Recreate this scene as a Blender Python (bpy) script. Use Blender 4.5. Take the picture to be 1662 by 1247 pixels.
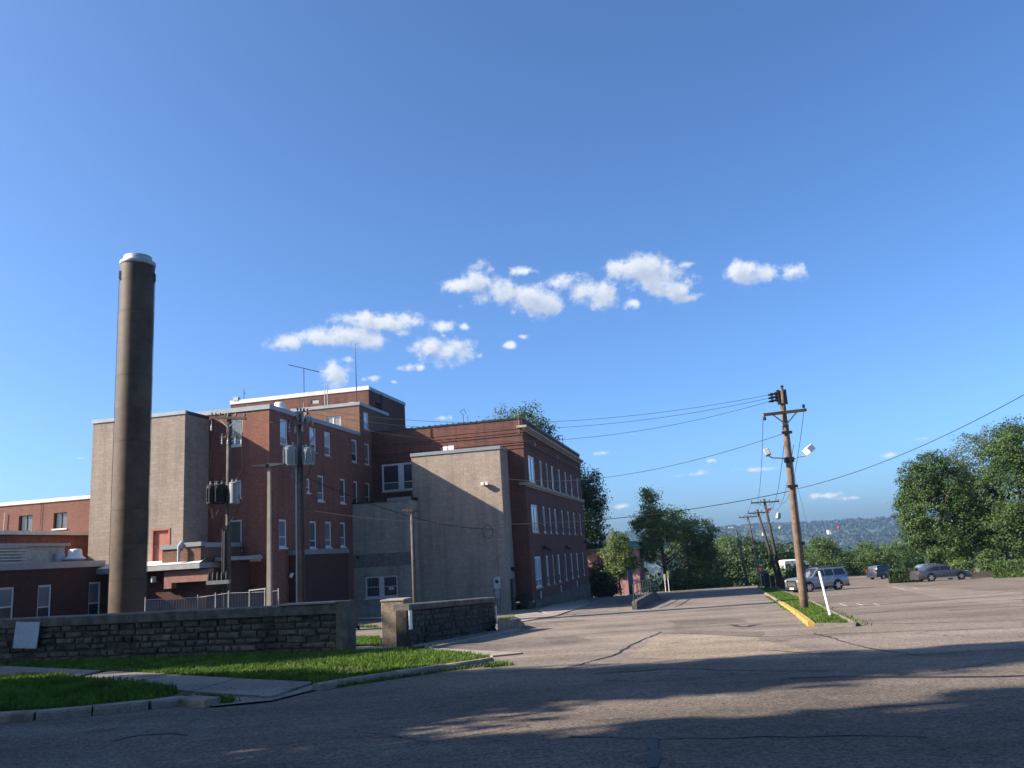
import bpy, bmesh, math, random
import numpy as np
from mathutils import Vector, Matrix
R = math.radians
rnd = random.Random(7)
for o in list(bpy.data.objects):
    bpy.data.objects.remove(o)
scn = bpy.context.scene
col = scn.collection

# ------------------------------------------------------------------ camera
W, H, F, CX, CY, EYE = 1662, 1247, 1345.0, 831.0, 623.5, 1.6
PITCH, ROLL = R(11.5175), R(3.5352)
fw = np.array([0, math.cos(PITCH), math.sin(PITCH)])
u0 = np.array([0, -math.sin(PITCH), math.cos(PITCH)])
r0 = np.array([1.0, 0, 0])
ri = r0 * math.cos(ROLL) - u0 * math.sin(ROLL)
up = r0 * math.sin(ROLL) + u0 * math.cos(ROLL)
cd = bpy.data.cameras.new('camera'); cam = bpy.data.objects.new('camera', cd); col.objects.link(cam)
cd.sensor_width = 36; cd.lens = F / W * 36; cd.clip_start = 0.1; cd.clip_end = 30000
m = Matrix(((ri[0], up[0], -fw[0], 0), (ri[1], up[1], -fw[1], 0), (ri[2], up[2], -fw[2], EYE), (0, 0, 0, 1)))
cam.matrix_world = m
scn.camera = cam
scn.render.resolution_x, scn.render.resolution_y = 1024, 768

SUN_AZ_TRAVEL = R(9.0)          # light travels towards +X, a touch away from the camera
SUN_EL = R(30.3)
SKY_STRENGTH = 0.09
SUN_STRENGTH = 5.0
scn.view_settings.view_transform = 'Standard'
scn.view_settings.look = 'None'
scn.view_settings.gamma = 1
scn.view_settings.use_curve_mapping = False
scn.view_settings.exposure = 1.4

def ray(px, py):
    return fw + ri * ((px - CX) / F) + up * (-(py - CY) / F)
def zg(x, y):
    x = float(x); y = float(y)
    left = 0.012 * max(0.0, -x - 4) if y < 90 else 0.012 * max(0.0, -x - 4) * max(0, 1 - (y - 90) / 60)
    left = min(left, 0.35)
    if y <= 112:
        return -0.041 * y + left
    z = -0.041 * 112
    d = y - 112
    r = x / y
    w = min(1, max(0, (r - 0.285) / 0.07)); w = w * w * (3 - 2 * w)
    a = -0.035 * min(d, 55) - 0.20 * max(0, d - 55)
    b = -0.035 * min(d, 10) - 0.11 * max(0, d - 10)
    return z + left + max(w * a + (1 - w) * b, -52 + 0.0 * d)
def G(px, py, dz=0.0):
    d = ray(px, py); lo, hi = 1.0, 400.0
    f = lambda t: EYE + t * d[2] - zg(t * d[0], t * d[1]) - dz
    t = lo
    while t < hi and f(t) > 0: t += 0.5
    a, b = t - 0.5, t
    for _ in range(40):
        mm = (a + b) / 2
        if f(mm) > 0: a = mm
        else: b = mm
    return Vector((a * d[0], a * d[1], EYE + a * d[2]))
def at(px, py, Y):
    d = ray(px, py); t = Y / d[1]
    return Vector((t * d[0], Y, EYE + t * d[2]))

# ------------------------------------------------------------------ world
world = bpy.data.worlds.new('World'); scn.world = world; world.use_nodes = True
wn = world.node_tree; wn.nodes.clear()
def N(nt, typ, **kw):
    n = nt.nodes.new(typ)
    for k, v in kw.items():
        if k.startswith('_'):
            n.inputs[k[1:].replace('_', ' ')].default_value = v
        else:
            setattr(n, k, v)
    return n
def Mth(nt, op, a, b=None, c=None, clamp=False):
    n = nt.nodes.new('ShaderNodeMath'); n.operation = op; n.use_clamp = clamp
    for i, v in enumerate((a, b, c)):
        if v is None: continue
        if isinstance(v, (int, float)): n.inputs[i].default_value = v
        else: nt.links.new(v, n.inputs[i])
    return n.outputs[0]
wo = N(wn, 'ShaderNodeOutputWorld'); bg = N(wn, 'ShaderNodeBackground')
bg.inputs['Strength'].default_value = SKY_STRENGTH
sky = N(wn, 'ShaderNodeTexSky', sky_type='NISHITA', sun_disc=False, sun_elevation=SUN_EL)
sky.sun_rotation = R(-90) - SUN_AZ_TRAVEL
sky.air_density = 0.7; sky.dust_density = 2.2; sky.ozone_density = 6.0; sky.altitude = 100
# clouds: (px, py, half width px, half height px) of each puff as a direction on the sky
CL = [(748, 462, 30, 12), (775, 456, 26, 17), (815, 478, 45, 17), (860, 488, 42, 20), (888, 496, 25, 15), (850, 440, 30, 9),
      (920, 456, 28, 14), (945, 472, 25, 16), (980, 478, 24, 18), (1020, 438, 30, 15), (1050, 432, 34, 20), (1065, 455, 40, 24), (1095, 470, 18, 14),
      (1117, 429, 22, 9), (1028, 492, 15, 10), (1205, 438, 24, 14), (1245, 445, 34, 12), (1285, 441, 26, 13), (1120, 484, 20, 8),
      (462, 554, 24, 14), (520, 548, 30, 11), (560, 545, 40, 15), (600, 553, 26, 15), (575, 516, 40, 12), (620, 525, 36, 12), (665, 521, 28, 12), (655, 541, 16, 9),
      (715, 531, 18, 11), (752, 531, 12, 8), (700, 563, 30, 14), (725, 570, 36, 20), (755, 574, 20, 14), (778, 577, 12, 8), (720, 545, 10, 7),
      (660, 597, 22, 9), (683, 597, 12, 6), (548, 607, 24, 18), (567, 584, 14, 9), (605, 614, 14, 9), (590, 616, 10, 7), (640, 620, 10, 5),
      (720, 679, 20, 7), (826, 560, 15, 8), (850, 547, 10, 6), (1024, 705, 14, 8), (1180, 765, 60, 9), (1130, 770, 70, 7), (1230, 762, 50, 7),
      (1445, 739, 28, 7), (1340, 804, 38, 7), (1390, 808, 40, 6), (128, 744, 16, 5), (1010, 822, 30, 7), (975, 735, 30, 8), (1155, 747, 14, 6), (1500, 712, 26, 6)]
grp = bpy.data.node_groups.new('cloud_field', 'ShaderNodeTree')
grp.interface.new_socket('Vector', in_out='INPUT', socket_type='NodeSocketVector')
grp.interface.new_socket('Density', in_out='OUTPUT', socket_type='NodeSocketFloat')
gi = grp.nodes.new('NodeGroupInput'); go = grp.nodes.new('NodeGroupOutput')
nz1 = N(grp, 'ShaderNodeTexNoise', _Scale=19.0, _Detail=9.0, _Roughness=0.66)
grp.links.new(gi.outputs[0], nz1.inputs['Vector'])
nz2 = N(grp, 'ShaderNodeTexNoise', _Scale=70.0, _Detail=7.0, _Roughness=0.6)
grp.links.new(gi.outputs[0], nz2.inputs['Vector'])
acc = None
for (px, py, hw, hh) in CL:
    d = ray(px, py); d = d / np.linalg.norm(d)
    az, el = math.atan2(d[0], d[1]), math.asin(d[2])
    s = 1 / F * math.cos(math.atan(math.hypot(px - CX, py - CY) / F))
    sub = N(grp, 'ShaderNodeVectorMath', operation='SUBTRACT'); grp.links.new(gi.outputs[0], sub.inputs[0])
    sub.inputs[1].default_value = (az, el, 0)
    mul = N(grp, 'ShaderNodeVectorMath', operation='MULTIPLY'); grp.links.new(sub.outputs[0], mul.inputs[0])
    mul.inputs[1].default_value = (1 / (hw * s * 1.4), 1 / (hh * s * 1.42), 0)
    ln = N(grp, 'ShaderNodeVectorMath', operation='LENGTH'); grp.links.new(mul.outputs[0], ln.inputs[0])
    faint = 0.62 if py > 640 else (0.35 if hh <= 9 else 0.0)
    v = Mth(grp, 'SUBTRACT', 1.0 - faint, ln.outputs['Value'])
    acc = v if acc is None else Mth(grp, 'SMOOTH_MAX', acc, v, 0.35)
n_ = Mth(grp, 'MULTIPLY_ADD', nz1.outputs['Fac'], 2.9, -1.45)
n2_ = Mth(grp, 'MULTIPLY_ADD', nz2.outputs['Fac'], 1.2, -0.6)
tot = Mth(grp, 'ADD', Mth(grp, 'ADD', acc, n_), n2_)
grp.links.new(tot, go.inputs[0])
tc = N(wn, 'ShaderNodeTexCoord'); sp = N(wn, 'ShaderNodeSeparateXYZ'); wn.links.new(tc.outputs['Generated'], sp.inputs[0])
azn = Mth(wn, 'ARCTAN2', sp.outputs[0], sp.outputs[1]); eln = Mth(wn, 'ARCSINE', sp.outputs[2])
cb = N(wn, 'ShaderNodeCombineXYZ'); wn.links.new(azn, cb.inputs[0]); wn.links.new(eln, cb.inputs[1])
g1 = N(wn, 'ShaderNodeGroup'); g1.node_tree = grp; wn.links.new(cb.outputs[0], g1.inputs[0])
off = N(wn, 'ShaderNodeVectorMath', operation='ADD'); off.inputs[1].default_value = (-0.006, 0.011, 0); wn.links.new(cb.outputs[0], off.inputs[0])
g2 = N(wn, 'ShaderNodeGroup'); g2.node_tree = grp; wn.links.new(off.outputs[0], g2.inputs[0])
mask = N(wn, 'ShaderNodeMapRange', interpolation_type='SMOOTHSTEP'); wn.links.new(g1.outputs[0], mask.inputs['Value'])
mask.inputs['From Min'].default_value = -0.05; mask.inputs['From Max'].default_value = 0.75; mask.inputs['To Max'].default_value = 0.96
shd = N(wn, 'ShaderNodeMapRange', interpolation_type='SMOOTHSTEP'); wn.links.new(g2.outputs[0], shd.inputs['Value'])
shd.inputs['From Min'].default_value = -0.3; shd.inputs['From Max'].default_value = 1.2
cc = N(wn, 'ShaderNodeMix', data_type='RGBA'); wn.links.new(shd.outputs[0], cc.inputs['Factor'])
k = 0.42 / SKY_STRENGTH
cc.inputs['A'].default_value = (0.80 * k, 0.85 * k, 0.92 * k, 1); cc.inputs['B'].default_value = (0.47 * k, 0.55 * k, 0.70 * k, 1)
# hue of the clear sky: slightly deeper blue than the model's
sm = N(wn, 'ShaderNodeMix', data_type='RGBA', blend_type='MULTIPLY'); sm.inputs['Factor'].default_value = 1
wn.links.new(sky.outputs[0], sm.inputs['A']); sm.inputs['B'].default_value = (0.84, 1.02, 1.12, 1)
cm = N(wn, 'ShaderNodeMix', data_type='RGBA'); wn.links.new(mask.outputs[0], cm.inputs['Factor'])
wn.links.new(sm.outputs['Result'], cm.inputs['A']); wn.links.new(cc.outputs['Result'], cm.inputs['B'])
wn.links.new(cm.outputs['Result'], bg.inputs['Color']); wn.links.new(bg.outputs[0], wo.inputs['Surface'])

ld = bpy.data.lights.new('sun', 'SUN'); ld.energy = SUN_STRENGTH; ld.angle = R(0.53); ld.color = (1.0, 0.87, 0.72)
sun = bpy.data.objects.new('sun', ld); col.objects.link(sun)
trav = Vector((math.cos(SUN_AZ_TRAVEL) * math.cos(SUN_EL), math.sin(SUN_AZ_TRAVEL) * math.cos(SUN_EL), -math.sin(SUN_EL)))
sun.rotation_euler = trav.to_track_quat('-Z', 'Y').to_euler(); sun.location = (-40, 0, 60)

# ------------------------------------------------------------------ materials
MATS = {}
def mat(name, color=(.5, .5, .5), rough=.8, spec=.3, metal=0, var=0.15, vscale=3.0, grain=0.0, gscale=60, bump=0.0, bscale=40, stain=0.0, stain_col=(.03, .03, .03), sscale=1.0, trans=0.0, hue=None):
    if name in MATS: return MATS[name]
    m_ = bpy.data.materials.new(name); m_.use_nodes = True; nt = m_.node_tree
    b = nt.nodes['Principled BSDF']; b.inputs['Roughness'].default_value = rough; b.inputs['Metallic'].default_value = metal
    b.inputs['Specular IOR Level'].default_value = spec
    t = N(nt, 'ShaderNodeTexCoord'); src = t.outputs['Object']
    c2 = tuple(min(1, c * (1 + var * 1.6)) for c in color); c1 = tuple(c * (1 - var * 1.6) for c in color)
    if hue: c2 = hue
    nz = N(nt, 'ShaderNodeTexNoise', _Scale=vscale, _Detail=6.0, _Roughness=0.6); nt.links.new(src, nz.inputs['Vector'])
    mr = N(nt, 'ShaderNodeMapRange'); nt.links.new(nz.outputs['Fac'], mr.inputs['Value']); mr.inputs['From Min'].default_value = .3; mr.inputs['From Max'].default_value = .7
    mx = N(nt, 'ShaderNodeMix', data_type='RGBA'); nt.links.new(mr.outputs[0], mx.inputs['Factor'])
    mx.inputs['A'].default_value = (*c1, 1); mx.inputs['B'].default_value = (*c2, 1)
    outc = mx.outputs['Result']
    if grain:
        g = N(nt, 'ShaderNodeTexNoise', _Scale=gscale, _Detail=3.0, _Roughness=0.7); nt.links.new(src, g.inputs['Vector'])
        gm = N(nt, 'ShaderNodeMapRange'); nt.links.new(g.outputs['Fac'], gm.inputs['Value']); gm.inputs['From Min'].default_value = .3; gm.inputs['From Max'].default_value = .7
        gm.inputs['To Min'].default_value = 1 - grain; gm.inputs['To Max'].default_value = 1 + grain
        ml = N(nt, 'ShaderNodeVectorMath', operation='SCALE'); nt.links.new(outc, ml.inputs[0]); nt.links.new(gm.outputs[0], ml.inputs['Scale'])
        outc = ml.outputs[0]
    if stain:
        s_ = N(nt, 'ShaderNodeTexNoise', _Scale=sscale, _Detail=8.0, _Roughness=0.65); nt.links.new(src, s_.inputs['Vector'])
        sr = N(nt, 'ShaderNodeMapRange', interpolation_type='SMOOTHSTEP'); nt.links.new(s_.outputs['Fac'], sr.inputs['Value'])
        sr.inputs['From Min'].default_value = .48; sr.inputs['From Max'].default_value = .66; sr.inputs['To Max'].default_value = stain
        sx = N(nt, 'ShaderNodeMix', data_type='RGBA'); nt.links.new(sr.outputs[0], sx.inputs['Factor']); nt.links.new(outc, sx.inputs['A']); sx.inputs['B'].default_value = (*stain_col, 1)
        outc = sx.outputs['Result']
    nt.links.new(outc, b.inputs['Base Color'])
    if bump:
        bn = N(nt, 'ShaderNodeTexNoise', _Scale=bscale, _Detail=5.0, _Roughness=0.6); nt.links.new(src, bn.inputs['Vector'])
        bu = N(nt, 'ShaderNodeBump'); bu.inputs['Strength'].default_value = bump; bu.inputs['Distance'].default_value = .02
        nt.links.new(bn.outputs['Fac'], bu.inputs['Height']); nt.links.new(bu.outputs[0], b.inputs['Normal'])
    if trans:
        tr = N(nt, 'ShaderNodeBsdfTranslucent'); nt.links.new(outc, tr.inputs['Color'])
        ms = N(nt, 'ShaderNodeMixShader'); ms.inputs[0].default_value = trans
        nt.links.new(b.outputs[0], ms.inputs[1]); nt.links.new(tr.outputs[0], ms.inputs[2])
        nt.links.new(ms.outputs[0], nt.nodes['Material Output'].inputs['Surface'])
    MATS[name] = m_
    return m_

def brick_mat(name, c1, c2, mortar, bw=.21, rh=.075, ms=.009, weather=(.05, .035, .03), wamt=.35, bump=.5, k=.74):
    c1, c2, mortar, weather = [tuple(x * k for x in c) for c in (c1, c2, mortar, weather)]
    m_ = bpy.data.materials.new(name); m_.use_nodes = True; nt = m_.node_tree
    b = nt.nodes['Principled BSDF']; b.inputs['Roughness'].default_value = .9; b.inputs['Specular IOR Level'].default_value = .2
    t = N(nt, 'ShaderNodeTexCoord'); s_ = N(nt, 'ShaderNodeSeparateXYZ'); nt.links.new(t.outputs['Object'], s_.inputs[0])
    ad = Mth(nt, 'ADD', s_.outputs[0], s_.outputs[1]); cb_ = N(nt, 'ShaderNodeCombineXYZ'); nt.links.new(ad, cb_.inputs[0]); nt.links.new(s_.outputs[2], cb_.inputs[1])
    br = N(nt, 'ShaderNodeTexBrick'); nt.links.new(cb_.outputs[0], br.inputs['Vector'])
    br.inputs['Color1'].default_value = (*c1, 1); br.inputs['Color2'].default_value = (*c2, 1); br.inputs['Mortar'].default_value = (*mortar, 1)
    br.inputs['Scale'].default_value = 1; br.inputs['Brick Width'].default_value = bw; br.inputs['Row Height'].default_value = rh
    br.inputs['Mortar Size'].default_value = ms; br.inputs['Mortar Smooth'].default_value = .3; br.inputs['Bias'].default_value = 0
    out = br.outputs['Color']
    nz = N(nt, 'ShaderNodeTexNoise', _Scale=.35, _Detail=8.0, _Roughness=0.62); nt.links.new(t.outputs['Object'], nz.inputs['Vector'])
    # vertical streaks of dirt
    mp = N(nt, 'ShaderNodeMapping'); mp.inputs['Scale'].default_value = (1.6, 1.6, .12); nt.links.new(t.outputs['Object'], mp.inputs['Vector'])
    n2 = N(nt, 'ShaderNodeTexNoise', _Scale=1.4, _Detail=6.0, _Roughness=0.6); nt.links.new(mp.outputs[0], n2.inputs['Vector'])
    sm_ = Mth(nt, 'ADD', nz.outputs['Fac'], n2.outputs['Fac'])
    mr = N(nt, 'ShaderNodeMapRange', interpolation_type='SMOOTHSTEP'); nt.links.new(sm_, mr.inputs['Value'])
    mr.inputs['From Min'].default_value = .85; mr.inputs['From Max'].default_value = 1.25; mr.inputs['To Max'].default_value = wamt
    mx = N(nt, 'ShaderNodeMix', data_type='RGBA'); nt.links.new(mr.outputs[0], mx.inputs['Factor']); nt.links.new(out, mx.inputs['A']); mx.inputs['B'].default_value = (*weather, 1)
    # broad tone variation
    n3 = N(nt, 'ShaderNodeTexNoise', _Scale=6.0, _Detail=5.0, _Roughness=0.7); nt.links.new(t.outputs['Object'], n3.inputs['Vector'])
    m3 = N(nt, 'ShaderNodeMapRange'); nt.links.new(n3.outputs['Fac'], m3.inputs['Value']); m3.inputs['From Min'].default_value = .3; m3.inputs['From Max'].default_value = .7
    m3.inputs['To Min'].default_value = .82; m3.inputs['To Max'].default_value = 1.18
    sc = N(nt, 'ShaderNodeVectorMath', operation='SCALE'); nt.links.new(mx.outputs['Result'], sc.inputs[0]); nt.links.new(m3.outputs[0], sc.inputs['Scale'])
    nt.links.new(sc.outputs[0], b.inputs['Base Color'])
    bu = N(nt, 'ShaderNodeBump'); bu.inputs['Strength'].default_value = bump; bu.inputs['Distance'].default_value = .008; bu.invert = True
    nt.links.new(br.outputs['Fac'], bu.inputs['Height']); nt.links.new(bu.outputs[0], b.inputs['Normal'])
    MATS[name] = m_
    return m_

M_redbrick = brick_mat('red_brick', (.26, .092, .062), (.175, .06, .043), (.24, .15, .12), k=.98)
M_oldbrick = brick_mat('old_brick', (.19, .068, .047), (.12, .042, .032), (.17, .115, .10), wamt=.45, k=.9)
M_orangebrick = brick_mat('orange_brick', (.27, .13, .08), (.19, .085, .055), (.25, .19, .15), wamt=.3)
M_darkbrick = brick_mat('brown_brick', (.12, .05, .037), (.085, .035, .028), (.12, .085, .07), wamt=.3)
M_pinkbrick = brick_mat('pinkish_brick', (.24, .105, .078), (.20, .085, .066), (.23, .13, .10), wamt=.2)
M_block = brick_mat('concrete_block', (.36, .292, .236), (.30, .243, .196), (.275, .222, .18), bw=.405, rh=.203, ms=.012, weather=(.17, .14, .12), wamt=.5, bump=.35, k=1.0)
M_block2 = brick_mat('tower_block', (.315, .257, .208), (.265, .215, .174), (.245, .20, .162), bw=.61, rh=.203, ms=.012, weather=(.17, .14, .12), wamt=.5, bump=.35, k=1.0)
M_grayblock = brick_mat('gray_render', (.41, .38, .315), (.33, .31, .26), (.30, .28, .235), bw=.405, rh=.203, ms=.008, weather=(.13, .135, .12), wamt=.5, bump=.2, k=.95)
M_foundation = brick_mat('foundation_stone', (.22, .175, .13), (.17, .135, .10), (.10, .08, .065), bw=.9, rh=.42, ms=.02, wamt=.4)
M_coping = mat('metal_coping', (.24, .26, .27), .45, .4, .3, var=.08, vscale=1.2, stain=.2, stain_col=(.2, .2, .2))
M_white = mat('white_paint', (.72, .71, .68), .5, .4, var=.06, vscale=5)
M_whiteflash = mat('white_roofing', (.58, .56, .53), .7, var=.08, stain=.2, stain_col=(.3, .28, .25))
M_stonetrim = mat('limestone_trim', (.36, .28, .21), .85, var=.15, stain=.35, stain_col=(.12, .1, .08), sscale=2)
M_frame = mat('window_frame', (.62, .62, .60), .5, .4, var=.06, vscale=6)
M_darkmetal = mat('dark_metal', (.035, .037, .042), .5, .4, .5)
M_steel = mat('galvanised_steel', (.42, .43, .44), .45, .5, .7, var=.1)
M_greymetal = mat('grey_metal', (.30, .31, .31), .5, .4, .3, var=.1)
M_black = mat('black_rubber', (.015, .015, .016), .7)
M_roof = mat('flat_roof', (.16, .155, .15), .9, grain=.2)
M_wood = mat('weathered_wood', (.13, .09, .062), .85, var=.25, vscale=4, grain=.35, gscale=18, bump=.6, bscale=30, stain=.3, stain_col=(.07, .05, .04), sscale=3)
M_wood_grey = mat('grey_wood', (.095, .08, .067), .9, var=.2, vscale=4, grain=.35, gscale=18, bump=.6, bscale=30)
M_wood_black = mat('dark_wood', (.045, .038, .035), .9, var=.2, grain=.3, gscale=20)
M_concrete = mat('concrete', (.25, .215, .18), .9, var=.12, vscale=1.5, grain=.18, gscale=70, stain=.3, stain_col=(.18, .15, .13), sscale=1.3, bump=.25)
M_oldconc = mat('old_concrete', (.25, .20, .155), .95, var=.2, vscale=2.5, grain=.3, gscale=40, stain=.5, stain_col=(.07, .06, .05), sscale=1.8, bump=.6, bscale=20)
M_copingstone = mat('dark_concrete', (.10, .092, .08), .95, var=.25, vscale=3, grain=.35, gscale=40, stain=.6, stain_col=(.045, .045, .04), sscale=2.5, bump=.8, bscale=20)
M_stone = mat('wall_stone', (.088, .08, .063), .95, var=.35, vscale=4, grain=.4, gscale=30, stain=.85, stain_col=(.018, .018, .016), sscale=1.1, bump=1.0, bscale=15)
M_stone2 = mat('wall_stone_dark', (.062, .056, .045), .95, var=.3, vscale=4, grain=.4, gscale=30, stain=.92, stain_col=(.013, .013, .013), sscale=1.4, bump=1.0, bscale=15)
M_stone3 = mat('wall_stone_light', (.115, .10, .078), .95, var=.3, vscale=4, grain=.4, gscale=30, stain=.75, stain_col=(.025, .023, .02), sscale=1.3, bump=1.0, bscale=15)
M_mortar = mat('dirty_mortar', (.052, .048, .04), .95, var=.3, vscale=6, grain=.3, bump=.8)
M_yellow = mat('yellow_paint', (.44, .27, .06), .9, var=.2, vscale=5, grain=.25, gscale=30, stain=.8, stain_col=(.20, .16, .12), sscale=3.5, bump=.6)
M_line = mat('worn_line_paint', (.42, .37, .28), .85, var=.2, vscale=8, stain=.6, stain_col=(.22, .18, .15), sscale=4)
M_grass = mat('grass_blades', (.075, .135, .02), .8, .2, var=.35, vscale=1.5, grain=.4, gscale=9, trans=.3)
M_soil = mat('lawn_base', (.035, .06, .012), .95, var=.35, vscale=2.5, grain=.5, gscale=50, bump=1, bscale=60, stain=.7, stain_col=(.085, .065, .035), sscale=.9)
M_duct = mat('pink_duct', (.24, .12, .10), .75, var=.12, stain=.3, stain_col=(.1, .07, .06))
M_reddoor = mat('faded_red_door', (.34, .12, .09), .6, var=.12, stain=.3, stain_col=(.4, .25, .2))

def glass(name, base, rough=.06, wob=.15):
    m_ = bpy.data.materials.new(name); m_.use_nodes = True; nt = m_.node_tree; b = nt.nodes['Principled BSDF']
    b.inputs['Roughness'].default_value = .5; b.inputs['Coat Weight'].default_value = 1.0; b.inputs['Coat Roughness'].default_value = rough; b.inputs['Coat IOR'].default_value = 1.6
    t = N(nt, 'ShaderNodeTexCoord'); nz = N(nt, 'ShaderNodeTexNoise', _Scale=1.2, _Detail=3.0); nt.links.new(t.outputs['Object'], nz.inputs['Vector'])
    mr = N(nt, 'ShaderNodeMapRange'); nt.links.new(nz.outputs['Fac'], mr.inputs['Value']); mr.inputs['To Min'].default_value = .6; mr.inputs['To Max'].default_value = 1.4
    sc = N(nt, 'ShaderNodeVectorMath', operation='SCALE'); sc.inputs[0].default_value = base; nt.links.new(mr.outputs[0], sc.inputs['Scale']); nt.links.new(sc.outputs[0], b.inputs['Base Color'])
    n2 = N(nt, 'ShaderNodeTexNoise', _Scale=.9, _Detail=1.0); nt.links.new(t.outputs['Object'], n2.inputs['Vector'])
    bu = N(nt, 'ShaderNodeBump'); bu.inputs['Strength'].default_value = wob; bu.inputs['Distance'].default_value = .03
    nt.links.new(n2.outputs['Fac'], bu.inputs['Height']); nt.links.new(bu.outputs[0], b.inputs['Coat Normal'])
    MATS[name] = m_
    return m_
M_glass = glass('window_glass', (.016, .022, .03))
M_glassgreen = glass('window_glass_greenish', (.05, .07, .06))
M_blind = glass('glass_over_blind', (.36, .42, .50), .12)
M_blindgrey = glass('glass_over_grey_blind', (.13, .15, .17), .12)

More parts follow.
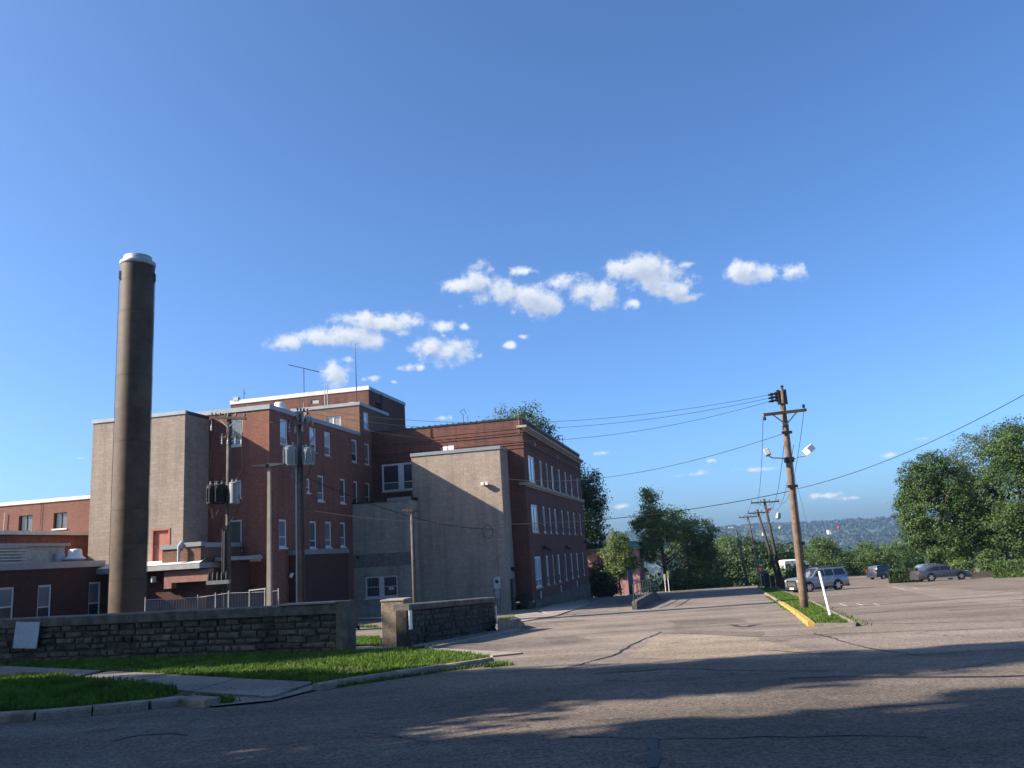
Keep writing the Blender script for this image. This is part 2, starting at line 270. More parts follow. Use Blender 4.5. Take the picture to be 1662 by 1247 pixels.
def asphalt_mat(name, ca, cb_, crack=True, rough=.93, near=False):
    m_ = bpy.data.materials.new(name); m_.use_nodes = True; nt = m_.node_tree
    b = nt.nodes['Principled BSDF']; b.inputs['Roughness'].default_value = rough; b.inputs['Specular IOR Level'].default_value = .12
    t = N(nt, 'ShaderNodeTexCoord'); src = t.outputs['Object']
    a = N(nt, 'ShaderNodeTexNoise', _Scale=.22, _Detail=7.0, _Roughness=.62); nt.links.new(src, a.inputs['Vector'])
    ar = N(nt, 'ShaderNodeMapRange'); nt.links.new(a.outputs['Fac'], ar.inputs['Value']); ar.inputs['From Min'].default_value = .35; ar.inputs['From Max'].default_value = .65
    mx = N(nt, 'ShaderNodeMix', data_type='RGBA'); nt.links.new(ar.outputs[0], mx.inputs['Factor']); mx.inputs['A'].default_value = (*ca, 1); mx.inputs['B'].default_value = (*cb_, 1)
    out = mx.outputs['Result']
    # aggregate: pale and dark stones
    v = N(nt, 'ShaderNodeTexVoronoi', _Scale=42.0); nt.links.new(src, v.inputs['Vector'])
    sp_ = N(nt, 'ShaderNodeSeparateColor'); nt.links.new(v.outputs['Color'], sp_.inputs[0])
    vm = N(nt, 'ShaderNodeMapRange'); nt.links.new(sp_.outputs[0], vm.inputs['Value']); vm.inputs['To Min'].default_value = .55; vm.inputs['To Max'].default_value = 1.45
    g = N(nt, 'ShaderNodeTexNoise', _Scale=9.0, _Detail=6.0, _Roughness=.8); nt.links.new(src, g.inputs['Vector'])
    gm = N(nt, 'ShaderNodeMapRange'); nt.links.new(g.outputs['Fac'], gm.inputs['Value']); gm.inputs['From Min'].default_value = .3; gm.inputs['From Max'].default_value = .7; gm.inputs['To Min'].default_value = .72; gm.inputs['To Max'].default_value = 1.28
    mp_ = N(nt, 'ShaderNodeMapping'); mp_.inputs['Scale'].default_value = (.10, .55, 1); mp_.inputs['Rotation'].default_value = (0, 0, R(8)); nt.links.new(src, mp_.inputs['Vector'])
    w1 = N(nt, 'ShaderNodeTexNoise', _Scale=1.0, _Detail=7.0, _Roughness=.68); nt.links.new(mp_.outputs[0], w1.inputs['Vector'])
    wm = N(nt, 'ShaderNodeMapRange'); nt.links.new(w1.outputs['Fac'], wm.inputs['Value']); wm.inputs['From Min'].default_value = .33; wm.inputs['From Max'].default_value = .67; wm.inputs['To Min'].default_value = .74; wm.inputs['To Max'].default_value = 1.22
    st_ = N(nt, 'ShaderNodeTexNoise', _Scale=.7, _Detail=3.0, _Roughness=.5); nt.links.new(src, st_.inputs['Vector'])
    sm_ = N(nt, 'ShaderNodeMapRange', interpolation_type='SMOOTHSTEP'); nt.links.new(st_.outputs['Fac'], sm_.inputs['Value']); sm_.inputs['From Min'].default_value = .64; sm_.inputs['From Max'].default_value = .74; sm_.inputs['To Min'].default_value = 1; sm_.inputs['To Max'].default_value = .62
    s1 = N(nt, 'ShaderNodeVectorMath', operation='SCALE'); nt.links.new(out, s1.inputs[0]); nt.links.new(Mth(nt, 'MULTIPLY', Mth(nt, 'MULTIPLY', vm.outputs[0], gm.outputs[0]), Mth(nt, 'MULTIPLY', wm.outputs[0], sm_.outputs[0])), s1.inputs['Scale'])
    out = s1.outputs[0]
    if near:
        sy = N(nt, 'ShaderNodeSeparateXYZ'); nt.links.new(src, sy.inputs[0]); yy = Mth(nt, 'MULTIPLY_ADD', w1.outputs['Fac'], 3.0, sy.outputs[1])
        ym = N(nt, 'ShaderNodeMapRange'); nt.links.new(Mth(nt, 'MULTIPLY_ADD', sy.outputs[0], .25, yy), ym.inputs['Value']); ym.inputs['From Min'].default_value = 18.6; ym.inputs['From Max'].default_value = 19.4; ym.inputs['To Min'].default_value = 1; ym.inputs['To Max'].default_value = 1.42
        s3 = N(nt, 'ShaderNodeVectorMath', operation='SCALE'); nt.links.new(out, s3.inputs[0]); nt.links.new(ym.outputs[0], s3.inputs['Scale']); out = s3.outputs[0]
    if crack:
        wob = N(nt, 'ShaderNodeTexNoise', _Scale=.9, _Detail=6.0, _Roughness=.7); nt.links.new(src, wob.inputs['Vector'])
        wv = N(nt, 'ShaderNodeVectorMath', operation='MULTIPLY_ADD'); nt.links.new(wob.outputs['Color'], wv.inputs[0]); wv.inputs[1].default_value = (1.6, 1.6, 0); nt.links.new(src, wv.inputs[2])
        for sc_, th, amt in ((.16, .0042, .8), (.55, .006, .5)):
            c = N(nt, 'ShaderNodeTexVoronoi', feature='DISTANCE_TO_EDGE', _Scale=sc_); nt.links.new(wv.outputs[0], c.inputs['Vector'])
            cr = N(nt, 'ShaderNodeMapRange'); nt.links.new(c.outputs['Distance'], cr.inputs['Value']); cr.inputs['From Min'].default_value = th; cr.inputs['From Max'].default_value = 0
            cr.inputs['To Max'].default_value = amt
            gate = N(nt, 'ShaderNodeTexNoise', _Scale=.16 + sc_ * .2, _Detail=2.0); nt.links.new(src, gate.inputs['Vector'])
            gr = N(nt, 'ShaderNodeMapRange'); nt.links.new(gate.outputs['Fac'], gr.inputs['Value']); gr.inputs['From Min'].default_value = .46; gr.inputs['From Max'].default_value = .56
            f = Mth(nt, 'MULTIPLY', cr.outputs[0], gr.outputs[0])
            cx = N(nt, 'ShaderNodeMix', data_type='RGBA'); nt.links.new(f, cx.inputs['Factor']); nt.links.new(out, cx.inputs['A']); cx.inputs['B'].default_value = (.03, .028, .026, 1)
            out = cx.outputs['Result']
    nt.links.new(out, b.inputs['Base Color'])
    bu = N(nt, 'ShaderNodeBump'); bu.inputs['Strength'].default_value = .55; bu.inputs['Distance'].default_value = .012
    nt.links.new(v.outputs['Distance'], bu.inputs['Height']); nt.links.new(bu.outputs[0], b.inputs['Normal'])
    MATS[name] = m_
    return m_
M_asphalt = asphalt_mat('aged_asphalt', (.098, .083, .07), (.158, .132, .110), near=True)
M_lot = asphalt_mat('lot_asphalt', (.135, .111, .092), (.19, .156, .127))
M_patch = asphalt_mat('pale_patch', (.205, .17, .128), (.25, .208, .158), crack=True)
M_patchdark = asphalt_mat('tar_patch', (.05, .045, .042), (.075, .065, .06), crack=False)
M_gutter = asphalt_mat('gutter_concrete', (.165, .138, .114), (.205, .172, .142), crack=False)
M_sidewalk = asphalt_mat('sidewalk_concrete', (.17, .15, .13), (.215, .185, .16), crack=False)

def leaf_mat(name, c1, c2, trans=.3):
    m_ = bpy.data.materials.new(name); m_.use_nodes = True; nt = m_.node_tree
    b = nt.nodes['Principled BSDF']; b.inputs['Roughness'].default_value = .55; b.inputs['Specular IOR Level'].default_value = .3
    t = N(nt, 'ShaderNodeTexCoord')
    a = N(nt, 'ShaderNodeTexNoise', _Scale=.45, _Detail=5.0, _Roughness=.7); nt.links.new(t.outputs['Object'], a.inputs['Vector'])
    ar = N(nt, 'ShaderNodeMapRange'); nt.links.new(a.outputs['Fac'], ar.inputs['Value']); ar.inputs['From Min'].default_value = .33; ar.inputs['From Max'].default_value = .67
    mx = N(nt, 'ShaderNodeMix', data_type='RGBA'); nt.links.new(ar.outputs[0], mx.inputs['Factor']); mx.inputs['A'].default_value = (*c1, 1); mx.inputs['B'].default_value = (*c2, 1)
    g = N(nt, 'ShaderNodeTexNoise', _Scale=5.0, _Detail=2.0); nt.links.new(t.outputs['Object'], g.inputs['Vector'])
    gm = N(nt, 'ShaderNodeMapRange'); nt.links.new(g.outputs['Fac'], gm.inputs['Value']); gm.inputs['From Min'].default_value = .3; gm.inputs['From Max'].default_value = .7; gm.inputs['To Min'].default_value = .65; gm.inputs['To Max'].default_value = 1.4
    s1 = N(nt, 'ShaderNodeVectorMath', operation='SCALE'); nt.links.new(mx.outputs['Result'], s1.inputs[0]); nt.links.new(gm.outputs[0], s1.inputs['Scale'])
    nt.links.new(s1.outputs[0], b.inputs['Base Color'])
    tr = N(nt, 'ShaderNodeBsdfTranslucent'); nt.links.new(s1.outputs[0], tr.inputs['Color'])
    ms = N(nt, 'ShaderNodeMixShader'); ms.inputs[0].default_value = trans
    nt.links.new(b.outputs[0], ms.inputs[1]); nt.links.new(tr.outputs[0], ms.inputs[2])
    nt.links.new(ms.outputs[0], nt.nodes['Material Output'].inputs['Surface'])
    MATS[name] = m_
    return m_
L_maple = leaf_mat('maple_leaves', (.024, .054, .013), (.062, .108, .024), .28)
L_dark = leaf_mat('dark_leaves', (.022, .045, .016), (.045, .08, .024))
L_light = leaf_mat('light_leaves', (.07, .115, .03), (.15, .205, .055), .4)
L_grey = leaf_mat('greyish_leaves', (.045, .065, .035), (.085, .11, .055))
L_mid = leaf_mat('mid_leaves', (.04, .08, .022), (.085, .14, .036))
L_shrub = leaf_mat('shrub_leaves', (.014, .03, .014), (.03, .05, .02), .15)

# ------------------------------------------------------------------ mesh helpers
class MB:
    def __init__(s): s.v = []; s.f = []; s.mi = []; s.cm = 0
    def _a(s, vs, fs):
        n = len(s.v); s.v += [tuple(p) for p in vs]; s.f += [tuple(i + n for i in f) for f in fs]; s.mi += [s.cm] * len(fs)
    def quad(s, a, b, c, d): s._a([a, b, c, d], [(0, 1, 2, 3)])
    def poly(s, ps): s._a(ps, [tuple(range(len(ps)))])
    def box(s, x0, x1, y0, y1, z0, z1):
        s._a([(x0, y0, z0), (x1, y0, z0), (x1, y1, z0), (x0, y1, z0), (x0, y0, z1), (x1, y0, z1), (x1, y1, z1), (x0, y1, z1)],
             [(0, 3, 2, 1), (4, 5, 6, 7), (0, 1, 5, 4), (1, 2, 6, 5), (2, 3, 7, 6), (3, 0, 4, 7)])
    def bar(s, a, b, w, h=None, upv=(0, 0, 1)):
        a = Vector(a); b = Vector(b); h = h or w; d = (b - a).normalized(); u = Vector(upv)
        if abs(d.dot(u)) > .98: u = Vector((1, 0, 0))
        x = d.cross(u).normalized(); y = x.cross(d).normalized()
        ps = [p + x * sx * w / 2 + y * sy * h / 2 for p in (a, b) for sx, sy in ((-1, -1), (1, -1), (1, 1), (-1, 1))]
        s._a(ps, [(0, 1, 2, 3), (7, 6, 5, 4), (0, 4, 5, 1), (1, 5, 6, 2), (2, 6, 7, 3), (3, 7, 4, 0)])
    def tube(s, pts, rads, n=8, cap=True):
        pts = [Vector(p) for p in pts]
        if isinstance(rads, (int, float)): rads = [rads] * len(pts)
        base = len(s.v); k = len(pts); px = None
        for i, p in enumerate(pts):
            d = (pts[min(i + 1, k - 1)] - pts[max(i - 1, 0)]).normalized()
            if px is None: px = d.cross(Vector((0, 0, 1)) if abs(d.z) < .9 else Vector((1, 0, 0))).normalized()
            else: px = (px - d * px.dot(d)).normalized()
            py = d.cross(px)
            for j in range(n):
                a = 2 * math.pi * j / n; s.v.append(tuple(p + (px * math.cos(a) + py * math.sin(a)) * rads[i]))
        for i in range(k - 1):
            for j in range(n):
                s.f.append((base + i * n + j, base + i * n + (j + 1) % n, base + (i + 1) * n + (j + 1) % n, base + (i + 1) * n + j)); s.mi.append(s.cm)
        if cap:
            s.f.append(tuple(base + j for j in range(n))[::-1]); s.mi.append(s.cm)
            s.f.append(tuple(base + (k - 1) * n + j for j in range(n))); s.mi.append(s.cm)
    def lathe(s, prof, c=(0, 0, 0), n=24, cap=True):
        base = len(s.v); k = len(prof)
        for r_, z in prof:
            for j in range(n):
                a = 2 * math.pi * j / n; s.v.append((c[0] + r_ * math.cos(a), c[1] + r_ * math.sin(a), c[2] + z))
        for i in range(k - 1):
            for j in range(n):
                s.f.append((base + i * n + j, base + i * n + (j + 1) % n, base + (i + 1) * n + (j + 1) % n, base + (i + 1) * n + j)); s.mi.append(s.cm)
        if not cap: return
        s.f.append(tuple(base + j for j in range(n))[::-1]); s.mi.append(s.cm)
        s.f.append(tuple(base + (k - 1) * n + j for j in range(n))); s.mi.append(s.cm)
    def mesh(s, name, mats, off=(0, 0, 0), smooth=False):
        me = bpy.data.meshes.new(name)
        o = off
        me.from_pydata([(p[0] - o[0], p[1] - o[1], p[2] - o[2]) for p in s.v], [], s.f)
        for m_ in (mats if isinstance(mats, (list, tuple)) else [mats]): me.materials.append(m_)
        if any(s.mi): me.polygons.foreach_set('material_index', s.mi)
        if smooth: me.polygons.foreach_set('use_smooth', [True] * len(me.polygons))
        me.update()
        return me
    def build(s, name, mats, parent=None, off=(0, 0, 0), smooth=False):
        o = bpy.data.objects.new(name, s.mesh(name, mats, off, smooth)); col.objects.link(o)
        if parent is not None: o.parent = parent
        return o
def tag(o, label=None, cat=None, group=None, kind=None):
    if label: o['label'] = label
    if cat: o['category'] = cat
    if group: o['group'] = group
    if kind: o['kind'] = kind
    return o
def thing(name, label, cat, loc=(0, 0, 0), rz=0, group=None, kind=None):
    o = bpy.data.objects.new(name, None); col.objects.link(o); o.location = loc; o.rotation_euler = (0, 0, rz); o.empty_display_size = .3
    return tag(o, label, cat, group, kind)
def struct(name, me_obj): me_obj['kind'] = 'structure'; return me_obj
def bevel(o, w=.02, seg=2):
    b = o.modifiers.new('bevel', 'BEVEL'); b.width = w; b.segments = seg; b.limit_method = 'ANGLE'; b.angle_limit = R(40)
    return o

# building frame: local x = V (along the fronts), y = U (along the street), origin at the near corner of the old brick building
TH = R(12.635)
U = Vector((math.sin(TH), math.cos(TH), 0)); V = Vector((math.cos(TH), -math.sin(TH), 0)); O = Vector((0.60, 67.42, 0))
def BW(v, u, z=0): p = O + V * v + U * u; return Vector((p.x, p.y, z))
def bthing(name, label, cat, v, u, z, group=None):
    return thing(name, label, cat, BW(v, u, z), -TH, group)
def uv_of(p): d = p - O; return (d.dot(V), d.dot(U))
def gz(v, u): p = BW(v, u); return zg(p.x, p.y)

def wall_face(mb, axis, plane, a0, a1, z0, z1, ops, depth=.18, out=1):
    """a wall face with real openings; axis 'V' is a front (normal -u), 'U' a side (normal +v)"""
    def P(a, z, d=0):
        return (a, plane + d, z) if axis == 'V' else (plane - d, a, z)
    xs = sorted(set([a0, a1] + [x for o in ops for x in (o[0], o[1]) if a0 < x < a1])); zs = sorted(set([z0, z1] + [z for o in ops for z in (o[2], o[3]) if z0 < z < z1]))
    for i in range(len(xs) - 1):
        for j in range(len(zs) - 1):
            xm, zm = (xs[i] + xs[i + 1]) / 2, (zs[j] + zs[j + 1]) / 2
            if any(o[0] < xm < o[1] and o[2] < zm < o[3] for o in ops): continue
            mb.quad(P(xs[i], zs[j]), P(xs[i + 1], zs[j]), P(xs[i + 1], zs[j + 1]), P(xs[i], zs[j + 1]))
    for o in ops:
        x0, x1, y0, y1 = o[:4]
        mb.quad(P(x0, y0), P(x0, y1), P(x0, y1, depth), P(x0, y0, depth)); mb.quad(P(x1, y0), P(x1, y0, depth), P(x1, y1, depth), P(x1, y1))
        mb.quad(P(x0, y0), P(x0, y0, depth), P(x1, y0, depth), P(x1, y0)); mb.quad(P(x0, y1), P(x1, y1), P(x1, y1, depth), P(x0, y1, depth))
        mb.quad(P(x0, y0, depth), P(x1, y0, depth), P(x1, y1, depth), P(x0, y1, depth))   # closed back of the opening
def bx(mb, axis, plane, a0, a1, z0, z1, d0, d1):
    """box on a wall plane: d0..d1 measured inwards"""
    if axis == 'V': mb.box(a0, a1, plane + d0, plane + d1, z0, z1)
    else: mb.box(plane - d1, plane - d0, a0, a1, z0, z1)
def window(par, off, axis, plane, a0, a1, z0, z1, cols=1, rail=.33, fw_=.09, d=.06, sill=True, gtop=None, gbot=None, framemat=None, mull=.10, sillmat=None):
    fm = framemat or M_frame
    mb = MB(); dd = (d, d + .08)
    bx(mb, axis, plane, a0 + .003, a0 + fw_, z0 + .003, z1 - .003, *dd); bx(mb, axis, plane, a1 - fw_, a1 - .003, z0 + .003, z1 - .003, *dd)
    bx(mb, axis, plane, a0 + fw_, a1 - fw_, z1 - fw_, z1 - .003, *dd); bx(mb, axis, plane, a0 + fw_, a1 - fw_, z0 + .003, z0 + fw_, *dd)
    ws = (a1 - a0 - 2 * fw_ - (cols - 1) * mull) / cols
    panes = []
    for c in range(cols):
        x0 = a0 + fw_ + c * (ws + mull); x1 = x0 + ws
        if c < cols - 1: bx(mb, axis, plane, x1, x1 + mull, z0 + fw_, z1 - fw_, d - .01, d + .08)
        if rail:
            zr = z0 + (z1 - z0) * rail
            bx(mb, axis, plane, x0, x1, zr - .03, zr + .03, d + .01, d + .08)
            panes += [(x0, x1, zr + .03, z1 - fw_, gtop or M_glass, .035), (x0, x1, z0 + fw_, zr - .03, gbot or M_glass, .02)]
        else: panes.append((x0, x1, z0 + fw_, z1 - fw_, gtop or M_glass, .03))
    w = mb.build('window', fm, par, off)
    for (x0, x1, y0, y1, g, pd) in panes:
        p = MB(); bx(p, axis, plane, x0, x1, y0, y1, d + pd, d + pd + .01); p.build('pane', g, w, off)
    if sill:
        s = MB(); bx(s, axis, plane, a0 - .06, a1 + .06, z0 - .10, z0 - .002, -.06, .05); s.build('sill', sillmat or M_stonetrim, w, off)
    return w
def coping(par, off, pts, z0, z1, wid=.30, outw=.06, m_=None, name='coping'):
    """metal edge strips along a list of (v,u) runs; each run its own piece"""
    for (a, b) in pts:
        mb = MB(); (v0, u0_), (v1, u1) = a, b
        if abs(u0_ - u1) < 1e-6: mb.box(min(v0, v1), max(v0, v1), u0_ - outw, u0_ + wid, z0, z1)
        else: mb.box(v0 - wid, v0 + outw, min(u0_, u1) , max(u0_, u1), z0, z1)
        mb.build(name, m_ or M_coping, par, off)

# ------------------------------------------------------------------ terrain
def grid_sheet(name, poly, dz, m_, cell=3.0, kind='structure', parent=None, thick=0.0):
    bm = bmesh.new(); vs = [bm.verts.new((p[0], p[1], 0)) for p in poly]; bm.faces.new(vs)
    xs = [p[0] for p in poly]; ys = [p[1] for p in poly]
    def cuts(lo, hi):
        return [c * cell for c in range(int(lo // cell), int(hi // cell) + 2)]
    for x in cuts(min(xs), max(xs)) + [-4.0]:
        if min(xs) < x < max(xs): bmesh.ops.bisect_plane(bm, geom=bm.verts[:] + bm.edges[:] + bm.faces[:], plane_co=(x, 0, 0), plane_no=(1, 0, 0))
    for y in cuts(min(ys), max(ys)) + [90, 112, 122]:
        if min(ys) < y < max(ys): bmesh.ops.bisect_plane(bm, geom=bm.verts[:] + bm.edges[:] + bm.faces[:], plane_co=(0, y, 0), plane_no=(0, 1, 0))
    bmesh.ops.triangulate(bm, faces=bm.faces[:])
    for v in bm.verts: v.co.z = zg(v.co.x, v.co.y) + dz
    if thick:
        e = [x for x in bm.edges if len(x.link_faces) == 1]
        r_ = bmesh.ops.extrude_edge_only(bm, edges=e)
        for v in r_['geom']:
            if isinstance(v, bmesh.types.BMVert): v.co.z -= thick
    bmesh.ops.recalc_face_normals(bm, faces=bm.faces[:])
    me = bpy.data.meshes.new(name); bm.to_mesh(me); bm.free(); me.materials.append(m_)
    if me.polygons and sum(p.normal.z for p in me.polygons) < 0: me.flip_normals()
    o = bpy.data.objects.new(name, me); col.objects.link(o)
    if parent: o.parent = parent
    if kind: o['kind'] = kind
    return o
def nz2(x, y, s=1.0):
    from mathutils import noise
    return noise.fractal((x * s, y * s, 3.1), 1.0, 2.0, 5)
# ground: one polar sheet out to the horizon, with the valley and the wooded bluffs
def ridge(az):      # elevation angle of the skyline of the bluffs
    t = (az - R(8)) / R(17)
    return 0.0128 - 0.0032 * max(0, min(1.3, t)) + 0.0011 * nz2(az * 9, 1.7) + .0005 * nz2(az * 40, 5.7)
def ground_z(x, y):
    r_ = math.hypot(x, y)
    if r_ < 300: z = zg(x, y) - .12 - (.0 if r_ < 112 else 0)
    else: z = max(-52 - 4.6, zg(x, y) - .12)
    if y < 0 or r_ < 200: return z
    if r_ > 1900:
        az = math.atan2(x, y); top = EYE + ridge(az) * 3600
        t = min(1, (r_ - 2300) / 1250); 
        if t > 0:
            t = t * t * (3 - 2 * t)
            z = z + (top - z) * t + (1 - abs(2 * t - 1)) * 14 * nz2(x, y, .0045) 
        if r_ > 3600: z = top - (r_ - 3600) * .03
    return z
gm_ = MB(); angs = [R(a) for a in np.concatenate([np.arange(-180, -40, 10), np.arange(-40, 0, 4), np.arange(0, 34, .4), np.arange(34, 60, 3), np.arange(60, 180, 10)])]
rads = list(np.concatenate([[0.0], np.geomspace(3, 300, 46), np.geomspace(330, 2100, 26), np.arange(2160, 3700, 55), [4200, 6000, 9000]]))
for r_ in rads:
    for a in angs:
        x, y = r_ * math.sin(a), r_ * math.cos(a); gm_.v.append((x, y, ground_z(x, y)))
na = len(angs)
for i in range(len(rads) - 1):
    for j in range(na):
        k2 = (j + 1) % na; gm_.f.append((i * na + j, i * na + k2, (i + 1) * na + k2, (i + 1) * na + j)); gm_.mi.append(0)
M_ground = mat('grassy_ground', (.045, .07, .022), .95, var=.3, vscale=.05, grain=.3, gscale=.7, stain=.3, stain_col=(.03, .05, .02), sscale=.01, bump=.4, bscale=.3)
ground = struct('ground', gm_.build('ground', M_ground, smooth=True))

# street, lot
iL = [G(1322, 1017), G(1275.7, 984), G(1229, 955.5)]      # street side of the grass island
iR = [G(1384, 1017), G(1313.4, 978), G(1255.4, 955)]      # lot side
lotnear = [G(1384, 1017), G(1500, 1013), G(1662, 1009)]
ln_dir = (lotnear[2] - lotnear[1]).normalized()
far_near = lotnear[2] + ln_dir * 40
corner_l = iL[2]; 
roadfar_r = Vector((30.5, 112, 0)); roadfar_r2 = Vector((33.2, 121, 0))
street_poly = [(-60, -14), (far_near.x + 12, -14), (far_near.x + 12, far_near.y), (lotnear[2].x, lotnear[2].y), (lotnear[1].x, lotnear[1].y), (iR[0].x, iR[0].y), (iL[0].x, iL[0].y),
               (iL[1].x, iL[1].y), (iL[2].x, iL[2].y), (roadfar_r.x, 112), (roadfar_r2.x, 121.5), (8, 121.5), (4, 112), (-28, 95), (-60, 40)]
grid_sheet('street', street_poly, 0, M_asphalt, cell=6)
lot_poly = [(iR[0].x, iR[0].y), (lotnear[1].x, lotnear[1].y), (lotnear[2].x, lotnear[2].y), (far_near.x + 12, far_near.y), (100, 70), (100, 140), (92, 160), (56, 160), (44, 128), (30, 99), (iR[2].x, iR[2].y), (iR[1].x, iR[1].y)]
grid_sheet('parking_lot', lot_poly, 0, M_lot, cell=4)
def pxsheet(name, pts, dz, m_, **kw):
    P = [G(*p) for p in pts]
    if name == 'pavement_patch':
        Q = []
        for a, b in zip(P, P[1:] + P[:1]):
            n = max(1, int((b - a).length / .7)); s = Vector((-(b - a).y, (b - a).x, 0)).normalized()
            Q += [a.lerp(b, i / n) + s * (rnd.uniform(-.07, .07) if i else 0) for i in range(n)]
        P = Q
    return grid_sheet(name, [tuple(p[:2]) for p in P], dz, m_, **kw)
# surface patches and gutter strips
pxsheet('pavement_patch', [(1018, 1067), (1062, 1036), (1140, 1030), (1230, 1036), (1262, 1046), (1330, 1060), (1330, 1068), (1180, 1072)], .004, M_patch)
pxsheet('pavement_patch', [(1130, 1026), (1330, 1019), (1662, 1010), (1662, 1019), (1380, 1028), (1240, 1034)], .006, M_gutter)
pxsheet('pavement_patch', [(1180, 985), (1222, 985), (1270, 1014), (1226, 1016)], .004, M_gutter)
pxsheet('pavement_patch', [(1065, 1028), (1120, 1024), (1240, 1026), (1236, 1034), (1150, 1030)], .008, asphalt_mat('grey_patch', (.115, .097, .083), (.15, .127, .108), crack=False))
pxsheet('pavement_patch', [(1080, 1008), (1200, 1004), (1215, 1010), (1100, 1015)], .004, MATS['grey_patch'])
pxsheet('pavement_patch', [(940, 992), (1020, 988), (1020, 994), (938, 1000)], .004, M_gutter)
pxsheet('pavement_patch', [(1430, 950), (1662, 962), (1662, 985), (1540, 975)], .004, asphalt_mat('lot_patch', (.165, .137, .113), (.215, .178, .146), crack=False))
pxsheet('pavement_patch', [(880, 1036), (935, 1032), (960, 1040), (900, 1046)], .004, MATS['grey_patch'])
pxsheet('pavement_patch', [(1320, 1130), (1480, 1124), (1560, 1140), (1400, 1150)], .004, MATS['grey_patch'])
pxsheet('pavement_patch', [(560, 1185), (760, 1165), (860, 1178), (700, 1205)], .004, MATS['grey_patch'])
pxsheet('pavement_patch', [(1000, 974), (1090, 970), (1085, 976), (1000, 980)], .004, MATS['grey_patch'])
# tar snakes / cracks and other dark lines as thin ribbons
def ribbon(name, pts, w, m_, dz=.009, jit=.06):
    P = [G(*p) for p in pts]; Q = []
    for a, b in zip(P[:-1], P[1:]):
        n = max(2, int((b - a).length / .35))
        for i in range(n): Q.append(a.lerp(b, i / n))
    Q.append(P[-1]); mb = MB()
    L = []
    for i, q in enumerate(Q):
        d = (Q[min(i + 1, len(Q) - 1)] - Q[max(0, i - 1)]).normalized(); s = Vector((-d.y, d.x, 0)); off_ = s * rnd.uniform(-jit, jit); ww = w * rnd.uniform(.5, 1.4) / 2
        a = q + off_ + s * ww; b = q + off_ - s * ww
        L.append(((a.x, a.y, zg(a.x, a.y) + dz), (b.x, b.y, zg(b.x, b.y) + dz)))
    for i in range(len(L) - 1): mb.quad(L[i][0], L[i][1], L[i + 1][1], L[i + 1][0])
    o = mb.build(name, m_); o['kind'] = 'structure'; return o
M_tar = mat('tar', (.016, .016, .017), .6, .3, var=.2)
ribbon('tar_seam', [(1058, 1200), (1062, 1218), (1060, 1247)], .13, M_tar, jit=.01)
ribbon('tar_seam', [(920, 1198), (1060, 1200), (1300, 1196), (1500, 1195)], .05, M_tar)
ribbon('dark_pavement_line', [(1072, 1026), (1030, 1046), (1000, 1062), (940, 1080), (905, 1088)], .07, M_tar)
ribbon('dark_pavement_line', [(1320, 1028), (1380, 1045), (1440, 1058), (1500, 1064)], .06, M_tar)
ribbon('dark_pavement_line', [(1240, 1056), (1330, 1062), (1420, 1064), (1560, 1060)], .05, M_tar)
ribbon('dark_pavement_line', [(1365, 996), (1500, 992), (1662, 985)], .07, M_tar, jit=.02)  # thin dark line running across the lot, in the tar colour
ribbon('dark_pavement_line', [(1380, 1012), (1500, 1012), (1600, 1008)], .06, M_tar)
ribbon('dark_pavement_line', [(960, 1094), (1080, 1086), (1200, 1088), (1340, 1090)], .08, M_tar, jit=.1)
ribbon('dark_pavement_line', [(180, 1203), (230, 1193), (280, 1191), (310, 1193)], .07, M_tar, jit=.05)
ribbon('dark_pavement_line', [(1180, 1015), (1215, 1018), (1235, 1014)], .18, M_tar, jit=.15)
ribbon('dark_pavement_line', [(1280, 1100), (1420, 1098), (1560, 1100), (1662, 1097)], .09, M_tar, jit=.1)
for pts in ([(1448, 953), (1468, 957)], [(1362, 980), (1374, 984)], [(1390, 980), (1400, 983)], [(1418, 980), (1428, 983)], [(1482, 955), (1490, 956)], [(1580, 969), (1662, 960)], [(1540, 962), (1662, 957)]):
    ribbon('parking_line', pts, .11, M_line, dz=.009, jit=0)
ribbon('crosswalk_line', [(1069, 972), (1130, 967), (1235, 962)], .25, M_gutter, jit=.02)

# kerbs: a run of stones
def kerb(label, pts, w=.16, h=.14, seg=1.6, m_=None, mats=None, name='kerb', cat=None):
    P = [Vector(p) for p in pts]; root = thing(name, label, None, P[0]); root['kind'] = 'structure'
    i_ = 0
    for a, b in zip(P[:-1], P[1:]):
        L = (b - a).length; n = max(1, round(L / seg)); d = (b - a).normalized(); s = Vector((-d.y, d.x, 0)).normalized()
        for i in range(n):
            q0 = a + d * (L * i / n + .005); q1 = a + d * (L * (i + 1) / n - .005); mb = MB(); vs = []
            for q in (q0, q1):
                z = zg(q.x, q.y)
                for sx, zz in ((-w / 2 - .02, -.1), (w / 2, -.1), (w / 2, h), (-w / 2 + .03, h), (-w / 2, h - .03)):
                    p = q + s * sx; vs.append((p.x, p.y, z + zz + rnd.uniform(-.006, .006)))
            mb._a(vs, [(0, 1, 2, 3, 4), (9, 8, 7, 6, 5)] + [(j, j + 5, (j + 1) % 5 + 5, (j + 1) % 5) for j in range(5)])
            o = mb.build('kerb_stone', (mats[i_ % len(mats)] if mats else m_) or M_oldconc, root, P[0]); i_ += 1
    return root
kerb('grey kerb', [G(*p) for p in ((-60, 1176), (60, 1168), (150, 1160), (240, 1151), (300, 1143), (345, 1147))], .30, .13, 2.4)
kerb('grey kerb', [G(*p) for p in ((512, 1122), (560, 1113), (640, 1101), (720, 1089), (775, 1081), (797, 1077))], .17, .13, 1.5)
kerb('island kerb', [iL[0] + Vector((-.08, 0, 0)), G(1297, 1000)], .20, .14, 1.5, M_yellow)
kerb('island kerb', [G(1295.5, 999), G(1270, 982)], .20, .14, 2.6, M_yellow)
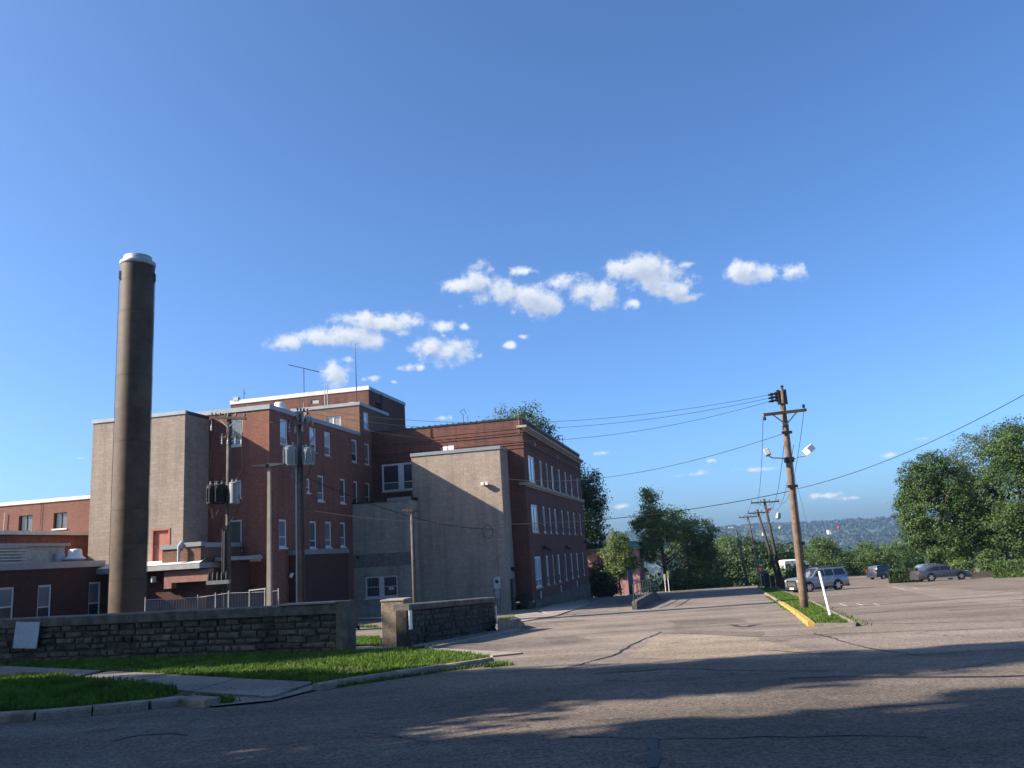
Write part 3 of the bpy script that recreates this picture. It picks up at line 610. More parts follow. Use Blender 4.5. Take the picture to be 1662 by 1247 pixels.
kerb('island kerb', [G(1269, 981.5), G(1252, 970), G(1229, 955.5)], .16, .12, 2.5, M_oldconc)
kerb('island kerb', [iL[0] + Vector((0, -.12, 0)), iR[0] + Vector((0.1, -.1, 0))], .16, .10, 1.2, M_copingstone)
kerb('island kerb', [iR[0] + Vector((.1, 0, 0)), iR[1] + Vector((.1, 0, 0)), iR[2] + Vector((.1, 0, 0))], .18, .08, 2.2, M_oldconc)

# sidewalks made of slabs
def slabs(name, quad4, nu, nv, m_, h=.10, gap=.02, dzj=.01):
    """quad4: ground corners a,b,c,d ; nu cells from a to b, nv from a to d"""
    a, b, c, d = [Vector((p[0], p[1], 0)) for p in quad4]
    root = thing(name, None, None, (a.x, a.y, zg(a.x, a.y))); root['kind'] = 'structure'; off_ = (a.x, a.y, zg(a.x, a.y))
    for i in range(nu):
        for j in range(nv):
            def B(s, t): return (a.lerp(b, s)).lerp(d.lerp(c, s), t)
            q = [B(i / nu, j / nv), B((i + 1) / nu, j / nv), B((i + 1) / nu, (j + 1) / nv), B(i / nu, (j + 1) / nv)]
            ce = sum(q, Vector()) / 4; q = [p + (ce - p).normalized() * gap for p in q]; dz = h + rnd.uniform(-dzj, dzj)
            mb = MB(); vs = [(p.x, p.y, zg(p.x, p.y) - .1) for p in q] + [(p.x, p.y, zg(p.x, p.y) + dz) for p in q]
            mb._a(vs, [(0, 3, 2, 1), (4, 5, 6, 7), (0, 1, 5, 4), (1, 2, 6, 5), (2, 3, 7, 6), (3, 0, 4, 7)])
            mb.build('paving_slab', m_, root, off_)
    return root
g2 = lambda *p: tuple(G(*p)[:2])
# lawn base polygons (raised a little) and slabs on top
lawnA = [(-140, 1075), (0, 1074), (300, 1069), (557, 1061), (640, 1057), (740, 1062), (793, 1068), (794, 1076), (770, 1080), (640, 1099), (560, 1111), (513, 1118), (500, 1110), (330, 1103), (150, 1092), (0, 1083), (-140, 1078)]
lawnB = [(-140, 1115), (0, 1106), (90, 1104), (200, 1112), (280, 1128), (292, 1134), (240, 1146), (150, 1156), (60, 1163), (-60, 1171), (-140, 1176)]
lawnC = [(560, 1036), (617, 1036), (617, 1049), (560, 1049)]
lawnD = [(808, 1005), (835, 1003), (846, 1008), (820, 1012), (808, 1014)]
pxsheet('lawn_ground', lawnA, .06, M_soil, cell=2)
pxsheet('lawn_ground', lawnB, .09, M_soil, cell=2)
pxsheet('lawn_ground', lawnC, .05, M_soil, cell=2)
pxsheet('lawn_ground', lawnD, .05, M_soil, cell=2)
isl = [p + Vector((.0, .0, 0)) for p in (iL[0], iL[1], iL[2], iR[2], iR[1], iR[0])]
grid_sheet('lawn_ground', [(p.x, p.y) for p in isl], .06, M_soil, cell=2)
slabs('sidewalk', [g2(-60, 1112), g2(110, 1106), g2(165, 1093), g2(-60, 1082)], 3, 1, M_sidewalk, h=.075)
slabs('sidewalk', [g2(125, 1106), g2(310, 1128), g2(385, 1106), g2(180, 1094)], 2, 1, M_sidewalk, h=.075)
slabs('sidewalk', [g2(310, 1128), g2(440, 1137), g2(512, 1112), g2(385, 1106)], 1, 1, M_sidewalk, h=.06)
pxsheet('driveway_apron', [(290, 1134), (310, 1127), (440, 1136), (512, 1111), (514, 1121), (440, 1140), (345, 1149)], .03, M_sidewalk)
slabs('sidewalk', [g2(470, 1067), g2(640, 1060), g2(660, 1051), g2(500, 1056)], 4, 1, M_concrete, h=.05)
slabs('sidewalk', [g2(640, 1060), g2(800, 1067), g2(850, 1062), g2(665, 1051)], 3, 1, M_concrete, h=.03)
slabs('sidewalk', [g2(665, 1051), g2(700, 1054), g2(850, 1024), g2(812, 1022)], 6, 1, M_concrete, h=.07)
slabs('sidewalk', [g2(838, 1012), g2(905, 1000), g2(870, 995), g2(836, 999)], 4, 1, M_concrete, h=.05)
slabs('sidewalk', [g2(905, 1000), g2(1000, 964), g2(962, 964), g2(872, 993)], 12, 2, M_concrete, h=.05)
pxsheet('alley_pavement', [(480, 1036), (612, 1036), (618, 1018), (640, 1000), (480, 1006)], .004, M_gutter)
# low concrete wedge wall at the corner by the path
mb = MB(); a, b, c = G(808, 1028), G(840, 1022), G(850, 1016)
for p, q, ha, hb in ((a, b, .45, .42), (b, c, .42, .06)):
    s = Vector((.05, .3, 0)); mb._a([(p.x, p.y, p.z - .1), (q.x, q.y, q.z - .1), (q.x + s.x, q.y + s.y, q.z - .1), (p.x + s.x, p.y + s.y, p.z - .1), (p.x, p.y, p.z + ha), (q.x, q.y, q.z + hb), (q.x + s.x, q.y + s.y, q.z + hb), (p.x + s.x, p.y + s.y, p.z + ha)],
        [(0, 3, 2, 1), (4, 5, 6, 7), (0, 1, 5, 4), (1, 2, 6, 5), (2, 3, 7, 6), (3, 0, 4, 7)])
tag(mb.build('kerb_wall', M_oldconc), 'low wedge of concrete at the end of the shorter stone wall', 'kerb wall')

# grass blades on the lawns: nobody could count them
def grass(name, pxpoly, n, h=(.05, .12), base=.06, label=None, world_poly=False, w=.02):
    P = [Vector(p).to_2d() if world_poly else G(*p).to_2d() for p in pxpoly]
    xs = [p.x for p in P]; ys = [p.y for p in P]
    def inside(x, y):
        c = False; j = len(P) - 1
        for i in range(len(P)):
            if (P[i].y > y) != (P[j].y > y) and x < (P[j].x - P[i].x) * (y - P[i].y) / (P[j].y - P[i].y) + P[i].x: c = not c
            j = i
        return c
    vs = []; fs = []; rr = random.Random(n)
    k = 0
    while k < n:
        x = rr.uniform(min(xs), max(xs)); y = rr.uniform(min(ys), max(ys))
        if not inside(x, y): continue
        k += 1
        if nz2(x, y, .55) > .17 and rr.random() < .75: continue
        z = zg(x, y) + base - .01; a = rr.uniform(0, 6.28); hh = .8 * rr.uniform(*h) * (1.5 if rr.random() < .03 else 1) * (1 + .35 * nz2(x, y, 1.3)); lx, ly = math.cos(a) * w, math.sin(a) * w; t = rr.uniform(-.6, .6) * hh; t2 = rr.uniform(-.6, .6) * hh
        i = len(vs); vs += [(x - lx, y - ly, z), (x + lx, y + ly, z), (x + t, y + t2, z + hh)]; fs.append((i, i + 1, i + 2))
    me = bpy.data.meshes.new(name); me.from_pydata(vs, [], fs); me.materials.append(M_grass); o = bpy.data.objects.new(name, me); col.objects.link(o)
    tag(o, label, None, None, 'stuff'); return o
grass('grass', lawnA, 52000, (.06, .13), .06, 'long strip of green lawn in front of the stone wall')
grass('grass', lawnB, 26000, (.08, .19), .09, 'shaded green verge between sidewalk and kerb')
grass('grass', lawnC, 3500, (.06, .12), .05, 'small sunlit patch of grass inside the gateway')
grass('grass', lawnD, 1500, (.06, .12), .05, 'small sunlit patch of grass at the end of the shorter wall')
grass('grass', [p for p in isl], 42000, (.05, .11), .06, 'green grass of the kerbed island round the utility pole', True)
def weeds(pts, n, spread, h, label):
    vs = []; fs = []; rr = random.Random(n * 3)
    for k in range(n):
        i0 = rr.randrange(len(pts) - 1); q = G(*pts[i0]).lerp(G(*pts[i0 + 1]), rr.random()); x = q.x + rr.gauss(0, spread); y = q.y + rr.gauss(0, spread); z = zg(x, y); a = rr.uniform(0, 6.28); hh = rr.uniform(.3, 1) * h
        i = len(vs); c, s = math.cos(a) * .02, math.sin(a) * .02; vs += [(x - c, y - s, z), (x + c, y + s, z), (x + rr.uniform(-.6, .6) * hh, y + rr.uniform(-.6, .6) * hh, z + hh)]; fs.append((i, i + 1, i + 2))
    me = bpy.data.meshes.new('weeds'); me.from_pydata(vs, [], fs); me.materials.append(M_grass); o = bpy.data.objects.new('weeds', me); col.objects.link(o); tag(o, label, None, None, 'stuff')
weeds([(292, 1140), (330, 1140), (368, 1143)], 1600, .10, .16, 'tuft of weeds growing past the rounded end of the kerb')
weeds([(512, 1121), (560, 1114), (640, 1102), (780, 1082)], 900, .05, .09, 'weeds growing along the foot of the lawn kerb')
weeds([(640, 1058), (700, 1052), (800, 1030)], 1100, .10, .14, 'weeds along the foot of the shorter stone wall')
weeds([(1300, 1000), (1270, 985), (1245, 968)], 900, .08, .10, 'thin weeds in the gutter beside the yellow kerb')
weeds([(1390, 1016), (1350, 996), (1320, 980)], 1300, .18, .10, 'weeds along the lot side of the grass island')
weeds([(565, 1018), (612, 1019)], 700, .1, .18, 'weeds at the foot of the grey annex')
weeds([(800, 1082), (815, 1080)], 400, .12, .12, 'tuft of weeds at the tip of the lawn kerb')
# ------------------------------------------------------------------ buildings
def hexa(mb, v0, v1, u0_, u1, z0, z1): mb.box(v0, v1, u0_, u1, z0, z1)
def shell(mb, v0, v1, u0_, u1, z0, z1, front_ops=(), side_ops=(), depth=.18):
    wall_face(mb, 'V', u0_, v0, v1, z0, z1, list(front_ops), depth)
    wall_face(mb, 'U', v1, u0_, u1, z0, z1, list(side_ops), depth)
    mb.quad((v0, u1, z0), (v0, u0_, z0), (v0, u0_, z1), (v0, u1, z1)); mb.quad((v1, u1, z0), (v0, u1, z0), (v0, u1, z1), (v1, u1, z1))

# --- A: old three-storey brick building beside the street
A_off = (0, 0, -2.8)
A = bthing('brick_building', 'old three-storey red brick building with pale cornice and tall narrow white windows', 'building', 0, 0, -2.8)
A_L, A_T = 31.0, 12.5
sw_ = [(6.49, 7.58), (9.44, 10.34), (12.1, 13.35), (15.96, 17.02), (19.67, 20.77), (23.29, 24.48), (27.69, 28.75)]
rows = [(7.30, 9.58), (3.17, 5.49), (-1.30, 1.21)]
so = [(1.6, 4.35, a, b) for a, b in rows] + [(p, q, a, b) for a, b in rows for p, q in sw_]
vents = [(4.75, 5.45, 10.55, 11.15), (16.4, 17.0, 10.65, 11.15), (28.1, 28.6, 10.65, 11.15)]
fo = [(-12.38, -8.95, 7.28, 9.62)]
mb = MB(); shell(mb, -13.24, 0, 0, A_L, -2.2, 11.55, fo, so + vents, .16); mb.build('wall', M_oldbrick, A, A_off)
mb = MB(); mb.box(-13.24, .03, -.03, A_L, 11.55, 12.38); mb.build('parapet', M_oldbrick, A, A_off)
mb = MB(); mb.box(-13.3, .09, -.09, A_L + .05, 12.38, 12.5); mb.build('coping', M_darkmetal, A, A_off)
for k2 in range(26):      # clay coping lumps along the parapet edges
    mb = MB(); a = -13.2 + k2 * .52; mb.box(a, a + .07, -.12, .2, 12.5, 12.56); mb.build('coping_joint', M_darkmetal, A, A_off) if k2 < 25 else None
for k2 in range(34):
    mb = MB(); a = .6 + k2 * .9; mb.box(-.1, .12, a, a + .08, 12.5, 12.56); mb.build('coping_joint', M_darkmetal, A, A_off)
# cornice on the street side, wrapping the corner a little
mb = MB()
mb.box(.03, .42, -.35, A_L + .45, 11.62, 11.80); mb.box(.03, .30, -.25, A_L + .3, 11.50, 11.62); mb.box(.03, .18, -.13, A_L + .15, 11.36, 11.50)
mb.box(-.4, .03, -.34, -.03, 11.62, 11.80)
mb.build('cornice', M_stonetrim, A, A_off)
mb = MB(); mb.box(.0, .22, -.22, A_L + .1, 6.96, 7.16); mb.box(.0, .12, -.12, A_L, 6.82, 6.96); mb.box(-.5, 0, -.2, .0, 6.96, 7.16); mb.build('belt_course', M_stonetrim, A, A_off)
for z_, d_ in ((11.25, .07), (11.05, .05), (10.45, .08), (10.25, .05), (9.95, .045)):
    mb = MB(); mb.box(-13.24, 0.0, -d_, 0, z_, z_ + .14); mb.box(0.0, d_, -d_, A_L, z_, z_ + .14); mb.build('brick_band', M_oldbrick, A, A_off)
mb = MB()
for i in range(22):      # foundation stones, each about 1.4 m long
    for j in range(2):
        mb = MB(); a = i * A_L / 22 + (.35 if j else 0); b = min(A_L, a + A_L / 22 - .03); z0 = -3.95 if j == 0 else -2.62; z1 = -2.64 if j == 0 else -2.2
        if j == 0 and i % 3 == 2: z0 = -3.95
        mb.box(.0, .14 + .02 * rnd.random(), a, b, z0, z1); mb.build('foundation_stone', M_foundation, A, A_off)
mb = MB(); mb.box(-.9, 0, -.14, 0, -3.2, -2.2); mb.build('foundation', M_foundation, A, A_off)
for i in range(9):
    a = 3.4 + i * 3.1; mb = MB(); mb.box(.12, .20, a, a + .75, -3.55 + (-.03 * a), -2.95 + (-.012 * a)); mb.build('basement_window', M_darkmetal, A, A_off)
for (a, b, c, d) in so:
    if b - a > 2: window(A, A_off, 'U', 0, a, b, c, d, cols=2, rail=.27, fw_=.16, gtop=M_blind, gbot=M_blindgrey, mull=.22)
    else: window(A, A_off, 'U', 0, a, b, c, d, rail=.3, fw_=.15, gtop=rnd.choice([M_blind, M_blind, M_blindgrey, M_glass]), gbot=rnd.choice([M_blindgrey, M_glass]))
for (a, b, c, d) in vents:
    mb = MB(); bx(mb, 'U', 0, a + .02, b - .02, c + .02, d - .02, .03, .1); mb.build('vent', M_stonetrim, A, A_off)
window(A, A_off, 'V', 0, *fo[0], cols=2, rail=.32, fw_=.16, gtop=M_glass, gbot=M_glassgreen, mull=.5)
mb = MB(); mb.box(-13.24, 0, .4, A_L, 12.0, 12.1); mb.build('roof', M_roof, A, A_off)
for a, z_ in ((2.9, -1.58), (12.5, -1.6), (22.1, -1.6)):
    mb = MB(); mb.tube([(.08, a, z_), (.08, a, z_ - .75)], .05, 6); mb.build('drain_pipe', M_white, A, A_off)
for a, z_ in ((5.3, 1.75), (16.6, 1.7), (29.5, 2.2)):
    mb = MB(); mb.box(0, .35, a, a + .3, z_, z_ + .28); mb.tube([(.3, a + .15, z_ + .1), (.6, a + .15, z_ - .1)], .09, 8); mb.build('wall_lamp', M_darkmetal, A, A_off)
# soot patches where old signs hung, and two vent rods on the roof edge
for (a, b, c, d) in ((-4.1, -3.3, 9.3, 11.9), (-2.6, -2.3, 9.8, 10.9), (-1.9, -.4, 10.6, 11.1), (-7.3, -5.0, 11.0, 11.2), (-4.8, -4.0, 10.95, 11.2)):
    mb = MB(); mb.box(a, b, -.012 - .09, -.006 - .08, c, d); 
mb = MB(); mb.tube([(-.25, -.1, 12.5), (-.25, -.1, 13.1)], .025, 5); mb.tube([(-.25, -.1, 11.2), (-.25, -.1, 12.5)], .02, 5); mb.build('vent_rod', M_greymetal, A, A_off)
mb = MB(); mb.tube([(-5.0, .1, 12.4), (-5.0, .1, 13.2), (-5.25, .1, 13.5), (-4.9, .1, 13.7), (-4.75, .1, 13.3)], .025, 5); mb.tube([(-4.6, .1, 12.4), (-4.6, .1, 13.1)], .02, 5); mb.build('service_mast', M_darkmetal, A, A_off)

# --- C: tall concrete-block stair tower in front of A
C_off = (-5, -2.6, -2.7)
C = bthing('block_stair_tower', 'tall windowless tan concrete-block annex with metal roof edge in front of the old brick building', 'building', *C_off)
cz = 9.72; dop = [(-2.08, -.62, -2.66, -.36)]
mb = MB(); shell(mb, -8.75, -1.36, -2.6, -.003, -3.2, cz, [], [(-1.75, -.28, -2.75, -.36)], .25); mb.build('wall', M_block, C, C_off)
mb = MB(); mb.box(-8.6, -1.5, -2.45, -.003, cz - .1, cz); mb.build('roof', M_roof, C, C_off)
mb = MB(); mb.box(-8.82, -1.29, -2.67, -2.45, cz, cz + .26); mb.build('coping', M_coping, C, C_off)
mb = MB(); mb.box(-1.5, -1.29, -2.45, -.003, cz, cz + .26); mb.build('coping', M_coping, C, C_off)
mb = MB(); bx(mb, 'U', -1.36, -1.70, -.33, -2.74, -.40, .12, .18); dr = mb.build('door', mat('brown_steel_door', (.06, .045, .04), .6), C, C_off)
mb = MB(); bx(mb, 'U', -1.36, -.52, -.44, -1.75, -1.62, .06, .12); mb.build('handle', M_steel, dr, C_off)
mb = MB(); mb.box(-1.36, -1.05, -1.2, -.85, .3, .55); mb.tube([(-1.2, -1.02, .35), (-1.1, -1.02, .2)], .1, 8); mb.build('door_lamp', M_darkmetal, C, C_off)
mb = MB(); mb.tube([(-2.12, -2.72, -.1), (-2.12, -2.72, 3.5)], .035, 6); mb.box(-2.3, -1.94, -2.76, -2.6, 1.35, 1.42); mb.tube([(-2.12, -2.72, 3.5), (-2.12, -2.9, 3.62), (-2.12, -3.0, 3.45)], .05, 6); mb.build('service_mast', M_greymetal, C, C_off)
mb = MB(); mb.box(-2.38, -1.86, -2.82, -2.6, -.98, -.12); me_ = mb.build('meter_box', mat('meter_box_paint', (.45, .46, .46), .5, .4), C, C_off); 
mb = MB(); mb.lathe([(.0, -.05), (.13, -.05), (.13, .05), (.0, .05)], (0, 0, 0), 16); dm = mb.build('dial', M_darkmetal, me_, (0, 0, 0)); dm.rotation_euler = (R(90), 0, 0); dm.location = (-2.12 - C_off[0], -2.84 - C_off[1], -.45 - C_off[2])
mb = MB(); mb.box(-2.3, -1.94, -2.80, -2.6, -1.7, -1.0); mb.build('switch_box', M_greymetal, C, C_off)
mb = MB(); mb.tube([(-2.12, -2.7, -1.7), (-2.12, -2.7, -3.0)], .04, 6); mb.build('conduit', M_greymetal, C, C_off)
mb = MB(); mb.box(-2.95, -2.55, -2.78, -2.6, 7.0, 7.14); mb.box(-2.95, -2.72, -3.0, -2.78, 6.95, 7.18); mb.box(-2.62, -2.4, -2.95, -2.72, 6.95, 7.15); mb.build('flood_lamp', M_white, C, C_off)
mb = MB(); mb.box(-6.1, -5.75, -2.4, -2.1, cz + .1, cz + .62); mb.box(-5.65, -5.2, -2.4, -2.1, cz + .1, cz + .64); mb.build('roof_vent', M_white, C, C_off)
mb = MB(); mb.tube([(-1.2, -1.9, 1.2), (-1.0, -1.9, 1.3)], .07, 6); mb.tube([(-1.3, -2.5, 1.35), (-1.1, -2.5, 1.1)], .05, 6); mb.build('wall_lamp', M_steel, C, C_off)

# --- D: low grey annex
D_off = (-11, -4.3, -2.7)
D = bthing('grey_annex', 'two-storey grey rendered block annex with one white double window and dark roof edge', 'building', *D_off)
dw = (-12.27, -9.6, -1.14, .49)
mb = MB(); shell(mb, -13.62, -8.38, -4.3, -2.603, -3.2, 6.15, [dw], [], .2); mb.build('wall', M_grayblock, D, D_off)
mb = MB(); mb.box(-13.45, -8.5, -4.15, -2.61, 6.05, 6.15); mb.build('roof', M_roof, D, D_off)
for a, b, z0, z1, m__ in ((-13.70, -10.25, 6.15, 6.27, M_darkmetal), (-10.25, -8.33, 6.15, 6.42, M_coping)):
    mb = MB(); mb.box(a, b, -4.38, -4.1, z0, z1); mb.build('coping', m__, D, D_off)
mb = MB(); mb.box(-8.6, -8.30, -4.1, -2.61, 6.22, 6.42); mb.build('coping', M_darkmetal, D, D_off)
w_ = window(D, D_off, 'V', -4.3, *dw, cols=2, rail=.5, fw_=.13, gtop=M_glass, gbot=M_glass, mull=.42, sillmat=M_frame)
for k2 in range(16):
    a = -12.05 + k2 * .062 + (1.53 if k2 > 7 else 0)
    a = (-12.02 + (k2) * .12) if k2 < 8 else (-10.62 + (k2 - 8) * .12)
    mb = MB(); mb.box(a, a + .018, -4.26, -4.24, -1.0, .36); mb.build('security_bar', M_greymetal, w_, D_off)
mb = MB(); mb.box(-10.35, -9.95, -4.235, -4.22, -.60, -.38); mb.build('notice', M_white, w_, D_off)
mb = MB(); mb.box(-13.62, -8.38, -4.32, -4.3, 1.2, 2.2); mb.build('patched_band', mat('grey_patch_paint', (.17, .165, .145), .9, var=.2), D, D_off)
mb = MB(); mb.box(-12.9, -12.7, -4.40, -4.3, 1.95, 2.1); mb.build('exhaust_hole', M_black, D, D_off)

# --- B: red-brick wing, with the box storey on its far end and the low lean-to along its side
B_off = (-15, -17.2, -2)
B = bthing('brick_wing', 'long red brick hospital-style wing with metal roof edge and three rows of white sash windows', 'building', *B_off)
BT = 11.85
b_side = [(-15.76, -14.72, 9.66, 11.42), (-11.5, -10.45, 9.66, 11.42), (-9.1, -8.05, 9.58, 11.42), (-4.2, -3.1, 9.54, 11.42), (-1.62, -.55, 9.55, 11.38), (-12.02, -11.5, 6.65, 7.68),
          (-10.32, -9.3, 6.16, 8.03), (-6.5, -5.55, 6.16, 8.05), (-4.0, -3.2, 6.16, 8.04), (-1.68, -.66, 6.16, 8.06), (-15.95, -14.9, 2.86, 4.70), (-13.68, -12.95, 2.9, 4.72), (-11.62, -10.58, 2.78, 4.68), (-9.18, -8.15, 2.84, 4.70), (-6.62, -5.68, 2.86, 4.70)]
b_front = [(-16.2, -15.15, 9.62, 11.40), (-16.4, -15.22, 6.2, 7.35), (-16.37, -15.17, 2.85, 4.78)]
mb = MB(); shell(mb, -24.4, -13.2, -17.2, -.02, -2.4, BT, b_front, b_side, .16); mb.build('wall', M_redbrick, B, B_off)
for (a, b, c, d) in b_side:
    top = M_blind if c > 9 and a < -5 else (M_blindgrey if c > 9 else rnd.choice([M_glass, M_glass, M_glassgreen, M_blindgrey]))
    window(B, B_off, 'U', -13.2, a, b, c, d, rail=rnd.choice([.28, .32, .38]), fw_=.13, gtop=top, gbot=rnd.choice([M_blindgrey, M_glass]), sillmat=M_frame if c < 9 else M_stonetrim)
for (a, b, c, d), g in zip(b_front, (M_glassgreen, M_glass, M_glassgreen)):
    window(B, B_off, 'V', -17.2, a, b, c, d, rail=.2, fw_=.11, gtop=g, gbot=M_glass, sillmat=M_frame)
mb = MB(); mb.box(-24.2, -13.4, -17.0, -.1, BT - .1, BT); mb.build('roof', M_roof, B, B_off)
mb = MB(); mb.box(-24.45, -13.13, -17.27, -16.9, BT, BT + .3); mb.build('coping', M_coping, B, B_off)
mb = MB(); mb.box(-13.5, -13.13, -16.9, -2.52, BT, BT + .3); mb.build('coping', M_coping, B, B_off)
# box storey
mb = MB(); shell(mb, -19.4, -13.197, -2.5, 4.0, BT + .003, 14.45, [(-16.2, -14.9, 12.6, 13.7)], [(-1.6, -.52, 12.6, 14.05)], .14); mb.build('upper_storey_wall', M_orangebrick, B, B_off)
mb = MB(); mb.box(-19.45, -13.13, -2.57, -2.2, 14.45, 14.72); mb.build('coping', M_coping, B, B_off)
mb = MB(); mb.box(-13.5, -13.13, -2.2, 4.0, 14.45, 14.72); mb.build('coping', M_coping, B, B_off)
mb = MB(); mb.box(-19.3, -13.3, -2.3, 4.0, 14.3, 14.45); mb.build('roof', M_roof, B, B_off)
window(B, B_off, 'U', -13.197, -1.6, -.52, 12.6, 14.05, rail=.4, fw_=.1, gtop=M_blind, gbot=M_glass)
window(B, B_off, 'V', -2.5, -16.2, -14.9, 12.6, 13.7, cols=2, rail=0, fw_=.08, gtop=M_blindgrey)
# low lean-to along the side
mb = MB(); shell(mb, -13.19, -12.3, -14.7, -7.3, -2.6, 2.35); mb.build('lean_to_wall', M_darkbrick, B, B_off)
mb = MB(); mb.box(-13.19, -12.22, -14.78, -7.25, 2.35, 2.68); mb.build('lean_to_coping', M_coping, B, B_off)
# lintel over the delivery door, door, lamps
mb = MB(); mb.box(-15.65, -13.8, -17.32, -17.2, 2.07, 2.46); mb.build('lintel', M_white, B, B_off)
mb = MB(); mb.box(-16.0, -14.3, -17.28, -17.2, -2.3, .55); mb.build('door', mat('dull_green_door', (.05, .06, .055), .6), B, B_off)
for v_, u_ in ((-14.86, -17.2), (-12.9, -14.78)):
    mb = MB(); mb.lathe([(.0, -.13), (.09, -.09), (.13, 0), (.09, .09), (0, .13)], (v_, u_ - .2, 1.0), 12); mb.box(v_ - .1, v_ + .1, u_ - .12, u_, 1.05, 1.2); mb.build('globe_lamp', M_white, B, B_off, smooth=True)
# roof things on B
def roof_fan(v, u, z, s, label):
    t = bthing('roof_fan', label, 'roof vent', v, u, z, None)
    mb = MB(); mb.box(-.4 * s, .4 * s, -.4 * s, .4 * s, 0, .25 * s); mb.build('curb_box', M_greymetal, t)
    mb = MB(); mb.lathe([(.35 * s, .25 * s), (.35 * s, .38 * s), (.62 * s, .40 * s), (.66 * s, .46 * s), (.52 * s, .56 * s), (.42 * s, .66 * s), (.40 * s, .95 * s), (.34 * s, 1.05 * s), (0, 1.08 * s)], (0, 0, 0), 20)
    mb.build('cowl', M_white, t, smooth=True)
roof_fan(-14.6, -13.2, BT + .2, .95, 'round white mushroom fan on the red brick wing behind its roof edge')
t = bthing('roof_fan', 'flat round white roof cowl on the orange brick upper storey', 'roof vent', -14.9, 0.5, 14.45)
mb = MB(); mb.lathe([(.5, 0), (.5, .3), (1.0, .42), (1.02, .55), (.7, .78), (0, .85)], (0, 0, 0), 20); mb.build('cowl', M_white, t, smooth=True)
mb = MB(); mb.box(-.4, .4, -.4, .4, -.02, .2); mb.build('curb_box', M_greymetal, t)

# --- P: penthouse block behind
P_off = (-20, 1.5, 8)
P = bthing('penthouse_block', 'tall red brick penthouse block with white roof edge and louvred vent behind the wing', 'building', *P_off)
PT = 16.55
mb = MB(); shell(mb, -27.6, -14.0, 1.5, 10.6, 8.0, PT, [(-19.55, -18.8, 15.8, 16.2)], [(3.0, 4.1, 13.2, 15.7)], .2); mb.build('wall', M_oldbrick, P, P_off)
mb = MB(); mb.box(-27.66, -13.94, 1.44, 1.8, PT, PT + .36); mb.build('coping', M_whiteflash, P, P_off)
mb = MB(); mb.box(-14.3, -13.94, 1.8, 10.66, PT, PT + .3); mb.build('coping', M_coping, P, P_off)
mb = MB(); mb.box(-27.5, -14.1, 1.6, 10.5, PT - .1, PT); mb.build('roof', M_roof, P, P_off)
for k2 in range(14):
    mb = MB(); z_ = 13.25 + k2 * .175; mb._a([(-14.16, 3.02, z_), (-13.99, 3.02, z_ - .04), (-13.99, 4.08, z_ - .04), (-14.16, 4.08, z_), (-14.16, 3.02, z_ + .02), (-13.99, 3.02, z_ - .02), (-13.99, 4.08, z_ - .02), (-14.16, 4.08, z_ + .02)], [(0, 3, 2, 1), (4, 5, 6, 7), (0, 1, 5, 4), (1, 2, 6, 5), (2, 3, 7, 6), (3, 0, 4, 7)])
    mb.build('louvre_slat', M_darkmetal, P, P_off)
mb = MB(); mb.tube([(-13.92, 4.3, 8), (-13.92, 4.3, 16.6)], .06, 6); mb.build('drain_pipe', M_darkmetal, P, P_off)
mb = MB(); mb.box(-19.53, -18.82, 1.56, 1.6, 15.82, 16.18); mb.build('vent', M_greymetal, P, P_off)
mb = MB(); mb.tube([(-20.2, 1.3, 14.4), (-20.2, 1.3, 16.0)], .03, 5); mb.build('conduit', M_greymetal, P, P_off)

# aerials on the roofs
t = bthing('tv_antenna', 'long comb-like television aerial on a thin mast above the penthouse roof', 'antenna', -20.25, 1.55, PT)
mb = MB(); mb.tube([(0, 0, 0), (0, 0, 2.65)], .035, 6); mb.build('mast', M_darkmetal, t)
mb = MB(); mb.tube([(-1.4, -.2, 3.1), (1.4, .2, 2.2)], .028, 5); mb.build('boom', M_darkmetal, t)
for k2 in range(14):
    f = k2 / 13; x, y, z_ = -1.3 + 2.6 * f, -.19 + .38 * f, 3.07 - .83 * f; l = .25 + .35 * f; mb = MB(); mb.tube([(x - .1, y - l, z_ - .03), (x + .1, y + l, z_ - .03)], .012, 4); mb.build('antenna_rod', M_darkmetal, t)
t = bthing('whip_antenna', 'tall thin whip mast standing at the corner of the orange brick upper storey', 'antenna', -13.5, -2.3, 14.72)
mb = MB(); mb.tube([(0, 0, -.1), (0, 0, 2.6), (0, 0, 5.1)], [.05, .035, .015], 6); mb.build('mast', M_darkmetal, t)
mb = MB(); mb.tube([(0, 0, 5.0), (.25, 0, 5.1)], .01, 4); mb.build('tip', M_darkmetal, t)
t = bthing('antenna', 'short double mast with small crossed aerials beside the flat white cowl', 'antenna', -16.3, -2.2, 14.72)
for dx in (-.12, .12):
    mb = MB(); mb.tube([(dx, 0, -.1), (dx, 0, 1.9)], .035, 6); mb.build('mast', M_greymetal, t)
mb = MB(); mb.tube([(-.55, 0, 2.0), (.75, .2, 2.08)], .015, 4); mb.tube([(-.35, 0, 1.45), (.35, 0, 1.6)], .015, 4); mb.build('crossbar', M_greymetal, t)
t = bthing('antenna', 'stubby little rod aerial at the far left end of the penthouse roof', 'antenna', -26.3, 1.6, PT + .36)
mb = MB(); mb.tube([(0, 0, -.05), (0, 0, .95)], .03, 5); mb.tube([(0, 0, .75), (.15, 0, .5)], .02, 4); mb.build('mast', M_darkmetal, t)
mb = MB(); mb.box(-1.0, -.5, -.2, .2, -.05, .28); mb.build('base_box', M_greymetal, t)

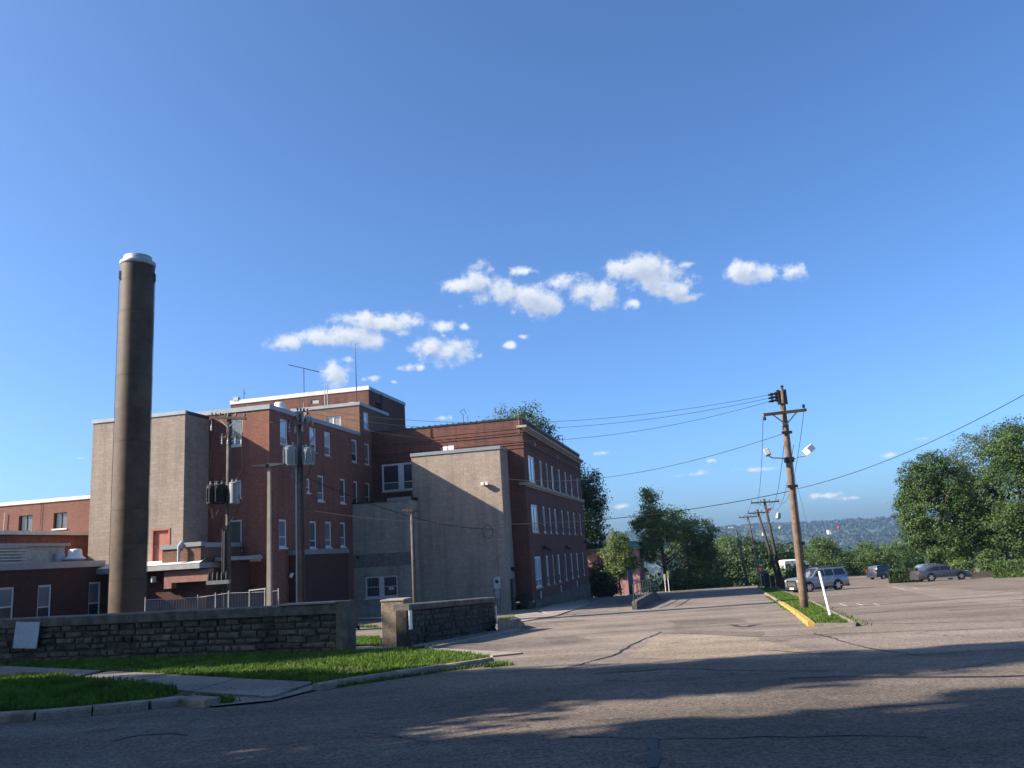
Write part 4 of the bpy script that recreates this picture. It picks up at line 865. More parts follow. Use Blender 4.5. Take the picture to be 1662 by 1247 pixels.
# --- T: tall concrete tower on the left
T_off = (-21, -19.85, 2)
T = bthing('concrete_tower', 'tall windowless pale concrete-block tower with a faded red door at its foot', 'building', *T_off)
td = (-19.75, -18.55, 2.3, 4.38)
mb = MB(); shell(mb, -24.4, -17.6, -19.85, -17.204, -2.4, 11.55, [td], [], .2); mb.build('wall', M_block2, T, T_off)
mb = MB(); mb.box(-24.46, -17.54, -19.91, -19.7, 11.55, 11.78); mb.build('coping', M_coping, T, T_off)
mb = MB(); mb.box(-17.8, -17.54, -19.7, -17.3, 11.55, 11.76); mb.build('coping', M_darkmetal, T, T_off)
mb = MB(); mb.box(-24.3, -17.7, -19.75, -17.21, 11.4, 11.5); mb.build('roof', M_roof, T, T_off)
mb = MB(); mb.box(td[0] + .06, td[1] - .06, -19.74, -19.69, td[2] + .01, td[3] - .06); d_ = mb.build('door', M_reddoor, T, T_off)
mb = MB(); mb.box(td[0] - .05, td[0] + .06, -19.88, -19.7, td[2], td[3]); mb.box(td[1] - .06, td[1] + .05, -19.88, -19.7, td[2], td[3]); mb.box(td[0] - .05, td[1] + .05, -19.88, -19.7, td[3] - .06, td[3] + .05); mb.build('door_frame', M_reddoor, T, T_off)
mb = MB(); mb.box(td[0] + .12, td[0] + .2, -19.8, -19.74, 3.3, 3.4); mb.build('handle', M_steel, d_, T_off)

# --- E: brick wing at the far left
E_off = (-30, -16, 0)
E_ = bthing('far_left_brick_wing', 'brick wing at the left edge with white roof edge and two square dark windows', 'building', *E_off)
ew = [(-33.45, -32.3, 5.2, 6.3), (-30.55, -29.45, 5.2, 6.3)]
mb = MB(); shell(mb, -45, -24.6, -16, -6, -2.4, 7.1, ew, [], .25); mb.build('wall', M_pinkbrick, E_, E_off)
mb = MB(); mb.box(-45, -24.6, -16.08, -15.8, 7.1, 7.34); mb.build('coping', M_whiteflash, E_, E_off)
mb = MB(); mb.box(-44.8, -24.7, -15.8, -6, 7.0, 7.1); mb.build('roof', M_roof, E_, E_off)
for q in ew: window(E_, E_off, 'V', -16, *q, cols=2, rail=0, fw_=.05, d=.14, framemat=M_darkmetal, sillmat=M_whiteflash, mull=.06)
mb = MB(); mb.tube([(-31.6, -16.05, 4.2), (-31.55, -16.05, 7.1)], .015, 4); mb.build('cable', M_darkmetal, E_, E_off)
mb = MB(); mb.tube([(-34.6, -16.1, 5.2), (-34.55, -16.1, 6.6)], .03, 5); mb.box(-34.6, -34.3, -16.4, -16.05, 4.85, 5.15); mb.build('wall_lamp', M_greymetal, E_, E_off)

# --- L: low brick boiler-house, its long face turned to the street
L_off = (-24, -26, -2)
Lb = bthing('boiler_house', 'low dark red brick boiler house with tall white windows behind the long stone wall', 'building', *L_off)
lw = [(-22.5, -21.5, -.7, 1.42), (-26.4, -25.4, -.6, 1.44), (-29.9, -28.0, -.3, 1.45)]
mb = MB(); shell(mb, -34, -22, -40, -21.2, -2.4, 2.32, [], lw, .16); mb.build('wall', M_darkbrick, Lb, L_off)
mb = MB(); mb.box(-22.3, -21.9, -40, -21.3, 2.32, 2.68); mb.build('coping', M_coping, Lb, L_off)
mb = MB(); mb.box(-34, -22.3, -40, -21.3, 2.3, 2.42); mb.build('roof', M_roof, Lb, L_off)
for q in lw: window(Lb, L_off, 'U', -22, *q, rail=.42, fw_=.10, gtop=M_blindgrey if q[0] < -22.6 else M_blindgrey, gbot=M_glass)
# raised brick clerestory on it
mb = MB(); shell(mb, -36, -27.3, -36, -16.1, 2.42, 4.55); mb.build('raised_wall', M_redbrick, Lb, L_off)
mb = MB(); mb.box(-36, -27.1, -36, -16.1, 4.55, 4.78); mb.build('raised_roof_edge', M_whiteflash, Lb, L_off)
mb = MB(); mb.tube([(-27.0, -24.4, 2.5), (-27.0, -24.4, 4.7)], .06, 6); mb.build('drain_pipe', M_white, Lb, L_off)
t = bthing('air_handler', 'long cream rooftop unit with horizontal louvres on the boiler house', 'roof unit', -24.4, -26.5, 2.42)
for k2 in range(7):
    mb = MB(); z_ = .15 + k2 * .17; mb.box(.35, .62, -1.7, 1.1, z_, z_ + .06); mb.build('louvre_slat', M_whiteflash, t)
mb = MB(); mb.box(-1.2, .4, -1.8, 4.2, 0, 1.25); mb.build('casing', mat('cream_paint', (.42, .42, .33), .7), t)
mb = MB(); mb.box(-1.3, .66, -1.9, 4.4, 1.25, 1.40); mb.build('lid', M_greymetal, t)
roof_fan(-23.0, -22.6, 2.42, .95, 'larger round white mushroom fan on the boiler house beside the smokestack')
t = bthing('roof_vent', 'small white drum vent beside the larger mushroom fan on the boiler house', 'roof vent', -23.8, -22.9, 2.42)
mb = MB(); mb.lathe([(.28, 0), (.28, .75), (.2, .82), (0, .84)], (0, 0, 0), 16); mb.build('drum', M_whiteflash, t, smooth=True)

# --- M: low link building with the overhanging roof, duct and brick parapet box
M_off = (-18, -21.4, -2)
Mb = bthing('link_building', 'low dark brick link building with overhanging roof and pink duct beside the smokestack', 'building', *M_off)
mb = MB(); shell(mb, -22.0, -15.0, -21.2, -19.855, -2.4, 1.85); mb.build('wall', M_darkbrick, Mb, M_off)
mb = MB(); mb.box(-21.99, -15.0, -22.0, -19.86, 1.85, 2.16); mb.build('roof_edge', M_greymetal, Mb, M_off)
mb = MB(); mb._a([(-21.9, -22.02, 2.16), (-15.0, -22.02, 2.16), (-15.0, -21.3, 2.42), (-21.9, -21.3, 2.42), (-21.9, -19.9, 2.42), (-15.0, -19.9, 2.42)], [(0, 1, 2, 3), (3, 2, 5, 4)]); mb.build('roof', M_whiteflash, Mb, M_off)
mb = MB(); shell(mb, -17.7, -15.12, -21.7, -17.3, 2.20, 3.05); mb.build('parapet_wall', M_orangebrick, Mb, M_off)
for q in ((-17.78, -16.5), (-16.2, -15.05)):
    mb = MB(); mb.box(q[0], q[1], -21.78, -21.4, 3.05 + (.08 if q[0] > -17 else 0), 3.32 + (.06 if q[0] > -17 else 0)); mb.build('parapet_cap', M_coping, Mb, M_off)
mb = MB(); mb.box(-15.5, -15.05, -21.4, -17.3, 3.05, 3.32); mb.build('parapet_cap', M_greymetal, Mb, M_off)
mb = MB(); mb.tube([(-16.4, -21.95, 2.3), (-16.4, -21.95, 3.2), (-16.35, -21.7, 3.45)], .09, 8); mb.build('vent_pipe', M_steel, Mb, M_off)
mb = MB(); mb.box(-17.5, -14.55, -21.75, -21.25, 1.1, 1.78); mb.box(-17.5, -17.0, -21.75, -21.25, .78, 1.1); mb.build('duct', M_duct, Mb, M_off)
mb = MB(); mb.tube([(-18.3, -21.6, 1.55), (-18.3, -21.6, 1.2)], .16, 8); mb.build('wall_lamp', M_steel, Mb, M_off)
mb = MB(); mb.box(-14.95, -14.5, -19.9, -17.25, -2.3, 2.2); mb.build('side_wall', M_darkbrick, Mb, M_off)
mb = MB(); mb.tube([(-14.3, -20.3, 2.3), (-14.1, -20.3, -.2), (-14.6, -20.4, -.6), (-16.4, -21.4, -.7)], .13, 8); mb.build('pipework', M_darkmetal, Mb, M_off)
mb = MB(); mb.box(-14.9, -13.6, -20.6, -17.3, 2.2, 2.42); mb.build('canopy', M_greymetal, Mb, M_off)

# ------------------------------------------------------------------ smokestack
sp_ = at(208, 800, 42.0)
sp_ = sp_ + Vector((.13, 0, 0)); st = thing('smokestack', 'tall brown rusty steel smokestack with a silvery collar at its top', 'smokestack', (sp_.x, sp_.y, -1.6))
M_rust = mat('weathered_stack_steel', (.06, .041, .027), .65, .3, .0, var=.22, vscale=.7, grain=.15, gscale=12, stain=.6, stain_col=(.055, .034, .022), sscale=.9, hue=(.095, .068, .045))
z_ = -.4; M_rust2 = mat('older_stack_steel', (.06, .04, .026), .65, .3, .0, var=.25, vscale=.9, grain=.15, gscale=12, stain=.6, stain_col=(.05, .028, .016), sscale=1.3, hue=(.092, .064, .042)); M_joint = mat('seam_rust', (.035, .025, .02), .9)
Rk = .845; k3 = 0
while z_ < 19.5:
    h_ = min(1.72, 19.5 - z_); mb = MB(); rr_ = Rk + (.006 if k3 % 2 else 0); mb.lathe([(rr_, z_ + .004), (rr_, z_ + h_ - .02), (rr_, z_ + h_ - .004)], (0, 0, 0), 40, False); mb.build('shell_section', M_rust if k3 % 3 else M_rust2, st, smooth=False)
    st.children[-1].data.polygons.foreach_set('use_smooth', [True] * len(st.children[-1].data.polygons)); mb = MB(); mb.lathe([(rr_ - .02, z_ + h_ - .012), (rr_ + .006, z_ + h_ - .008), (rr_ + .006, z_ + h_ + .008), (rr_ - .02, z_ + h_ + .012)], (0, 0, 0), 40, False); mb.build('seam', M_joint if k3 % 2 else M_rust2, st); z_ += h_; k3 += 1
mb = MB(); mb.lathe([(Rk + .01, 19.42), (Rk + .05, 19.46), (Rk + .06, 19.58), (Rk + .05, 19.62), (Rk - .1, 19.66)], (0, 0, 0), 40, False); mb.build('rim', M_greymetal, st, smooth=True)
mb = MB(); mb.lathe([(.70, 19.62), (.70, 19.94), (.67, 19.96), (.65, 19.94), (.65, 19.5)], (0, 0, 0), 40, False); mb.build('collar', M_steel, st, smooth=True)
for a in (.15, 2.0, 3.9):
    mb = MB(); c, s = math.cos(a), math.sin(a); mb.box(c * Rk - .07, c * Rk + .07, s * Rk - .07, s * Rk + .07, 18.55, 19.0); mb.build('lug', M_darkmetal, st)
for a in (0.05, 3.25):
    mb = MB(); c, s = math.cos(a) * .93, math.sin(a) * .93; mb.tube([(c, s, 0), (c, s, 18.7)], .012, 5); mb.build('cable', M_darkmetal, st)
mb = MB(); mb.box(-1.3, 1.3, -1.3, 1.3, -.5, .15); mb.build('plinth', M_oldconc, st)
#PART3
# ------------------------------------------------------------------ stone walls
def stone_wall(name, label, A0, A1, h, base_off, courses, cap_h, cap_w, mats, seed, th=.5, cap_seg=2.3, top_lift=0.0, end_piers=()):
    rr = random.Random(seed); A0 = Vector(A0); A1 = Vector(A1); d = (A1 - A0); d.z = 0; L = d.length; d.normalize(); n = Vector((d.y, -d.x, 0))   # n faces the camera
    t = thing(name, label, 'wall', (A0.x, A0.y, zg(A0.x, A0.y)), math.atan2(d.y, d.x)); z00 = zg(A0.x, A0.y)
    zb = lambda s: zg((A0 + d * s).x, (A0 + d * s).y) - z00 + base_off
    # local frame: x along the wall, -y towards the camera
    core = MB(); N_ = 14
    for i in range(N_):
        s0, s1 = L * i / N_, L * (i + 1) / N_
        core._a([(s0, 0.04, zb(s0) - .3), (s1, 0.04, zb(s1) - .3), (s1, th, zb(s1) - .3), (s0, th, zb(s0) - .3), (s0, 0.04, zb(s0) + h - cap_h), (s1, 0.04, zb(s1) + h - cap_h), (s1, th, zb(s1) + h - cap_h), (s0, th, zb(s0) + h - cap_h)],
                [(0, 3, 2, 1), (4, 5, 6, 7), (0, 1, 5, 4), (2, 3, 7, 6)] + ([(3, 0, 4, 7)] if i == 0 else []) + ([(1, 2, 6, 5)] if i == N_ - 1 else []))
    core.build('mortar_core', M_mortar, t)
    cnt = 0; cw = [rr.uniform(.75, 1.3) for _ in range(courses)]; cs_ = [0]
    for q_ in cw: cs_.append(cs_[-1] + q_ / sum(cw) * (h - cap_h))
    for c in range(courses):
        s = rr.uniform(-.2, 0)
        while s < L - .05:
            w = rr.choice((rr.uniform(.22, .4), rr.uniform(.4, .8))); s0 = max(0.01, s); s1 = min(L - .01, s + w); s += w
            if s1 - s0 < .08: continue
            if rr.random() < .07: continue
            g_ = .010; x0, x1 = s0 + g_, s1 - g_; y0 = -rr.uniform(-.02, .03); jz = rr.uniform(-.02, .02)
            za, zb_ = zb(x0) + cs_[c] + g_ + jz, zb(x1) + cs_[c] + g_ + jz + rr.uniform(-.02, .02); ta, tb = zb(x0) + cs_[c + 1] - g_ + rr.uniform(-.03, .01), zb(x1) + cs_[c + 1] - g_ + rr.uniform(-.03, .01)
            k_ = lambda: rr.uniform(-.02, .02)
            f = [(x0 + .03 + k_(), y0 + k_() * .5, za + .025 + k_() * .6), (x1 - .03 + k_(), y0 + k_() * .5, zb_ + .025 + k_() * .6), (x1 - .03 + k_(), y0 + k_() * .5, tb - .025 + k_() * .6), (x0 + .03 + k_(), y0 + k_() * .5, ta - .025 + k_() * .6), ((x0 + x1) / 2, y0 - rr.uniform(0, .03), (za + tb) / 2)]
            b = [(x0, .05, za), (x1, .05, zb_), (x1, .05, tb), (x0, .05, ta)]
            mb = MB(); mb._a(f + b, [(0, 1, 4), (1, 2, 4), (2, 3, 4), (3, 0, 4), (5, 6, 1, 0), (6, 7, 2, 1), (7, 8, 3, 2), (8, 5, 0, 3)])
            mb.build('stone', mats[0] if rr.random() < .55 else rr.choice(mats), t); cnt += 1
    n_c = max(1, round(L / cap_seg))
    for i in range(n_c):
        s0, s1 = L * i / n_c + .006, L * (i + 1) / n_c - .006; j = rr.uniform(-.006, .006)
        mb = MB(); za, zz = zb(s0) + h - cap_h, zb(s1) + h - cap_h
        mb._a([(s0, -.07, za + .003), (s1, -.07, zz + .003), (s1, th + .07, zz + .003), (s0, th + .07, za + .003), (s0, -.07 + .0, za + cap_h - .03 + j), (s1, -.07, zz + cap_h - .03 + j), (s1, th + .07, zz + cap_h - .03 + j), (s0, th + .07, za + cap_h - .03 + j), (s0, .0, za + cap_h + j), (s1, .0, zz + cap_h + j), (s1, th, zz + cap_h + j), (s0, th, za + cap_h + j)],
              [(0, 3, 2, 1), (0, 1, 5, 4), (1, 2, 6, 5), (2, 3, 7, 6), (3, 0, 4, 7), (4, 5, 9, 8), (6, 7, 11, 10), (5, 6, 10, 9), (7, 4, 8, 11), (8, 9, 10, 11)])
        mb.build('coping_stone', M_copingstone, t)
    return t, d, L, zb, cnt
wR = G(548, 1061); wd = Vector((-math.cos(R(-12.0)), -math.sin(R(-12.0)), 0))
wL = wR + wd * 19.2
HW = 1.48
wt, dd_, LL, zbf, cnt = stone_wall('stone_wall', 'long dark rubble stone wall with heavy concrete coping behind the lawn', wL, wR, HW, .0, 6, .30, .6, [M_stone, M_stone2, M_stone3], 5)
# concrete end pier of the long wall, and the raised coping block beside it
mb = MB(); zz = zbf(LL); mb.box(LL - .0, LL + .34, -.09, .62, zz - .3, zz + HW + .05); mb.build('end_pier', M_copingstone, wt)  # darker concrete than the gate pillar: the pier's shade is put into its colour
mb = MB(); mb.box(LL - 1.9, LL - .02, -.11, .6, zz + HW + .005, zz + HW + .05); mb.build('raised_coping', M_concrete, wt)
# right wall with gate pillar
pR = G(663, 1052); pE = G(806, 1026)
w2, d2, L2, zb2, cnt2 = stone_wall('stone_wall', 'shorter blackened stone wall running from the gate pillar towards the brick building', pR, pE, 1.34, .0, 6, .2, .5, [M_stone2, M_stone, M_stone2], 11, th=.42, cap_seg=3.2)
mb = MB(); mb.box(L2 - .03, L2 + .02, -.04, .3, zb2(L2) + .3, zb2(L2) + 1.0); mb.build('white_edge_patch', M_white, w2)
mb = MB(); mb.box(.02, .2, -.06, -.03, .55, 1.25); mb.build('white_edge_patch', M_white, w2)
gp = G(622, 1050)
t = thing('gate_pillar', 'thick square concrete gate pillar at the start of the shorter stone wall', 'pillar', (gp.x, gp.y, gp.z), R(-10))
mb = MB(); mb.box(0, .80, -.12, .75, -.2, 1.43); o_ = mb.build('shaft', M_oldconc, t); bevel(o_, .03)
mb = MB(); mb.box(-.02, .82, -.14, .77, 1.43, 1.50); bevel(mb.build('cap', M_concrete, t), .02)
# pale square panel leaning on the long wall
sgn = thing('blank_sign', 'blank pale blue-grey square panel fixed crookedly on the long stone wall', 'sign', (0, 0, 0)); sgn.parent = None
nw_ = Vector((dd_.y, -dd_.x, 0)); rd_ = Vector(ray(43, 1031)); t_ = ((wL + nw_ * .14) - Vector((0, 0, EYE))).dot(nw_) / rd_.dot(nw_); sgn.location = Vector((0, 0, EYE)) + rd_ * t_; sgn.rotation_euler = (R(-3), R(3), math.atan2(dd_.y, dd_.x))
mb = MB(); mb.box(-.46, .46, -.015, .015, -.42, .42); mb.build('plate', mat('panel_paint', (.30, .36, .42), .6, .3, var=.1, stain=.3, stain_col=(.16, .19, .22)), sgn)
for x_, z_ in ((-.4, .36), (.4, .36), (-.4, -.36), (.4, -.36)):
    mb = MB(); mb.lathe([(.018, -.01), (.018, .01)], (0, 0, 0), 8); b_ = mb.build('bolt', M_steel, sgn); b_.rotation_euler = (R(90), 0, 0); b_.location = (x_, -.02, z_)

# wheelie bin by the end of the wall
q = G(569, 1024, 0); 
t = thing('wheelie_bin', 'dark wheeled refuse bin standing just behind the end pier of the long wall', 'bin', (q.x, q.y, q.z), R(-12))
M_bin = mat('bin_plastic', (.025, .03, .028), .5)
mb = MB(); mb._a([(-.25, -.3, .08), (.25, -.3, .08), (.25, .3, .08), (-.25, .3, .08), (-.34, -.4, 1.02), (.34, -.4, 1.02), (.34, .4, 1.02), (-.34, .4, 1.02)], [(0, 3, 2, 1), (4, 5, 6, 7), (0, 1, 5, 4), (1, 2, 6, 5), (2, 3, 7, 6), (3, 0, 4, 7)]); mb.build('body', M_bin, t)
mb = MB(); mb.box(-.37, .37, -.44, .42, 1.02, 1.08); mb.build('lid', M_bin, t)
for sx in (-.3, .3):
    mb = MB(); mb.tube([(sx - .03, .32, .1), (sx + .03, .32, .1)], .1, 12); mb.build('wheel', M_black, t)
q = BW(-1.0, -1.7); q2 = BW(-.65, -.35)
t = thing('wheelie_bin', 'dark wheeled bin beside the brown door of the block tower', 'bin', (q2.x, q2.y, zg(q2.x, q2.y)), R(-12))
mb = MB(); mb._a([(-.25, -.3, .08), (.25, -.3, .08), (.25, .3, .08), (-.25, .3, .08), (-.32, -.36, 1.15), (.32, -.36, 1.15), (.32, .36, 1.15), (-.32, .36, 1.15)], [(0, 3, 2, 1), (4, 5, 6, 7), (0, 1, 5, 4), (1, 2, 6, 5), (2, 3, 7, 6), (3, 0, 4, 7)]); mb.build('body', M_bin, t)
mb = MB(); mb.box(-.35, .35, -.4, .38, 1.15, 1.21); mb.build('lid', M_bin, t)
# kerb stop bar lying in the alley
q = G(570, 1009); q2 = G(616, 1009)
mb = MB(); mb.bar((q.x, q.y, q.z + .2), (q2.x + 1, q2.y, q2.z + .2), .08, .05); tag(mb.build('metal_bar', M_white), 'white metal bar lying low in the alley in front of the grey annex', 'bar')

# ------------------------------------------------------------------ chain-link fence
fp = [at(236, 974, 39.5), at(321, 970, 41), at(350, 966, 41), at(371, 963, 41), at(405, 962, 41), at(430, 961, 41), at(452, 959, 41)]
t = thing('chain_link_fence', 'chain-link fence with pale steel posts and grey privacy slats behind the long stone wall', 'fence', (fp[0].x, fp[0].y, zg(fp[0].x, fp[0].y)))
o0 = (fp[0].x, fp[0].y, zg(fp[0].x, fp[0].y))
M_mesh = mat('privacy_mesh', (.09, .095, .105), .8, var=.1, grain=.35, gscale=45)
for i, p in enumerate(fp):
    mb = MB(); mb.tube([(p.x, p.y, zg(p.x, p.y)), (p.x, p.y, p.z + .12)], .03, 8); mb.build('post', M_greymetal, t, o0)
for a, b in zip(fp[:-1], fp[1:]):
    mb = MB(); mb.tube([a, b], .02, 6); mb.build('top_rail', M_greymetal, t, o0)
    L = (b - a).length; n = int(L / .12); mb = MB(); d = (b - a).normalized()
    for k2 in range(n):
        p0 = a + d * (k2 + .08) * L / n; p1 = a + d * (k2 + .86) * L / n; zb_ = zg(p0.x, p0.y) + .05
        mb._a([(p0.x, p0.y, zb_), (p1.x, p1.y + .02, zb_), (p1.x, p1.y + .02, p0.z - .05), (p0.x, p0.y, p0.z - .05)], [(0, 1, 2, 3)])
    tag(mb.build('privacy_slats', M_mesh, t, o0), kind='stuff')
p0 = at(404, 962, 40.8); p1 = at(431, 959, 40.8)
mb = MB(); mb.bar(p0 + Vector((0, 0, .1)), p1 + Vector((0, 0, .1)), .05, .05); mb.build('gate_rail', M_white, t, o0)

# ------------------------------------------------------------------ poles
def base_at(px, pyt, Y, hgt=None):
    top = at(px, pyt, Y); return top, zg(top.x, top.y)
def crossarm(t, x, y, z, ln, ang, brace=True, m_=None, ins=4, tilt=0):
    m_ = m_ or M_wood_grey
    c, s = math.cos(ang), math.sin(ang); tl = math.tan(tilt)
    a = (x - c * ln / 2, y - s * ln / 2, z - tl * ln / 2); b = (x + c * ln / 2, y + s * ln / 2, z + tl * ln / 2)
    mb = MB(); mb.bar(a, b, .11, .13); arm = mb.build('crossarm', m_, t)
    if brace:
        for sg in (-1, 1):
            mb = MB(); f = .27 * ln * sg; mb.bar((x, y, z - .55), (x + c * f, y + s * f, z - .06 + tl * f), .03, .05); mb.build('brace', M_greymetal, t)
    for k2 in range(ins):
        f = (-.46 + .92 * k2 / max(1, ins - 1)) * ln
        mb = MB(); mb.lathe([(.02, 0), (.02, .06), (.055, .08), (.045, .13), (.06, .15), (.04, .2), (0, .21)], (x + c * f, y + s * f, z + .06 + tl * f), 8); mb.build('insulator', M_darkmetal, arm)
    return arm
def transformer(t, x, y, z, r_, h_, m_, fins=True, label=None):
    mb = MB(); mb.lathe([(r_ * .9, 0), (r_, .04), (r_, h_ - .03), (r_ * 1.04, h_), (r_ * .85, h_ + .06), (0, h_ + .09)], (x, y, z), 20); tr = mb.build('transformer', m_, t, smooth=False)
    if label: tr['label'] = label
    if fins:
        for k2 in range(14):
            a = 2 * math.pi * k2 / 14; mb = MB(); mb.bar((x + math.cos(a) * (r_ + .03), y + math.sin(a) * (r_ + .03), z + .12), (x + math.cos(a) * (r_ + .03), y + math.sin(a) * (r_ + .03), z + h_ - .12), .05, .03, (math.cos(a), math.sin(a), 0)); mb.build('cooling_fin', m_, tr)
    for k2 in (-1, 1):
        mb = MB(); mb.lathe([(.04, 0), (.07, .05), (.04, .08), (.07, .12), (.04, .16), (.05, .24), (0, .26)], (x + k2 * r_ * .4, y, z + h_), 8); mb.build('bushing', M_greymetal, tr)
    return tr
def wire_pts(a, b, sag, n=24):
    return [Vector(a).lerp(Vector(b), i / n) - Vector((0, 0, sag * 4 * (i / n) * (1 - i / n))) for i in range(n + 1)]
def wire(name, label, a, b, sag, r_=.014, group=None, cat='wire'):
    mb = MB(); mb.tube(wire_pts(a, b, sag), r_, 5); return tag(mb.build(name, M_black), label, cat, group)

# main leaning-looking pole on the grass island
pb = G(1306, 990); ptop = at(1268, 633, pb.y + .1)
T0 = thing('utility_pole', 'tall brown wooden utility pole on the grass island with crossarm and two floodlights', 'utility pole', (pb.x, pb.y, pb.z))
topz = ptop.z - pb.z; lx, ly = ptop.x - pb.x, ptop.y - pb.y
mb = MB(); n_ = 12; mb.tube([(lx * k2 / n_, ly * k2 / n_, -.3 if k2 == 0 else topz * k2 / n_) for k2 in range(n_ + 1)], [.175 - .06 * k2 / n_ for k2 in range(n_ + 1)], 14); mb.build('shaft', M_wood, T0, smooth=True)
def onp(z): f = z / topz; return lx * f, ly * f, z
x, y, z = onp(topz - 1.05); crossarm(T0, x, y - .15, z, 2.0, R(6), True, M_wood, 0, R(4))
for sg, dx in ((-1, -.92), (1, .86)):
    mb = MB(); mb.lathe([(.03, -.12), (.07, -.08), (.07, .02), (.03, .05), (0, .06)], (x + dx, y - .15, z + (-.12 if sg < 0 else .2) + dx * .07), 8); mb.build('insulator', M_darkmetal, T0)
for k2, dz in enumerate((-.12, -.27, -.42)):
    x, y, z = onp(topz + dz); mb = MB(); mb.tube([(x - .08, y, z), (x - .62, y - .05, z - .09)], [.05, .045], 8); mb.tube([(x - .2, y, z - .02), (x - .3, y, z - .035)], .075, 8); mb.tube([(x - .4, y, z - .05), (x - .5, y, z - .065)], .07, 8); mb.build('insulator', M_darkmetal, T0)
x, y, z = onp(topz - .3); mb = MB(); mb.box(x - .2, x - .14, y - .1, y + .1, z - .35, z + .3); mb.box(x + .13, x + .19, y - .1, y + .1, z - .35, z + .3); mb.box(x - .2, x + .19, y - .13, y - .1, z - .38, z - .32); mb.build('bracket', M_darkmetal, T0)
x, y, z = onp(topz); mb = MB(); mb.lathe([(.05, 0), (.05, .12), (.08, .15), (.05, .2), (0, .22)], (x + .05, y, z), 8); mb.build('top_insulator', M_darkmetal, T0)
# floodlights
zf = at(1268, 745, pb.y).z - pb.z - .05
x, y, z = onp(zf)
fl = [(-1, .95, .30, .24, R(8)), (1, .85, .44, .30, R(-28))]
for sg, ln, w_s, h_s, tl in fl:
    mb = MB(); mb.tube([(x + sg * .12, y - .1, z - .06), (x + sg * .3, y - .15, z + .07), (x + sg * (ln - .2), y - .2, z + .10), (x + sg * ln, y - .2, z + .22)], .028, 6); arm = mb.build('lamp_arm', M_greymetal, T0)
    mb = MB(); mb.box(-w_s / 2, w_s / 2, -.16, .16, -h_s / 2, h_s / 2); lh = mb.build('floodlight', M_white if sg > 0 else M_greymetal, T0); bevel(lh, .03)
    lh.location = (x + sg * (ln + .02), y - .22, z + .36); lh.rotation_euler = (R(-25), tl if sg > 0 else R(70), R(35 if sg > 0 else -40))
    mb = MB(); mb.box(-w_s / 2 + .03, w_s / 2 - .03, .16, .175, -h_s / 2 + .03, h_s / 2 - .03); mb.build('lens', M_glass, lh)
mb = MB(); mb.box(x - .18, x + .18, y - .2, y + .1, z - .12, z + .1); mb.build('bracket', M_darkmetal, T0)
mb = MB(); x0, y0, z0 = onp(.4); x1, y1, z1 = onp(topz - 1.4); mb.tube([(x0 + .2, y0 - .02, z0), (x1 + .14, y1 - .02, z1)], .014, 5); mb.build('ground_wire', M_darkmetal, T0)
for zz_, px_ in ((at(1268, 703, pb.y).z - pb.z, -1), (at(1280, 790, pb.y).z - pb.z, 1)):
    x, y, z = onp(zz_); mb = MB(); mb.box(x - .22, x + .22, y - .2, y - .1, z - .06, z + .06); mb.build('bracket', M_darkmetal, T0)
MP = lambda zr: Vector((pb.x + lx * zr / topz, pb.y + ly * zr / topz, pb.z + zr))
# guy wire and white guard tube
gb = G(1349, 1003)
t = thing('guy_wire', 'guy wire of the utility pole with a white guard tube on the grass island', 'guy wire', (gb.x, gb.y, gb.z))
gd = (MP(topz - 2.6) - gb); gl = gd.length; gd.normalize()
mb = MB(); mb.tube([Vector((0, 0, -.1)), gd * 2.2], .045, 10); mb.build('guard_tube', mat('grey_white_plastic', (.5, .5, .5), .6, var=.1), t)
mb = MB(); mb.tube([gd * 2.2, gd * gl], .006, 5); mb.build('cable', M_darkmetal, t)
mb = MB(); mb.tube([(0, 0, -.1), gd * .28], .065, 8); mb.build('foot', M_steel, t)

# two transformer poles in the yard
t1, z1b = base_at(372, 672, 46)
B1 = thing('utility_pole', 'weathered transformer pole carrying a dark ribbed transformer and a pale grey tank', 'utility pole', (t1.x, t1.y, z1b))
h1 = t1.z - z1b
mb = MB(); mb.tube([(0, 0, -.3), (0, 0, h1 / 2), (0, 0, h1)], [.17, .145, .12], 12); mb.build('shaft', M_wood_grey, B1, smooth=True)
crossarm(B1, 0, -.18, h1 - .25, 2.1, R(-6), True, M_wood_grey, 5, R(-7)); crossarm(B1, 0, .18, h1 - .2, 1.9, R(-6), False, M_wood_grey, 4, R(-7)); crossarm(B1, .2, -.18, h1 - 1.35, 1.3, R(-6), False, M_wood_grey, 2, R(-5))
zt = at(366, 818, 46).z - z1b
for k2, dx in enumerate((-.78, -.42)):
    transformer(B1, dx, -.25, zt, .34, 1.0, M_black, True, 'black ribbed transformer')
transformer(B1, .42, -.28, zt - .05, .29, 1.12, M_coping, False, 'pale grey smooth transformer tank')
for k2, (dx, z_) in enumerate(((-.9, h1 - .95), (-.3, h1 - 1.75), (.02, h1 - 1.8), (.45, h1 - 1.78), (.78, h1 - 1.85), (.35, h1 - 1.25))):
    mb = MB(); mb.lathe([(.04, 0), (.06, .08), (.035, .13), (.06, .2), (.035, .26), (.04, .36), (.012, .38), (.012, .62)], (dx, -.25, z_), 8); mb.build('cutout', M_greymetal, B1)
zm = h1 - .35
